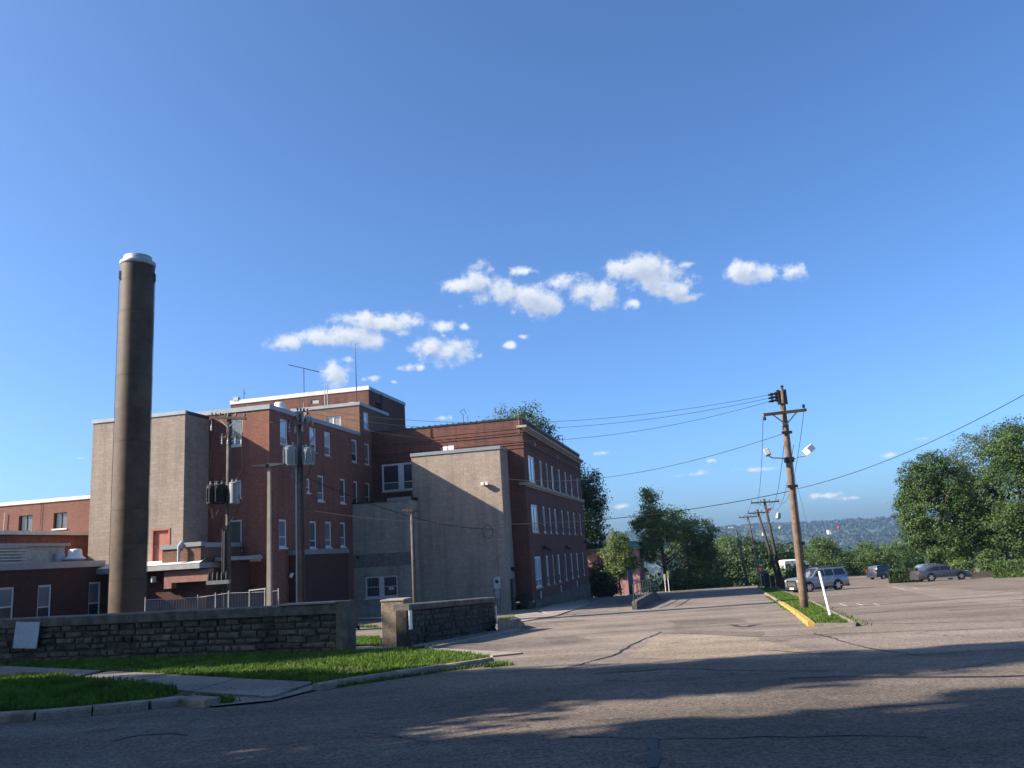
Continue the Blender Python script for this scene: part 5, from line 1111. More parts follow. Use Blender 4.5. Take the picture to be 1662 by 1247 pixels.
for pts in ([(-.8, -.3, zt + 1.2), (-.9, -.5, zt + 2.0), (-.6, -.3, zm)], [(-.4, -.3, zt + 1.2), (-.1, -.5, zt + 2.1), (.1, -.3, zm)], [(.5, -.3, zt + 1.2), (.9, -.4, zt + 1.8), (.8, -.3, zm)], [(-.8, -.3, zt), (-.7, -.5, zt - .8), (-.2, -.2, zt - 1.4)], [(.6, -.3, zt + .7), (.85, -.5, zt - .1), (.3, -.3, zt - .9), (-.1, -.2, zt - 1.3)], [(-.2, -.3, zt), (-.5, -.5, zt - .6), (-.1, -.25, zt - 1.5)],
            [(-.9, -.1, zt + .9), (-1.0, -.4, zt + .1), (-.55, -.3, zt - 1.1), (-.15, -.22, zt - 1.5)]):
    P_ = [Vector(p) for p in pts]; Q = []
    for i in range(len(P_) - 1):
        for k3 in range(5): Q.append(P_[i].lerp(P_[i + 1], k3 / 5))
    Q.append(P_[-1]); mb = MB(); mb.tube(Q, .018, 5); mb.build('jumper_wire', M_black, B1)
mb = MB(); mb.tube([(-.12, -.2, .2), (-.12, -.2, zt - 1.2)], .06, 6); mb.tube([(-.26, -.12, .2), (-.26, -.12, zt - 1.3)], .045, 6); mb.build('conduit', M_darkmetal, B1)
mb = MB(); mb.box(-1.0, .2, -.5, -.15, zt - 4.3, zt - 4.1); mb.build('equipment_shelf', M_greymetal, B1)
for k2 in range(5):
    mb = MB(); mb.lathe([(.07, 0), (.09, .1), (.07, .4), (0, .45)], (-.9 + k2 * .24, -.35, zt - 4.1), 8); mb.build('cutout', M_darkmetal, B1)

t2, z2b = base_at(486, 672, 43)
B2 = thing('utility_pole', 'wooden transformer pole carrying two pale ribbed transformers in front of the brick wing', 'utility pole', (t2.x, t2.y, z2b))
h2 = t2.z - z2b
mb = MB(); mb.tube([(0, 0, -.3), (0, 0, h2 / 2), (0, 0, h2)], [.18, .15, .12], 12); mb.build('shaft', M_wood_grey, B2, smooth=True)
mb = MB(); mb.tube([(-.19, -.12, .2), (-.15, -.1, h2 - 2)], .05, 8); mb.build('conduit', M_coping, B2)
mb = MB(); mb.tube([(.2, -.12, .4), (.16, -.1, h2 - 2.2)], .05, 8); mb.build('conduit', M_darkmetal, B2)
crossarm(B2, 0.2, -.18, h2 + .0, 1.5, R(-55), True, M_wood_grey, 4, R(-12)); crossarm(B2, -.1, -.2, h2 - .55, 1.0, R(-6), False, M_wood_grey, 3)
zt2 = at(486, 757, 43).z - z2b
transformer(B2, -.42, -.3, zt2, .36, .98, M_coping, True, 'pale ribbed transformer'); transformer(B2, .50, -.2, zt2 + .0, .30, .85, M_coping, True, 'smaller pale ribbed transformer'); transformer(B2, .2, .38, zt2 + .1, .28, .8, M_greymetal, True)
for dx, dz in ((-.45, h2 - .98 - zt2), (-.15, h2 - 1.05 - zt2), (.22, h2 - 1.0 - zt2), (.5, h2 - .55 - zt2), (.75, h2 - .75 - zt2)):
    mb = MB(); mb.lathe([(.04, 0), (.06, .08), (.035, .13), (.06, .2), (.035, .26), (.04, .33), (.012, .35), (.012, .5)], (dx, -.25, zt2 + dz), 8); mb.build('cutout', M_coping, B2)
for pts in ([(-.4, -.4, zt2 + 1.1), (-.5, -.5, zt2 + 1.7), (-.1, -.3, h2 - .1)], [(.5, -.3, zt2 + 1), (.9, -.5, zt2 + 1.5), (.7, -.6, h2 - .2)], [(-.4, -.5, zt2), (-.2, -.6, zt2 - .7), (-.1, -.25, zt2 - .9)], [(.7, -.3, zt2 + .2), (.6, -.5, zt2 - .5), (.1, -.25, zt2 - .8)]):
    P_ = [Vector(p) for p in pts]; Q = []
    for i in range(len(P_) - 1):
        for k3 in range(5): Q.append(P_[i].lerp(P_[i + 1], k3 / 5))
    Q.append(P_[-1]); mb = MB(); mb.tube(Q, .018, 5); mb.build('jumper_wire', M_black, B2)

# lamp pole
tl_, zlb = base_at(437, 757, 37.5)
t = thing('lamp_post', 'square pale concrete lamp post with two flat dark lamp heads behind the stone wall', 'lamp post', (tl_.x, tl_.y, zlb), R(-8))
hl = tl_.z - zlb
mb = MB(); mb._a([(-.11, -.11, -.2), (.11, -.11, -.2), (.11, .11, -.2), (-.11, .11, -.2), (-.065, -.065, hl), (.065, -.065, hl), (.065, .065, hl), (-.065, .065, hl)], [(0, 3, 2, 1), (4, 5, 6, 7), (0, 1, 5, 4), (1, 2, 6, 5), (2, 3, 7, 6), (3, 0, 4, 7)]); mb.build('post', M_concrete, t)
for sg in (-1, 1):
    mb = MB(); mb._a([(sg * .08, -.16, hl - .04), (sg * .75, -.2, hl - .0), (sg * .75, .2, hl - .0), (sg * .08, .16, hl - .04), (sg * .08, -.16, hl + .12), (sg * .75, -.2, hl + .07), (sg * .75, .2, hl + .07), (sg * .08, .16, hl + .12)], [(0, 3, 2, 1), (4, 5, 6, 7), (0, 1, 5, 4), (1, 2, 6, 5), (2, 3, 7, 6), (3, 0, 4, 7)]); lh = mb.build('lamp_head', M_darkmetal, t)
    mb = MB(); mb.box(min(sg * .2, sg * .65), max(sg * .2, sg * .65), -.13, .13, hl - .045, hl - .03); mb.build('lens', M_glass, lh)
mb = MB(); mb.box(-.12, .12, -.12, .12, hl, hl + .14); mb.build('junction', M_darkmetal, t)
# small service pole before the block tower
ts, zsb = base_at(668, 829, 50)
t = thing('utility_pole', 'slim bare wooden pole with a short top bar in front of the grey annex', 'utility pole', (ts.x, ts.y, zsb)); hs = ts.z - zsb
mb = MB(); mb.tube([(0, 0, -.2), (0, 0, hs)], [.13, .10], 10); mb.build('shaft', M_wood_grey, t, smooth=True)
mb = MB(); mb.bar((-.55, -.1, hs + .06), (.35, -.1, hs - .04), .10, .12); mb.build('crossarm', M_wood, t)
mb = MB(); mb.box(.1, .45, -.2, .0, hs - .1, hs + .05); mb.build('lamp_head', M_darkmetal, t)

# far poles down the street
def far_pole(label, top, base_px, arm_w, Y, arm_dz=0.35, lamp=None, m_=None, arm_ang=0, nins=4, red=False):
    tp = at(*top, Y); bp = at(base_px[0], top[1], Y); zb_ = zg(bp.x, Y)
    t = thing('utility_pole', label, 'utility pole', (bp.x, Y, zb_)); hh = tp.z - zb_; lx_ = tp.x - bp.x
    mb = MB(); mb.tube([(0, 0, -.3), (lx_ / 2, 0, hh / 2), (lx_, 0, hh)], [.19, .16, .12], 10); mb.build('shaft', m_ or M_wood_black, t, smooth=True)
    if arm_w: crossarm(t, lx_ * (1 - arm_dz / hh), -.12, hh - arm_dz, arm_w, arm_ang, True, m_ or M_wood_black, nins)
    if lamp:
        f = lamp[0] / hh; x_ = lx_ * f; mb = MB(); mb.tube([(x_, -.1, lamp[0]), (x_ + lamp[1] * .6, -.2, lamp[0] + .25), (x_ + lamp[1], -.2, lamp[0] + .3)], .035, 6); mb.build('lamp_arm', M_greymetal, t)
        mb = MB(); mb.box(-.2, .2, -.15, .15, -.28, .28); l_ = mb.build('floodlight', M_coping, t); l_.location = (x_ + lamp[1], -.2, lamp[0] + .65); l_.rotation_euler = (0, R(15), R(30))
    if red:
        mb = MB(); mb.box(lx_ * .9 + .1, lx_ * .9 + .45, -.3, -.05, hh - 1.25, hh - 1.0); mb.build('red_marker', mat('red_marker_paint', (.45, .03, .03), .5), t)
    return t, Vector((tp.x, Y, tp.z))
FP = []
FP.append(far_pole('dark far pole with crossarm and single floodlight behind the grass island', (1240, 810), (1252.5, 955), 3.0, 88, .35, (6.7, 1.0), red=True))
FP.append(far_pole('leaning dark far pole just left of the single-floodlight one', (1229, 827), (1251, 955), 2.5, 97, .4))
FP.append(far_pole('lighter far pole with crossarm standing on the small grass bank', (1213, 836), (1223, 945), 2.6, 118, .3, (6.2, 1.6), M_wood_grey))
FP.append(far_pole('farthest short pole at the crest with a lamp reaching left', (1194, 857), (1204, 947), 0, 124, .3, None, M_wood_grey))
tt = FP[3]; mb = MB(); mb.tube([(tt[1].x - tt[0].location.x, 0, tt[1].z - tt[0].location.z - .1), (tt[1].x - tt[0].location.x - .5, 0, tt[1].z - tt[0].location.z + .05)], .04, 6); mb.box(tt[1].x - tt[0].location.x - 1.0, tt[1].x - tt[0].location.x - .4, -.15, .15, tt[1].z - tt[0].location.z + .0, tt[1].z - tt[0].location.z + .16); mb.build('lamp_head', M_white, tt[0])

# wires
PL = lambda zr: MP(zr) + Vector((-.62, 0, -.05))
B1t = Vector((t1.x, t1.y - .2, t1.z - .1)); B2t = Vector((t2.x, t2.y - .2, t2.z))
wire('power_wire', 'topmost thin power wire from the island pole to the transformer poles', PL(topz - .15), B2t + Vector((.6, -.4, .15)), 1.0, .009, 'power wires crossing to the transformer poles')
wire('power_wire', 'second thin power wire from the island pole to the transformer poles', PL(topz - .3), B2t + Vector((.2, 0, .05)), 1.15, .009, 'power wires crossing to the transformer poles')
wire('power_wire', 'lowest of the three wires leaving the island pole top', PL(topz - .45), B2t + Vector((-.1, 0, -.1)), 1.6, .009, 'power wires crossing to the transformer poles')
zc = at(1264, 703, pb.y).z; cA = MP(zc - pb.z)
wire('power_wire', 'sagging service cable from the island pole to the block tower top', cA, at(820, 777, 62), .9, .013)
zc = at(1280, 797, pb.y).z; cB = MP(zc - pb.z)
wire('telephone_cable', 'sagging telephone cable from the island pole towards the yard poles', cB, Vector((t2.x, t2.y - .2, at(486, 826, 43).z)), 1.1, .016)
wire('telephone_cable', 'thick cable rising from the island pole out of the picture to the upper right', cB + Vector((.1, 0, .05)), at(1800, 560, 22), .5, .012)
mastC = BW(-2.12, -2.95, 3.5)
wire('service_cable', 'black service cable sagging from the transformer pole to the block tower mast', Vector((t2.x, t2.y - .2, at(486, 770, 43).z)), mastC, .7, .022)
loopc = [mastC, BW(-2.6, -3.0, 3.9), BW(-3.0, -3.0, 3.5), BW(-2.9, -3.0, 3.0), BW(-2.5, -3.0, 2.8), BW(-2.2, -3.0, 3.2), mastC]
mb = MB(); mb.tube(loopc, .02, 5); tag(mb.build('cable_loop', M_black), 'loose loop of black cable at the block tower mast', 'cable')
wire('power_wire', 'wire from the leaning transformer pole to the other transformer pole', B1t + Vector((.9, 0, 0)), B2t + Vector((-.3, 0, -.3)), .3, .013)
for k2, dx in enumerate((-1.3, -.2, .4, 1.3)):
    wire('power_wire', ('leftmost', 'second', 'third', 'rightmost')[k2] + ' of the four wires from the island pole down the street', MP(topz - (1.0 if abs(dx) > 1 else 2.5)) + Vector((dx * .7, 0, 0)), FP[0][1] + Vector((dx, 0, -.2)), 1.8, .012, 'street wires between the poles')
    wire('power_wire', ('leftmost', 'second', 'third', 'rightmost')[k2] + ' of the four far wires between the distant poles', FP[0][1] + Vector((dx, 0, -.2)), FP[2][1] + Vector((dx * .8, 0, -.2)), .5, .012, 'far street wires')
wire('telephone_cable', 'thick cable between the two farthest street poles', FP[3][1] + Vector((0, 0, -.4)), FP[1][1] + Vector((0, 0, -4.3)), .5, .04)
wire('power_wire', 'very thin high wire crossing the far valley with marker balls', at(1040, 842, 230), at(1700, 846, 200), 4, .02)
for px_, c_, nm in ((1361, (.6, .03, .03), 'red'), (1266, (.55, .45, .05), 'yellow')):
    mb = MB(); mb.lathe([(.0, -.36), (.2, -.3), (.36, 0), (.2, .3), (0, .36)], (0, 0, 0), 12); q = at(px_, 857, 215)
    o_ = mb.build('marker_ball', mat(nm + '_ball_paint', c_, .5), None, smooth=True); o_.location = q; tag(o_, nm + ' round marker ball hanging on the far wire', 'marker ball')

# ------------------------------------------------------------------ ramp wall with railing
r0_, r1_ = G(1034, 990), G(1072, 972)
t = thing('ramp_wall', 'low concrete ramp wall with a green pipe railing beside the road', 'ramp wall', tuple(r0_)); dR = (r1_ - r0_); dR.z = 0; lR = dR.length; dR.normalize(); sR = Vector((-dR.y, dR.x, 0)) * .28
zr = lambda s: zg((r0_ + dR * s).x, (r0_ + dR * s).y) - r0_.z
prof = [(0, .28), (.6, .62), (lR * .55, 1.25), (lR * .72, 1.25), (lR, .1)]
prof = [(0, .36), (.5, .48), (lR * .62, .72), (lR * .8, .68), (lR, .10)]
for (s0, h0), (s1, h1_) in zip(prof[:-1], prof[1:]):
    a, b = dR * s0, dR * s1; mb = MB(); mb._a([(a.x, a.y, zr(s0) - .3), (b.x, b.y, zr(s1) - .3), (b.x + sR.x, b.y + sR.y, zr(s1) - .3), (a.x + sR.x, a.y + sR.y, zr(s0) - .3), (a.x, a.y, zr(s0) + h0), (b.x, b.y, zr(s1) + h1_), (b.x + sR.x, b.y + sR.y, zr(s1) + h1_), (a.x + sR.x, a.y + sR.y, zr(s0) + h0)],
        [(0, 3, 2, 1), (4, 5, 6, 7), (0, 1, 5, 4), (1, 2, 6, 5), (2, 3, 7, 6), (3, 0, 4, 7)]); mb.build('wall_section', M_copingstone, t)
M_rail = mat('green_rail_paint', (.025, .04, .032), .5, .4)
def zr_top(s):
    for (s0, h0), (s1, h1_) in zip(prof[:-1], prof[1:]):
        if s <= s1: return zr(s) + h0 + (h1_ - h0) * (s - s0) / (s1 - s0)
    return zr(s)
prev = None
for k2 in range(8):
    s = .2 + k2 * (lR * .72) / 7; p = dR * s + sR * .5; zt_ = zr_top(s); mb = MB(); mb.tube([(p.x, p.y, zt_ - .1), (p.x, p.y, zt_ + 1.0)], .03, 6); mb.build('rail_post', M_rail, t)
    if prev:
        for hh in (1.0, .45):
            mb = MB(); mb.tube([(prev[0], prev[1], prev[2] + hh), (p.x, p.y, zt_ + hh)], .035, 6); mb.build('rail', M_rail, t)
    prev = (p.x, p.y, zt_)

# ------------------------------------------------------------------ signs and small street things
q = at(1237, 955, 92); zb_ = zg(q.x, 92)
t = thing('yield_sign', 'red and white triangular yield sign under a green street-name sign', 'sign', (q.x, 92, zb_), R(4)); tc_ = at(1237, 925, 92)
hz = tc_.z - zb_
mb = MB(); mb.tube([(0, 0, -.2), (0, 0, hz + 1.15)], .035, 6); mb.build('post', M_steel, t)
M_redp = mat('sign_red', (.55, .05, .035), .5, var=.04); M_greenp = mat('sign_green', (.03, .16, .08), .5, var=.05)
def tri(w, y, m_, nm):
    h_ = w * .866; mb = MB(); mb._a([(-w / 2, y, hz + h_ * .5), (w / 2, y, hz + h_ * .5), (0, y, hz - h_ * .5), (-w / 2, y + .02, hz + h_ * .5), (w / 2, y + .02, hz + h_ * .5), (0, y + .02, hz - h_ * .5)], [(0, 2, 1), (3, 4, 5), (0, 1, 4, 3), (1, 2, 5, 4), (2, 0, 3, 5)]); return mb.build(nm, m_, t)
tri(.95, -.06, M_redp, 'sign_plate'); 
mb = MB(); w = .40; h_ = w * .866; y_ = -.064; o2 = .035; mb._a([(-w / 2, y_, hz + .03 + h_ * .5), (w / 2, y_, hz + .03 + h_ * .5), (0, y_, hz + .03 - h_ * .5)], [(0, 2, 1)]); mb.build('white_centre', M_white, t)
mb = MB(); mb.box(-.5, .5, -.03, -.01, hz + .72, hz + .92); mb.build('street_name_plate', M_greenp, t); mb = MB(); mb.box(-.012, .012, -.45, .45, hz + .94, hz + 1.12); mb.build('street_name_plate', M_greenp, t)
fc = bpy.data.curves.new('lettering', 'FONT'); fc.body = 'YIELD'; fc.size = .10; fc.align_x = 'CENTER'; fc.extrude = .001; fc.materials.append(M_redp)
fo_ = bpy.data.objects.new('lettering_curve', fc); col.objects.link(fo_); bpy.context.view_layer.update(); fme = bpy.data.meshes.new_from_object(fo_.evaluated_get(bpy.context.evaluated_depsgraph_get())); bpy.data.objects.remove(fo_); fo_ = bpy.data.objects.new('lettering', fme); col.objects.link(fo_); fo_.parent = t; fo_.location = (0, -.068, hz + .10); fo_.rotation_euler = (R(90), 0, 0)
# dark utility cabinets / boards behind the poles
for (px0, px1, pyt, Y, lab) in ((1239, 1247, 931, 91, 'narrow dark utility cabinet under the yield sign'), (1250, 1256, 935, 90, 'narrow dark board at the foot of the far dark pole')):
    a, b = at(px0, pyt, Y), at(px1, pyt, Y); zb_ = zg(a.x, Y); t = thing('utility_cabinet', lab, 'cabinet', ((a.x + b.x) / 2, Y, zb_)); w = (b.x - a.x) / 2
    mb = MB(); mb.box(-w, w, -.2, .2, -.1, a.z - zb_); mb.build('casing', mat('dark_blue_paint', (.02, .028, .045), .6), t); mb = MB(); mb.box(-w - .04, w + .04, -.24, .24, a.z - zb_, a.z - zb_ + .06); mb.build('cap', M_darkmetal, t)
# dark board fence with hedge by the SUV
a, b = at(1255, 937, 84), at(1297, 936, 82); 
t = thing('board_fence', 'low dark board fence behind the silver SUV', 'fence', (a.x, a.y, zg(a.x, a.y))); nB = 14
for k2 in range(nB):
    p = a.lerp(b, k2 / nB); p2 = a.lerp(b, (k2 + .92) / nB); zz = zg(p.x, p.y); mb = MB(); mb.box(p.x - a.x, p2.x - a.x, p.y - a.y, p.y - a.y + .04, zz - zg(a.x, a.y) - .1, p.z - zg(a.x, a.y)); mb.build('board', M_wood_black, t)
# blue post and marker posts on the far left side of the street
q = at(1022, 925, 104); zb_ = zg(q.x, 104)
t = thing('sign_pylon', 'dark blue upright sign pylon beyond the ramp railing', 'sign', (q.x, 104, zb_)); mb = MB(); mb.box(-.3, .3, -.12, .12, 0, q.z - zb_); mb.build('panel', mat('deep_blue_paint', (.012, .03, .07), .5), t); mb = MB(); mb.box(-.38, .38, -.2, .2, -.1, .12); mb.build('base', M_concrete, t)
for (px_, pyt, Y, lab, cc_) in ((1083, 927, 112, 'slim marker post with yellow-green plate near the big tree', (.35, .42, .10)), (1078, 932, 114, 'slim white post left of the yellow-green marker', (.55, .55, .5))):
    q = at(px_, pyt, Y); zb_ = zg(q.x, Y); t = thing('marker_post', lab, 'post', (q.x, Y, zb_)); mb = MB(); mb.tube([(0, 0, -.1), (0, 0, q.z - zb_)], .045, 6); mb.build('post', M_white, t)
    mb = MB(); mb.box(-.13, .13, -.07, -.05, q.z - zb_ - .9, q.z - zb_); mb.build('plate', mat('plate_' + str(px_), cc_, .6), t)
for k2, px_ in enumerate((1003, 1009, 1034)):
    q = at(px_, 940, 106 + k2); zb_ = zg(q.x, q.y); t = thing('marker_post', ['thin pale post left of the young tree trunk', 'thin pale post right of the young tree trunk', 'thin pale post beside the blue pylon'][k2], 'post', (q.x, q.y, zb_)); mb = MB(); mb.tube([(0, 0, -.1), (0, 0, q.z - zb_)], .05, 6); mb.build('shaft', M_concrete, t); mb = MB(); mb.lathe([(.07, 0), (.07, .08), (0, .12)], (0, 0, q.z - zb_), 8); mb.build('cap', M_white, t)

# ------------------------------------------------------------------ pink house
hp = at(953, 960, 118); hy = 118; zb_ = zg(hp.x, hy) - .2
Hh = thing('pink_house', 'two-tone pinkish red building with green roof edge seen past the brick building', 'house', (hp.x, hy, zb_), -TH)
def HX(px): return (at(px, 900, hy) - Vector((hp.x, hy, 0))).dot(V)
xR = HX(1037); tz = at(1000, 893, hy).z - zb_; wz = (at(980, 903, hy).z - zb_, at(980, 919, hy).z - zb_); wx = (HX(969), HX(979))
M_pink = mat('pink_stucco', (.30, .155, .145), .9, var=.08, grain=.1); M_redp2 = mat('red_siding', (.36, .075, .05), .8, var=.1); M_gr = mat('green_roofing', (.06, .15, .10), .6, var=.12)
mb = MB(); wall_face(mb, 'V', 0, -3, xR, -1, tz, [(wx[0], wx[1], wz[1], wz[0]), (HX(1010), HX(1020), wz[1], wz[0])], .15); wall_face(mb, 'U', xR, 0, 9, -1, tz, [(1.0, 3.2, .2, 2.6)], .3); mb.quad((-3, 9, -1), (-3, 0, -1), (-3, 0, tz), (-3, 9, tz)); mb.quad((xR, 9, -1), (-3, 9, -1), (-3, 9, tz), (xR, 9, tz)); mb.build('wall', M_pink, Hh)
mb = MB(); mb.box(-3.4, xR + .4, -.5, 9.3, tz, tz + .35); mb._a([(-3.4, -.5, tz + .35), (xR + .4, -.5, tz + .35), (xR - .4, 3, tz + 1.1), (-3, 3, tz + 1.1), (-3.4, 9.3, tz + .35), (xR + .4, 9.3, tz + .35)], [(0, 1, 2, 3), (3, 2, 5, 4)]); mb.build('roof', M_gr, Hh)
for q in ((wx[0], wx[1], wz[1], wz[0]), (HX(1010), HX(1020), wz[1], wz[0])): window(Hh, (0, 0, 0), 'V', 0, *q, cols=2, rail=0, fw_=.08, framemat=M_redp2)
mb = MB(); mb.box(wx[0] - 1.0, HX(1002), -.05, -.005, .3, wz[1] - .15); mb.build('red_panel', M_redp2, Hh)
mb = MB(); mb.box(xR + .0, xR + .05, 1.4, 2.4, 0, 2.3); mb.box(xR + .06, xR + .08, 1.7, 2.1, 1.2, 1.5); mb.build('door', M_darkmetal, Hh)
mb = MB(); mb.box(HX(978) - .4, HX(978) + .4, 2.0, 2.9, tz + .5, tz + 1.9); mb.lathe([(.5, 0), (.5, .1), (.3, .2), (0, .22)], (HX(978), 2.45, tz + 1.9), 12); mb.build('chimney', M_white, Hh)

# ------------------------------------------------------------------ vehicles
def loft(mb, secs):
    n = len(secs[0]); b = len(mb.v)
    for s in secs: mb.v += [tuple(p) for p in s]
    for i in range(len(secs) - 1):
        for j in range(n):
            mb.f.append((b + i * n + j, b + (i + 1) * n + j, b + (i + 1) * n + (j + 1) % n, b + i * n + (j + 1) % n)); mb.mi.append(mb.cm)
    mb.f.append(tuple(b + j for j in range(n))); mb.mi.append(mb.cm); mb.f.append(tuple(b + (len(secs) - 1) * n + j for j in range(n))[::-1]); mb.mi.append(mb.cm)
def carpaint(name, c, metal=.6, rough=.3):
    m_ = bpy.data.materials.new(name); m_.use_nodes = True; b = m_.node_tree.nodes['Principled BSDF']; nt = m_.node_tree
    t_ = N(nt, 'ShaderNodeTexCoord'); nz_ = N(nt, 'ShaderNodeTexNoise', _Scale=2.0, _Detail=5.0); nt.links.new(t_.outputs['Object'], nz_.inputs['Vector'])
    mr = N(nt, 'ShaderNodeMapRange'); nt.links.new(nz_.outputs['Fac'], mr.inputs['Value']); mr.inputs['To Min'].default_value = rough - .06; mr.inputs['To Max'].default_value = rough + .14; nt.links.new(mr.outputs[0], b.inputs['Roughness'])
    sc_ = N(nt, 'ShaderNodeVectorMath', operation='SCALE'); sc_.inputs[0].default_value = c; m2 = N(nt, 'ShaderNodeMapRange'); nt.links.new(nz_.outputs['Fac'], m2.inputs['Value']); m2.inputs['To Min'].default_value = .88; m2.inputs['To Max'].default_value = 1.1; nt.links.new(m2.outputs[0], sc_.inputs['Scale']); nt.links.new(sc_.outputs[0], b.inputs['Base Color'])
    b.inputs['Metallic'].default_value = metal; b.inputs['Coat Weight'].default_value = .7; b.inputs['Coat Roughness'].default_value = .08
    return m_
M_cglass = glass('car_glass', (.006, .008, .01), .03, .0); M_cglass.node_tree.nodes['Principled BSDF'].inputs['Coat Weight'].default_value = .45; M_tyre = mat('tyre_rubber', (.018, .018, .018), .85); M_rim = mat('alloy', (.62, .60, .56), .3, .6, .7, var=.05)
M_tail = mat('tail_lamp_red', (.2, .008, .008), .3, .5); M_head = mat('headlamp', (.35, .37, .4), .15, .7, .2); M_trim = mat('black_trim', (.02, .02, .022), .5)
def car(name, label, loc, heading, paint, L, Wd, prof, roofp, wb, xf, wr, belt, ground_z, suv=False, plate=True):
    """prof: hood/boot outline (x from rear to front, z); roofp: glasshouse side polygon (x,z) rear-bottom, rear-top, front-top, front-bottom"""
    t = thing(name, label, 'car', (loc.x, loc.y, ground_z), heading)
    hw = Wd / 2; gc = .22 if not suv else .30
    secs = []
    for (x, z) in prof:
        e = max(0, abs(x) - L * .40) / (L * .10); w = hw * (1 - .13 * min(1, e) ** 1.5); sh = z; bz = gc + (.12 * min(1, e))
        mid = (bz + sh) * .5
        secs.append([(x, -w * .93, bz), (x, -w, bz + .12), (x, -w, mid), (x, -w * .985, sh - .12), (x, -w * .90, sh - .02), (x, -w * .6, sh + .015), (x, 0, sh + .025), (x, w * .6, sh + .015), (x, w * .90, sh - .02), (x, w * .985, sh - .12), (x, w, mid), (x, w, bz + .12), (x, w * .93, bz)])
    mb = MB(); loft(mb, secs); body = mb.build('body', paint, t, smooth=True); em = body.modifiers.new('e', 'EDGE_SPLIT'); em.split_angle = R(38)
    # glasshouse
    (xb, zb1), (xt, zt1), (xft, zft), (xfb, zfb) = roofp; wi = hw * .90; wtp = hw * .72
    pts = []
    nS = 9
    secs = []
    for i in range(nS + 1):
        f = i / nS
        # sweep x along the roofline with a rounded crown
        if f < .25: g_ = f / .25; xs, zs_ = xb + (xt - xb) * g_, zb1 + (zt1 - zb1) * (1 - (1 - g_) ** 1.6)
        elif f > .7: g_ = (f - .7) / .3; xs, zs_ = xft + (xfb - xft) * g_, zft + (zfb - zft) * g_ ** 1.15
        else: g_ = (f - .25) / .45; xs, zs_ = xt + (xft - xt) * g_, zt1 + (zft - zt1) * g_ + .03 * math.sin(math.pi * g_)
        b0 = belt - .03; hgt = max(.02, zs_ - b0); k_ = min(1, hgt / (zt1 - belt)); wt_ = wi + (wtp - wi) * k_
        secs.append([(xs, -wi, b0), (xs, -wt_, b0 + hgt * .88), (xs, -wt_ * .86, b0 + hgt), (xs, 0, b0 + hgt + .02), (xs, wt_ * .86, b0 + hgt), (xs, wt_, b0 + hgt * .88), (xs, wi, b0)])
    mb = MB(); loft(mb, secs); gh = mb.build('roof', paint, t, smooth=True); em = gh.modifiers.new('e', 'EDGE_SPLIT'); em.split_angle = R(38)
    # side windows as panels just proud of the glasshouse
    def sidew(poly, nm, sg):
        mb = MB(); vs = []
        for (x, z) in poly:
            k_ = (z - (belt - .03)) / ((zt1 - (belt - .03)) * .88); yy = wi + (wtp - wi) * k_ * .97 + .012; vs.append((x, sg * yy, z))
        mb.poly(vs if sg < 0 else vs[::-1]); return mb.build(nm, M_cglass, t)
    zt_ = zt1 - .14
    Xb, Xf = xb + .18, xfb - .25
    slopeR = (xt - xb) / (zt1 - belt); slopeF = (xfb - xft) / (zft - belt)
    if suv: cutsx = [(Xb + .02, Xb + 1.15), (Xb + 1.27, Xb + 2.10), (Xb + 2.18, Xf)]
    else: cutsx = [(Xb + .10, (Xb + Xf) / 2 - .05), ((Xb + Xf) / 2 + .03, Xf)]
    for sg in (-1, 1):
        for i, (x0, x1) in enumerate(cutsx):
            x0t = x0 + (slopeR * (zt_ - belt) if i == 0 else .02); x1t = x1 - (slopeF * (zt_ - belt) if i == len(cutsx) - 1 else .02)
            sidew([(x0, belt + .03), (x1, belt + .03), (x1t, zt_), (x0t, zt_)], 'side_window', sg)
    # windscreen and rear screen
    for (xa, za, xc, zc_, nm, sgn_) in ((xfb - .06, belt + .04, xft + .06, zft - .05, 'windscreen', 1), (xb + .05, belt + .05, xt - .05, zt1 - .08, 'rear_window', -1)):
        mb = MB(); o_ = .02 * sgn_; a = [(xa + o_, -wi * .88, za), (xa + o_, wi * .88, za), (xc + o_ * 1.5, wtp * .84, zc_ + .03), (xc + o_ * 1.5, -wtp * .84, zc_ + .03)]
        mb.poly(a if sgn_ > 0 else a[::-1]); mb.build(nm, M_cglass, t)
    for (x, sg) in ((xf, -1), (xf, 1), (xf - wb, -1), (xf - wb, 1)):
        wy = sg * (hw - .11)
        mb = MB(); mb.tube([(x, wy - .11, wr), (x, wy - .09, wr), (x, wy + .09, wr), (x, wy + .11, wr)], [wr * .93, wr, wr, wr * .93], 26); wh = mb.build('wheel', M_tyre, t)
        mb = MB(); mb.tube([(x, sg * (hw + .002), wr), (x, sg * (hw + .006), wr)], wr * .42, 20)
        for k_ in range(6):
            a_ = k_ * math.pi / 3; mb.bar((x, sg * (hw + .004), wr), (x + math.cos(a_) * wr * .66, sg * (hw + .004), wr + math.sin(a_) * wr * .66), .02, wr * .2, (0, 1, 0) if False else (-math.sin(a_), 0, math.cos(a_)))
        mb.tube([(x, sg * (hw - .03), wr), (x, sg * (hw + .005), wr)], wr * .69, 24, cap=False)
        mb.build('rim', M_rim, wh)
        # dark wheel arch
        mb = MB(); n_ = 16; ring = []
        for k_ in range(n_ + 1):
            a_ = math.pi * k_ / n_; ring.append((math.cos(a_), math.sin(a_)))
        for k_ in range(n_):
            (c0, s0), (c1, s1) = ring[k_], ring[k_ + 1]; r0a, r1a = wr * .9, wr * 1.17; yy = sg * (hw + .003)
            mb.quad((x + c0 * r0a, yy, wr + s0 * r0a), (x + c1 * r0a, yy, wr + s1 * r0a), (x + c1 * r1a, yy, wr + s1 * r1a), (x + c0 * r1a, yy, wr + s0 * r1a))
        mb.build('wheel_arch', M_trim, t)
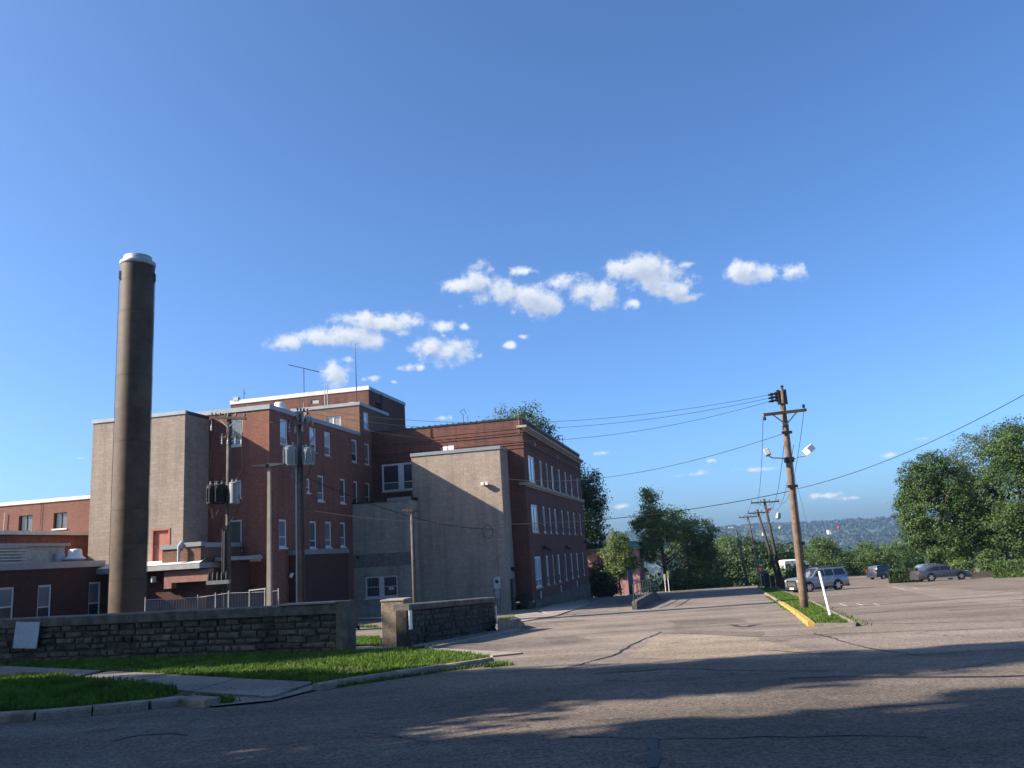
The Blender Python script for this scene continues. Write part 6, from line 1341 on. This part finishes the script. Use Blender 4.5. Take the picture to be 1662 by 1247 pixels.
    xF, xR_ = prof[-1][0], prof[0][0]; fz = prof[-2][1]; wf = hw * .87
    for sg in (-1, 1):
        mb = MB(); mb.box(xF - .16, xF + .02, sg * wf - (.0 if sg < 0 else .32), sg * wf + (.32 if sg < 0 else .0), fz - .26, fz - .10); mb.build('headlight', M_head, t)
        mb = MB(); mb.box(xR_ - .02, xR_ + .14, sg * wf - (.0 if sg < 0 else .2), sg * wf + (.2 if sg < 0 else .0), fz - (.14 if not suv else .1), fz - (.02 if not suv else -.2)); mb.build('tail_light', M_tail, t)
        mb = MB(); mb.box(xfb - .75, xfb - .55, sg * (hw + .02) - (.2 if sg < 0 else 0), sg * (hw + .02) + (0 if sg < 0 else .2), belt + .02, belt + .20); mb.build('mirror', paint, t)
        for i in range(2):
            hx = (cutsx[-1][0] + .08) if i == 0 else (cutsx[-2][0] + .12 if not suv else cutsx[1][0] + .08)
            mb = MB(); mb.box(hx, hx + .2, sg * (hw - .005) - .02, sg * (hw - .005) + .02, belt - .16, belt - .12); mb.build('door_handle', M_rim if suv else paint, t)
        mb = MB(); mb.box(-wb * .33, wb * .36, sg * (hw + .0) - .015, sg * (hw + .0) + .015, gc + .02, gc + .12); mb.build('sill_trim', M_trim if suv else M_rim, t)
    mb = MB(); mb.box(xF - .05, xF + .03, -hw * .66, hw * .66, gc + .24, fz - .12); gr_ = mb.build('grille', M_trim, t)
    for k_ in range(3):
        mb = MB(); z_ = gc + .34 + k_ * .1; mb.box(xF + .02, xF + .045, -hw * .5, hw * .5, z_, z_ + .025); mb.build('grille_bar', M_rim, gr_)
    mb = MB(); mb.box(xF - .2, xF + .05, -hw * .84, hw * .84, gc - .02, gc + .2); mb.build('bumper', paint if not suv else M_trim, t); mb = MB(); mb.box(xR_ - .05, xR_ + .2, -hw * .84, hw * .84, gc + .0, gc + .24); mb.build('bumper', paint if not suv else M_trim, t)
    mb = MB(); mb.box(xF + .05, xF + .06, -.26, .26, gc + .02, gc + .16); mb.build('number_plate', M_white, t)
    if suv:
        for sg in (-1, 1): mb = MB(); mb.tube([(xt + .1, sg * wtp * .85, zt1 + .04), (xft - .1, sg * wtp * .85, zt1 + .05)], .025, 6); mb.build('roof_rail', M_trim, t)
    return t
SUVP = [(-2.6, 1.0), (-2.52, 1.22), (-1.9, 1.24), (-.5, 1.24), (1.0, 1.24), (1.35, 1.24), (2.1, 1.21), (2.46, 1.17), (2.57, 1.08)]
sl = G(1313.6, 961); hd = R(180 + 19.5); 
hv = Vector((math.cos(hd), math.sin(hd), 0)); nv = Vector((-hv.y, hv.x, 0))
c0 = sl - hv * 1.62 - nv * -1.0 * (1 if False else -1) * 0
# near side of the SUV is its left (driver's) side: shift the centre away from us
near_n = nv if nv.y < 0 else -nv
c0 = sl - hv * 1.60 - near_n * .98
car('silver_suv', 'silver-grey full-size SUV parked behind the wooden pole on the grass island', c0, hd, carpaint('silver_paint', (.26, .265, .28), .6, .32), 5.2, 2.0, SUVP, [(-2.52, 1.2), (-2.36, 1.92), (.35, 1.92), (1.12, 1.22)], 2.95, 1.60, .44, 1.24, zg(c0.x, c0.y) - .02, suv=True).scale = (.93, .93, .93)
SEDP = [(-2.5, .78), (-2.42, .98), (-2.0, 1.02), (-1.2, .98), (0, .96), (1.0, .95), (1.7, .88), (2.25, .76), (2.48, .58)]
sr = G(1513, 944.0); hd = R(6); hv = Vector((math.cos(hd), math.sin(hd), 0)); nn = Vector((hv.y, -hv.x, 0)); c1 = sr + hv * 1.40 - nn * .93
car('grey_sedan', 'dark grey four-door sedan parked in front of the hedge in the lot', c1, hd, carpaint('grey_paint', (.10, .10, .11), .6, .25), 5.0, 1.88, SEDP, [(-1.95, .98), (-.95, 1.44), (.2, 1.45), (1.2, .94)], 2.87, 1.47, .36, .95, zg(c1.x, c1.y))
s2 = at(1434, 936, 108); hd = R(28); hv = Vector((math.cos(hd), math.sin(hd), 0)); nn = Vector((hv.y, -hv.x, 0)); c2 = s2 + hv * 1.3 - nn * .9
car('dark_suv', 'dark blue-green SUV half hidden behind the hedge, rear lights towards us', c2, hd, carpaint('dark_teal_paint', (.025, .035, .05), .4, .25), 4.6, 1.85, [(x * .9, z * .92) for x, z in SUVP], [(-2.2, 1.0), (-1.95, 1.68), (.1, 1.70), (1.0, 1.0)], 2.7, 1.4, .36, 1.03, zg(c2.x, c2.y), suv=True)
s3 = at(1515, 930, 100); hd = R(10); hv = Vector((math.cos(hd), math.sin(hd), 0)); c3 = Vector((s3.x, s3.y, 0)) 
car('pale_hatchback', 'pale greenish hatchback whose roof shows above the grey sedan', c3, hd, carpaint('pale_green_paint', (.22, .27, .26), .5, .3), 4.3, 1.78, [(x * .86, z * .98) for x, z in SEDP], [(-2.05, .98), (-1.5, 1.50), (.2, 1.52), (1.1, .94)], 2.55, 1.25, .33, .95, zg(c3.x, c3.y))
s4 = at(1668, 916, 95); c4 = Vector((s4.x, s4.y, 0))
car('blue_car', 'blue and red-lit car tail at the right edge under the trees', c4, R(15), carpaint('blue_paint', (.05, .08, .22), .4, .3), 4.4, 1.8, [(x * .88, z) for x, z in SEDP], [(-2.0, .98), (-1.2, 1.44), (.2, 1.46), (1.1, .94)], 2.6, 1.3, .33, .95, s4.z - .6)
# white camper seen above the hedge
q = at(1290, 926, 112); zc_ = zg(q.x, 112)
t = thing('camper_van', 'white camper trailer mostly hidden behind the shrub and fence', 'camper', (q.x, 112, zc_), R(8)); wq = (at(1312, 920, 112).x - at(1267, 920, 112).x) / 2; ht_ = at(1290, 909, 112).z - zc_
mb = MB(); loft(mb, [[(x, -1.15, .5), (x, 1.15, .5), (x, 1.15, z), (x, 0, z + .12), (x, -1.15, z)] for x, z in ((-wq, ht_ - .1), (-wq + .3, ht_), (wq - 1.2, ht_ - .05), (wq - .4, ht_ - .25), (wq, ht_ - .9))]); mb.build('body', M_white, t)
for x0, x1 in ((-wq + .15, -wq + .7), (-.6, .4)): mb = MB(); mb.box(x0, x1, -1.17, -1.15, ht_ - 1.3, ht_ - .45); mb.build('window', M_glass, t)
mb = MB(); mb.box(-wq + .1, -wq + .75, -1.16, -1.152, ht_ - 1.35, ht_ - .4); mb.build('window_trim', M_trim, t)
for x in (-.5, .5): mb = MB(); mb.tube([(x, -1.1, .35), (x, -.85, .35)], .35, 16); mb.build('wheel', M_tyre, t)

# ------------------------------------------------------------------ trees
def leaf_mesh(name, seed, blobs, clumps, per, leaf, spread, m_, flat=.0, droop=0):
    rg = np.random.default_rng(seed); vol = np.array([b[3] * b[4] * b[5] for b in blobs]) ** (2 / 3); vol /= vol.sum()
    idx = rg.choice(len(blobs), clumps, p=vol); B = np.array(blobs)[idx]
    d = rg.normal(size=(clumps, 3)); d /= np.linalg.norm(d, axis=1)[:, None]; rad = rg.uniform(.45, 1.0, clumps) ** .6
    rad *= 1 + .12 * np.sin(d[:, 0] * 7 + d[:, 2] * 5)
    C = B[:, :3] + d * rad[:, None] * B[:, 3:6]
    n = clumps * per; cs = np.repeat(spread * rg.uniform(.55, 1.35, clumps), per)[:, None]
    P = np.repeat(C, per, 0) + np.clip(rg.normal(size=(n, 3)), -1.7, 1.7) * cs * np.array([1, 1, .62])
    nrm = rg.normal(size=(n, 3)) * .8 + np.repeat(d, per, 0) + np.array([0, 0, .55]); nrm /= np.linalg.norm(nrm, axis=1)[:, None]
    a = np.cross(nrm, rg.normal(size=(n, 3))); a /= np.linalg.norm(a, axis=1)[:, None]; b = np.cross(nrm, a)
    s = (leaf * rg.uniform(.6, 1.35, n))[:, None]; a *= s; b *= s * .62
    v = np.stack([P - a, P - b * .9 + a * .1, P + a, P + b], 1).reshape(-1, 3)
    me = bpy.data.meshes.new(name); me.vertices.add(n * 4); me.vertices.foreach_set('co', v.astype(np.float32).ravel())
    me.loops.add(n * 4); me.loops.foreach_set('vertex_index', np.arange(n * 4, dtype=np.int32)); me.polygons.add(n)
    me.polygons.foreach_set('loop_start', np.arange(0, n * 4, 4, dtype=np.int32)); me.polygons.foreach_set('loop_total', np.full(n, 4, dtype=np.int32))
    me.materials.append(m_); me.update(); me.validate(); return me
M_bark = mat('bark', (.075, .055, .04), .95, var=.25, grain=.4, gscale=12, bump=1, bscale=10)
def trunk_mesh(seed, h, r_, limbs, crown_r, lean=0):
    rr = random.Random(seed); mb = MB(); p = [Vector((lean * (i / 6) ** 1.5 + rr.uniform(-.06, .06) * h * .1, rr.uniform(-.06, .06) * h * .1, h * i / 6 - (.3 if i == 0 else 0))) for i in range(7)]
    mb.tube(p, [r_ * (1.25 if i == 0 else 1 - .8 * i / 6) for i in range(7)], 10)
    for k_ in range(limbs):
        f = rr.uniform(.25, .8); i = int(f * 6); q = p[i].lerp(p[min(6, i + 1)], f * 6 - i); a = rr.uniform(0, 6.28); ln = crown_r * rr.uniform(.5, .95); up_ = ln * rr.uniform(.4, 1.0)
        e = q + Vector((math.cos(a) * ln, math.sin(a) * ln, up_)); mm = q.lerp(e, .5) + Vector((0, 0, -.08 * ln)); mb.tube([q, mm, e], [r_ * .42 * (1 - f * .5), r_ * .26 * (1 - f * .5), r_ * .08], 6)
        for k3 in range(2):
            e2 = mm.lerp(e, .3) + Vector((rr.uniform(-1, 1), rr.uniform(-1, 1), rr.uniform(.2, 1))) * ln * .4; mb.tube([mm, e2], [r_ * .16, r_ * .04], 5)
    return mb.mesh('trunk', M_bark, smooth=True)
def tree(name, label, loc, crown_me, trunk_me, sc=1.0, rz=0.0, group=None, cat='tree'):
    t = thing(name, label, cat, loc, rz, group)
    if trunk_me:
        o = bpy.data.objects.new('trunk', trunk_me); col.objects.link(o); o.parent = t
    o = bpy.data.objects.new('crown', crown_me); col.objects.link(o); o.parent = t
    t.scale = (sc, sc, sc) if isinstance(sc, (int, float)) else sc
    return t
def treeloc(px, Y, py=900): p = at(px, py, Y); return Vector((p.x, Y, zg(p.x, Y)))
def zrel(px, py, Y, loc): return at(px, py, Y).z - loc.z
# big maple on the right
lc = treeloc(1538, 98); k = 97 / F
cm_ = leaf_mesh('crown', 1, [(-.1, 0, 7.2, 4.3, 4.6, 5.0), (-2.3, 0, 10.6, 1.9, 2.2, 3.2), (-.3, 0, 11.8, 1.8, 2.0, 2.6), (2.2, 0, 9.8, 2.2, 2.4, 3.0), (0, 0, 4.0, 4.5, 4.6, 2.6), (-3.4, 0, 7.0, 1.5, 2.2, 3.2), (3.4, 0, 6, 1.8, 3, 3.5)], 1500, 46, .115, .40, L_maple)
tree('maple_tree', 'large full green maple behind the grey sedan', lc, cm_, trunk_mesh(1, 10, .35, 12, 4.5), 1.0)
lc = treeloc(1618, 112)
cm_ = leaf_mesh('crown', 2, [(0, 0, 15.5, 4.6, 4, 4.2), (-5.0, 0, 13.5, 3.6, 3.4, 3.2), (3.5, 0, 18.0, 3.6, 3, 2.6), (-1, 0, 9, 5, 4, 4)], 620, 40, .12, .55, L_grey)
tree('locust_tree', 'tall airy greyish-green tree rising behind the maple', lc, cm_, trunk_mesh(2, 15, .4, 16, 5), .94)
lc = treeloc(1672, 95)
cm_ = leaf_mesh('crown', 3, [(0, 0, 8, 5.4, 5, 6.2), (2, 0, 13.5, 4.5, 4, 3.6), (-1.5, 0, 4.6, 4.6, 4.5, 3)], 1300, 46, .12, .45, L_maple)
tree('maple_tree', 'dark green maple cut off by the right edge of the picture', lc, cm_, trunk_mesh(3, 11, .4, 12, 5), 1.0)
# centre group
lc = treeloc(1080, 121); lc.z -= .6
cm_ = leaf_mesh('crown', 4, [(-2.0, 0, 9.4, 2.2, 2.4, 2.5), (-1.2, 0, 12.4, 1.4, 1.5, 2.6), (-1.9, 0, 14.4, .9, .9, 1.2), (0, 0, 9.5, 2.4, 2.4, 2.6), (-3.6, 0, 10.3, 1.0, 1.2, .9), (-2.2, 0, 6.4, 1.6, 1.8, 1.8)], 460, 40, .13, .42, L_light)
tree('ash_tree', 'tall light-green tree with a narrow ragged top beyond the pink building', lc, cm_, trunk_mesh(4, 11, .42, 9, 3.2, -1.0))
lc = treeloc(1116, 126)
cm_ = leaf_mesh('crown', 5, [(-1.4, 0, 9.6, 2.4, 2.6, 2.5), (1.2, 0, 7.6, 3.2, 3, 3.2), (-.5, 0, 4.5, 3.6, 3, 3.2), (2.4, 0, 5.0, 2.2, 2.2, 3.0)], 560, 42, .13, .45, L_mid)
tree('round_tree', 'broad darker green tree directly right of the tall light-green one', lc, cm_, trunk_mesh(5, 8, .35, 9, 3))
lc = treeloc(1002, 108)
cm_ = leaf_mesh('crown', 6, [(0, 0, 4.7, 2.0, 2.0, 2.3), (.2, 0, 6.9, 1.2, 1.2, 1.3), (-.3, 0, 3.0, 2.2, 2.2, 1.2), (1.6, 0, 3.8, 1.1, 1.1, 1.1)], 420, 34, .11, .30, L_light)
tree('young_tree', 'small leafy street tree in front of the pink building', lc, cm_, trunk_mesh(6, 5.5, .14, 8, 1.8), 1.0)
# trees behind the brick building
lc = treeloc(938, 118)
cm_ = leaf_mesh('crown', 7, [(0, 0, 10, 3.6, 4, 3.8), (.6, 0, 14.2, 2.8, 3, 2.6), (.8, 0, 7.6, 2.8, 3, 2.4), (2.4, 0, 12.2, 1.6, 2, 1.8)], 620, 42, .14, .5, L_dark)
tree('dark_tree', 'tall dark tree emerging from behind the far corner of the brick building', lc, cm_, trunk_mesh(7, 12, .4, 10, 4), 1.08)
lc = treeloc(850, 116)
cm_ = leaf_mesh('crown', 8, [(0, 0, 18.4, 4.2, 4, 4.6), (-2.8, 0, 18.6, 2.2, 2.4, 2.6), (2.8, 0, 16.8, 2.2, 2.6, 3.4)], 420, 42, .14, .5, L_mid)
tree('background_tree', 'treetop showing just above the roof of the old brick building', lc, cm_, trunk_mesh(8, 17, .5, 12, 5), 1.17)
# columnar shrub beside brick building, shrubs
def shrub(label, px, Y, w, h_, m_, seed, sc=1.0, leaf=.11, cl=150, cat='shrub', dz=0):
    lc = treeloc(px, Y); me = leaf_mesh('crown', seed, [(0, 0, h_ * .5, w, w * .8, h_ * .5), (w * .3, 0, h_ * .35, w * .8, w * .7, h_ * .38), (-w * .4, 0, h_ * .3, w * .7, w * .6, h_ * .33)], cl, 22, leaf, .22 * max(w, h_ * .5), m_)
    lc.z += dz; return tree('shrub', label, lc, me, trunk_mesh(seed, h_ * .6, .06, 4, w * .6), sc, 0, None, cat)
shrub('very dark dense shrub against the far end of the brick building', 965, 101, 1.5, 4.2, L_shrub, 21, 1.0, .12, 260)
shrub('very dark low shrub between the tall dark shrub and the young tree', 982, 103, 1.4, 2.6, L_shrub, 22, 1.0, .12, 160)
shrub('light green bush in front of the big maple', 1556, 90, 1.1, 2.0, L_light, 23, 1.0, .11, 150)
shrub('tall light green sapling clump right of the maple trunk', 1606, 92, 1.15, 2.9, L_mid, 24, 1.0, .11, 170)
shrub('round dark shrub between the camper and the silver SUV', 1303, 86, 1.7, 2.4, L_shrub, 25, 1.0, .12, 200)
shrub('small light bush left of the camper', 1262, 104, 1.4, 2.6, L_light, 26, 1.0, .12, 120)
shrub('dark bush under the broad tree near the marker posts', 1098, 119, 2.2, 2.6, L_dark, 27, 1.0, .14, 160)
shrub('low bush at the roadside right of the broad tree', 1140, 124, 2.4, 2.4, L_mid, 28, 1.0, .14, 160)
# clipped hedges
def hedge(label, a, b, h_, wd_, seed):
    d = b - a; L = math.hypot(d.x, d.y); rg = np.random.default_rng(seed); n = int(L * h_ * 620)
    t_ = rg.uniform(0, 1, n); face = rg.uniform(0, 1, n); P = np.zeros((n, 3)); P[:, 0] = t_ * L
    y = rg.uniform(0, wd_, n); z = rg.uniform(0, h_, n); f1 = face < .5; f2 = (face >= .5) & (face < .85); y[f1] = rg.normal(0, .05, f1.sum()); z[f2] = h_ + rg.normal(0, .05, f2.sum())
    P[:, 1] = y; P[:, 2] = z + (zg(b.x, b.y) - zg(a.x, a.y)) * t_
    nr = rg.normal(size=(n, 3)); nr /= np.linalg.norm(nr, axis=1)[:, None]; aa = np.cross(nr, rg.normal(size=(n, 3))); aa /= np.linalg.norm(aa, axis=1)[:, None]; bb = np.cross(nr, aa); s = .085
    v = np.stack([P - aa * s, P - bb * s * .6, P + aa * s, P + bb * s * .6], 1).reshape(-1, 3)
    me = bpy.data.meshes.new('leaves'); me.from_pydata(v.tolist(), [], [(i, i + 1, i + 2, i + 3) for i in range(0, n * 4, 4)]); me.materials.append(L_mid if seed == 32 else L_dark)
    t = thing('hedge', label, 'hedge', (a.x, a.y, zg(a.x, a.y)), math.atan2(d.y, d.x)); o = bpy.data.objects.new('foliage', me); col.objects.link(o); o.parent = t
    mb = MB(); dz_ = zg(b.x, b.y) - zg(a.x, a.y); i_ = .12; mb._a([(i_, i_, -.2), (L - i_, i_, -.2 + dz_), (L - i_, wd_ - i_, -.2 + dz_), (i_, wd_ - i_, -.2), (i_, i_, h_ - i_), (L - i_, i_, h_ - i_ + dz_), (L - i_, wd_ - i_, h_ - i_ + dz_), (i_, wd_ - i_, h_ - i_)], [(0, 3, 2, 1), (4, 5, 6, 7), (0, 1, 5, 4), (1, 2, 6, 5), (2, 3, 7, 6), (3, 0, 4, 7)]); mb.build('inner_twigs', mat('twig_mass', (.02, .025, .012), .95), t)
ha, hb = at(1442, 943, 79), at(1489, 941, 77.5); hedge('clipped dark hedge left of the grey sedan', ha, hb, 1.15, 1.2, 31)
ha, hb = at(1612, 937, 74), at(1700, 931, 70); hedge('clipped dark hedge at the right edge of the parking lot', ha, hb, 1.35, 1.3, 32)
a, b = at(1575, 940, 79), at(1612, 938, 78.5)
t = thing('planter_wall', 'low brownish stone planter wall between the two clipped hedges', 'wall', (a.x, a.y, zg(a.x, a.y)))
for k2 in range(5):
    p, p2 = a.lerp(b, k2 / 5), a.lerp(b, (k2 + .995) / 5); mb = MB(); mb.bar((p.x - a.x, p.y - a.y, .3), (p2.x - a.x, p2.y - a.y, .3), .5, .5); mb.build('block', mat('brown_planter', (.055, .05, .035), .9, var=.2), t)
# shrub and tree belt beyond the lot, each its own tree
kinds = []
for i, (bl, m_) in enumerate((([(0, 0, 4.2, 3, 3, 3.2), (1.2, 0, 6.4, 1.8, 2, 2), (-1.6, 0, 3, 2, 2, 2.4)], L_mid), ([(0, 0, 3.6, 3.2, 3, 2.8), (-1.3, 0, 5.2, 1.9, 2, 1.8), (1.8, 0, 2.6, 2, 2, 2)], L_dark), ([(0, 0, 4.6, 2.4, 2.4, 3.6), (.6, 0, 7.4, 1.2, 1.3, 1.5)], L_light), ([(0, 0, 2.6, 3.0, 3, 2.2), (1.6, 0, 2.2, 2, 2, 2)], L_mid))):
    kinds.append((leaf_mesh('crown', 50 + i, bl, 220, 30, .15, .5, m_), trunk_mesh(50 + i, 5, .18, 6, 2)))
desc = ['bushy mid-green tree', 'dark round tree', 'slim light-green tree', 'low spreading bush']
rr = random.Random(3)
for i in range(46):
    px_ = 1150 + i * 7.4 + rr.uniform(-4, 4); Y = rr.uniform(150, 178) if px_ > 1265 else rr.uniform(135, 175)
    if 1262 < px_ < 1318: Y = rr.uniform(150, 180)
    k_ = rr.choice((0, 1, 2, 3, 1, 0)); lc = treeloc(px_, Y); sc_ = rr.uniform(.55, .82)
    if px_ < 1235: 
        tgt = at(px_, 925 - rr.uniform(0, 22), Y).z - 5.5 * sc_; lc.z = max(lc.z, tgt) if False else lc.z
        sc_ *= 1.25
    seg = 'at the end of the street' if px_ < 1235 else ('behind the camper' if px_ < 1322 else ('beyond the lot behind the silver SUV' if px_ < 1405 else 'beyond the lot left of the big maple'))
    tree('belt_tree', desc[k_] + ' ' + seg, lc, kinds[k_][0], kinds[k_][1], sc_, rr.uniform(0, 6.28), desc[k_].split(' ')[0] + ' trees ' + seg)
# taller dark trees down the slope at the end of the street
for i, (px_, Y, s_, k_) in enumerate(((1155, 165, 1.5, 0), (1172, 185, 1.7, 0), (1190, 160, 1.3, 2), (1202, 150, 1.35, 1), (1218, 148, 1.45, 1), (1238, 145, 1.25, 1), (1250, 160, 1.5, 1), (1140, 150, 1.2, 1), (1335, 148, .9, 0), (1420, 150, 1.0, 3), (1395, 146, .75, 3), (1360, 147, .8, 3))):
    tree('slope_tree', ['bushy', 'dark round', 'slim pale', 'low spreading'][k_] + ' tree on the slope past the end of the street', treeloc(px_, Y), kinds[k_][0], kinds[k_][1], s_, i * 1.3, 'trees on the slope past the end of the street: ' + ['bushy', 'dark round', 'slim pale', 'low spreading'][k_])

# valley woods: nobody could count them
def woods(name, seed, n, rmin, rmax, az0, az1, size, per, leaf, m_, hill=False):
    rg = np.random.default_rng(seed); C = []
    az = rg.uniform(az0, az1, n); r_ = np.sqrt(rg.uniform(rmin ** 2, rmax ** 2, n)) if rmax / rmin < 3 else rmin * (rmax / rmin) ** rg.uniform(0, 1, n)
    for a, q in zip(az, r_):
        x, y = q * math.sin(a), q * math.cos(a); C.append((x, y, ground_z(x, y)))
    C = np.array(C); S = size * rg.uniform(.6, 1.25, n)
    nn = n * per; d = rg.normal(size=(nn, 3)); d[:, 2] = np.abs(d[:, 2]); d /= np.linalg.norm(d, axis=1)[:, None]
    P = np.repeat(C, per, 0) + d * rg.uniform(.7, 1.05, nn)[:, None] * np.repeat(S, per)[:, None] * np.array([.62, .62, 1.0]) + np.array([0, 0, 0])
    nr = rg.normal(size=(nn, 3)) * .5 + d; nr /= np.linalg.norm(nr, axis=1)[:, None]; a = np.cross(nr, rg.normal(size=(nn, 3))); a /= np.linalg.norm(a, axis=1)[:, None]; b = np.cross(nr, a)
    s = (leaf * np.repeat(S, per) / size * rg.uniform(.7, 1.3, nn))[:, None]; a *= s; b *= s * .7
    v = np.stack([P - a, P - b, P + a, P + b], 1).reshape(-1, 3).astype(np.float32)
    me = bpy.data.meshes.new(name); me.vertices.add(nn * 4); me.vertices.foreach_set('co', v.ravel()); me.loops.add(nn * 4); me.loops.foreach_set('vertex_index', np.arange(nn * 4, dtype=np.int32)); me.polygons.add(nn)
    me.polygons.foreach_set('loop_start', np.arange(0, nn * 4, 4, dtype=np.int32)); me.polygons.foreach_set('loop_total', np.full(nn, 4, dtype=np.int32)); me.materials.append(m_); me.update(); me.validate()
    o = bpy.data.objects.new(name, me); col.objects.link(o); o['kind'] = 'stuff'; return o
L_far = leaf_mat('far_leaves', (.014, .028, .014), (.028, .047, .02), .05)
woods('near_woods', 5, 420, 185, 420, R(6), R(33), 8.5, 200, .75, L_far)['label'] = 'wooded valley slope just beyond the end of the street'
woods('valley_woods', 6, 1500, 420, 2400, R(5), R(34), 11, 60, 2.2, L_far)['label'] = 'woods filling the valley floor below the bluffs'
woods('bluff_woods', 7, 2800, 2350, 3640, R(4), R(34), 15, 26, 5.0, L_far)['label'] = 'continuous woods covering the long bluff on the horizon'
for px_, py_, w_, nm_ in ((1402, 871, 9, 'rightmost'), (1288, 886, 8, 'leftmost'), (1345, 862, 8, 'middle')):
    q = at(px_, py_, 2600); t = thing('distant_building', nm_ + ' of three tiny pale buildings far away on the bluff', 'building', (q.x, q.y, q.z), 0, 'tiny far buildings under the bluff'); mb = MB(); mb.box(-w_ / 2, w_ / 2, -6, 6, -10, 2); mb.build('wall', M_white, t); mb = MB(); mb._a([(-w_ / 2 - 1, -7, 2), (w_ / 2 + 1, -7, 2), (w_ / 2 + 1, 0, 4), (-w_ / 2 - 1, 0, 4), (w_ / 2 + 1, 7, 2), (-w_ / 2 - 1, 7, 2)], [(0, 1, 2, 3), (3, 2, 4, 5)]); mb.build('roof', M_coping, t)

# say which of the look-alike trees is which, by its place in the row
ordn = ['first', 'second', 'third', 'fourth', 'fifth', 'sixth', 'seventh', 'eighth', 'ninth', 'tenth']
byl = {}
for o in list(bpy.data.objects):
    if o.parent is None and o.get('label') and o.name.split('.')[0] in ('belt_tree', 'slope_tree'): byl.setdefault(o['label'], []).append(o)
for lb, os_ in byl.items():
    if len(os_) > 1:
        for i, o in enumerate(sorted(os_, key=lambda q: q.location.x / q.location.y)): o['label'] = lb + ', ' + ordn[i] + ' from the left'
# trees beside and behind the photographer that throw the foreground shade
def shade_tree(label, x, y, blobs, seed, clumps=420, per=30, leaf=.26, spread=.75, h_=9, m_=None):
    me = leaf_mesh('crown', seed, blobs, clumps, per, leaf, spread, m_ or L_mid); tree('shade_tree', label, Vector((x, y, zg(x, y))), me, trunk_mesh(seed, h_, .38, 10, 4))
shade_tree('broad tree just outside the left of the view', -24, 11.7, [(0, 0, 7.0, 4.2, 4.8, 4.2), (0, -.3, 11.6, 3.0, 3.2, 3.2), (0, -1.1, 15.6, 2.2, 1.8, 2.8), (0, -1.6, 19.0, 1.8, 1.3, 2.4), (1.0, 3.8, 6.5, 3, 2.5, 3.4)], 71, 1300, 38, .28, .45)
shade_tree('tall columnar tree left of the photographer', -23, 1.6, [(0, 0, 7, 4, 4.6, 4.5), (0, 0, 13, 3.4, 4.4, 4.0), (0, 0, 18.5, 3.0, 4.3, 3.6), (0, -.4, 22, 2.4, 3.6, 2.6)], 72, 1700, 34, .36, .55, 14)
shade_tree('second tree behind the photographer to the left', -15, -6, [(0, 0, 9, 5, 5, 4.5), (0, 0, 14, 4, 4, 3.5)], 73, 500, 24, .32, .8, 10)
shade_tree('broad tree behind the photographer', 5, -10, [(0, 0, 9, 6, 5, 4.5), (0, 0, 14, 4.5, 4, 3.5)], 74, 560, 24, .34, .85, 10)
shade_tree('tree behind the photographer on the right', 18, -8, [(0, 0, 8, 5.5, 5, 4.5), (0, 0, 13, 4, 4, 3.5)], 75, 480, 24, .34, .85, 10)
shade_tree('tree beyond the left edge opposite the long stone wall', -38, 22.8, [(0, 0, 9, 5, 6.5, 5), (0, -1.0, 14, 4.4, 4.6, 3.6), (1.4, -1.6, 16.4, 2.8, 3.0, 2.3)], 76, 1000, 32, .3, .55, 11)
shade_tree('low tree farther along the left edge', -42, 32.6, [(0, 0, 6, 4.5, 6, 4.2), (0, 2, 9, 3, 4, 2.6)], 77, 420, 26, .3, .7, 8)
shade_tree('small tree close beside the photographer on the left', -17, 8.9, [(0, 0, 4.6, 2.6, 3.0, 2.6), (0, .5, 7.4, 1.8, 1.9, 1.8)], 78, 300, 26, .2, .45, 5)

# ------------------------------------------------------------------ haze
mb = MB(); mb.box(-700, 2700, -60, 4300, -90, 62); hz_ = mb.build('haze', None if False else M_white); hz_.data.materials.clear()
hm = bpy.data.materials.new('haze_air'); hm.use_nodes = True; nt = hm.node_tree; nt.nodes.clear(); o_ = nt.nodes.new('ShaderNodeOutputMaterial'); pv = nt.nodes.new('ShaderNodeVolumePrincipled')
pv.inputs['Color'].default_value = (.42, .66, 1, 1); pv.inputs['Density'].default_value = .00011; pv.inputs['Anisotropy'].default_value = .3; nt.links.new(pv.outputs[0], o_.inputs['Volume'])
hz_.data.materials.append(hm); hz_['kind'] = 'stuff'; hz_['label'] = 'pale blue haze lying over the valley'
print('stones', cnt, cnt2, 'tris', sum(len(o.data.polygons) for o in bpy.data.objects if o.type == 'MESH'))
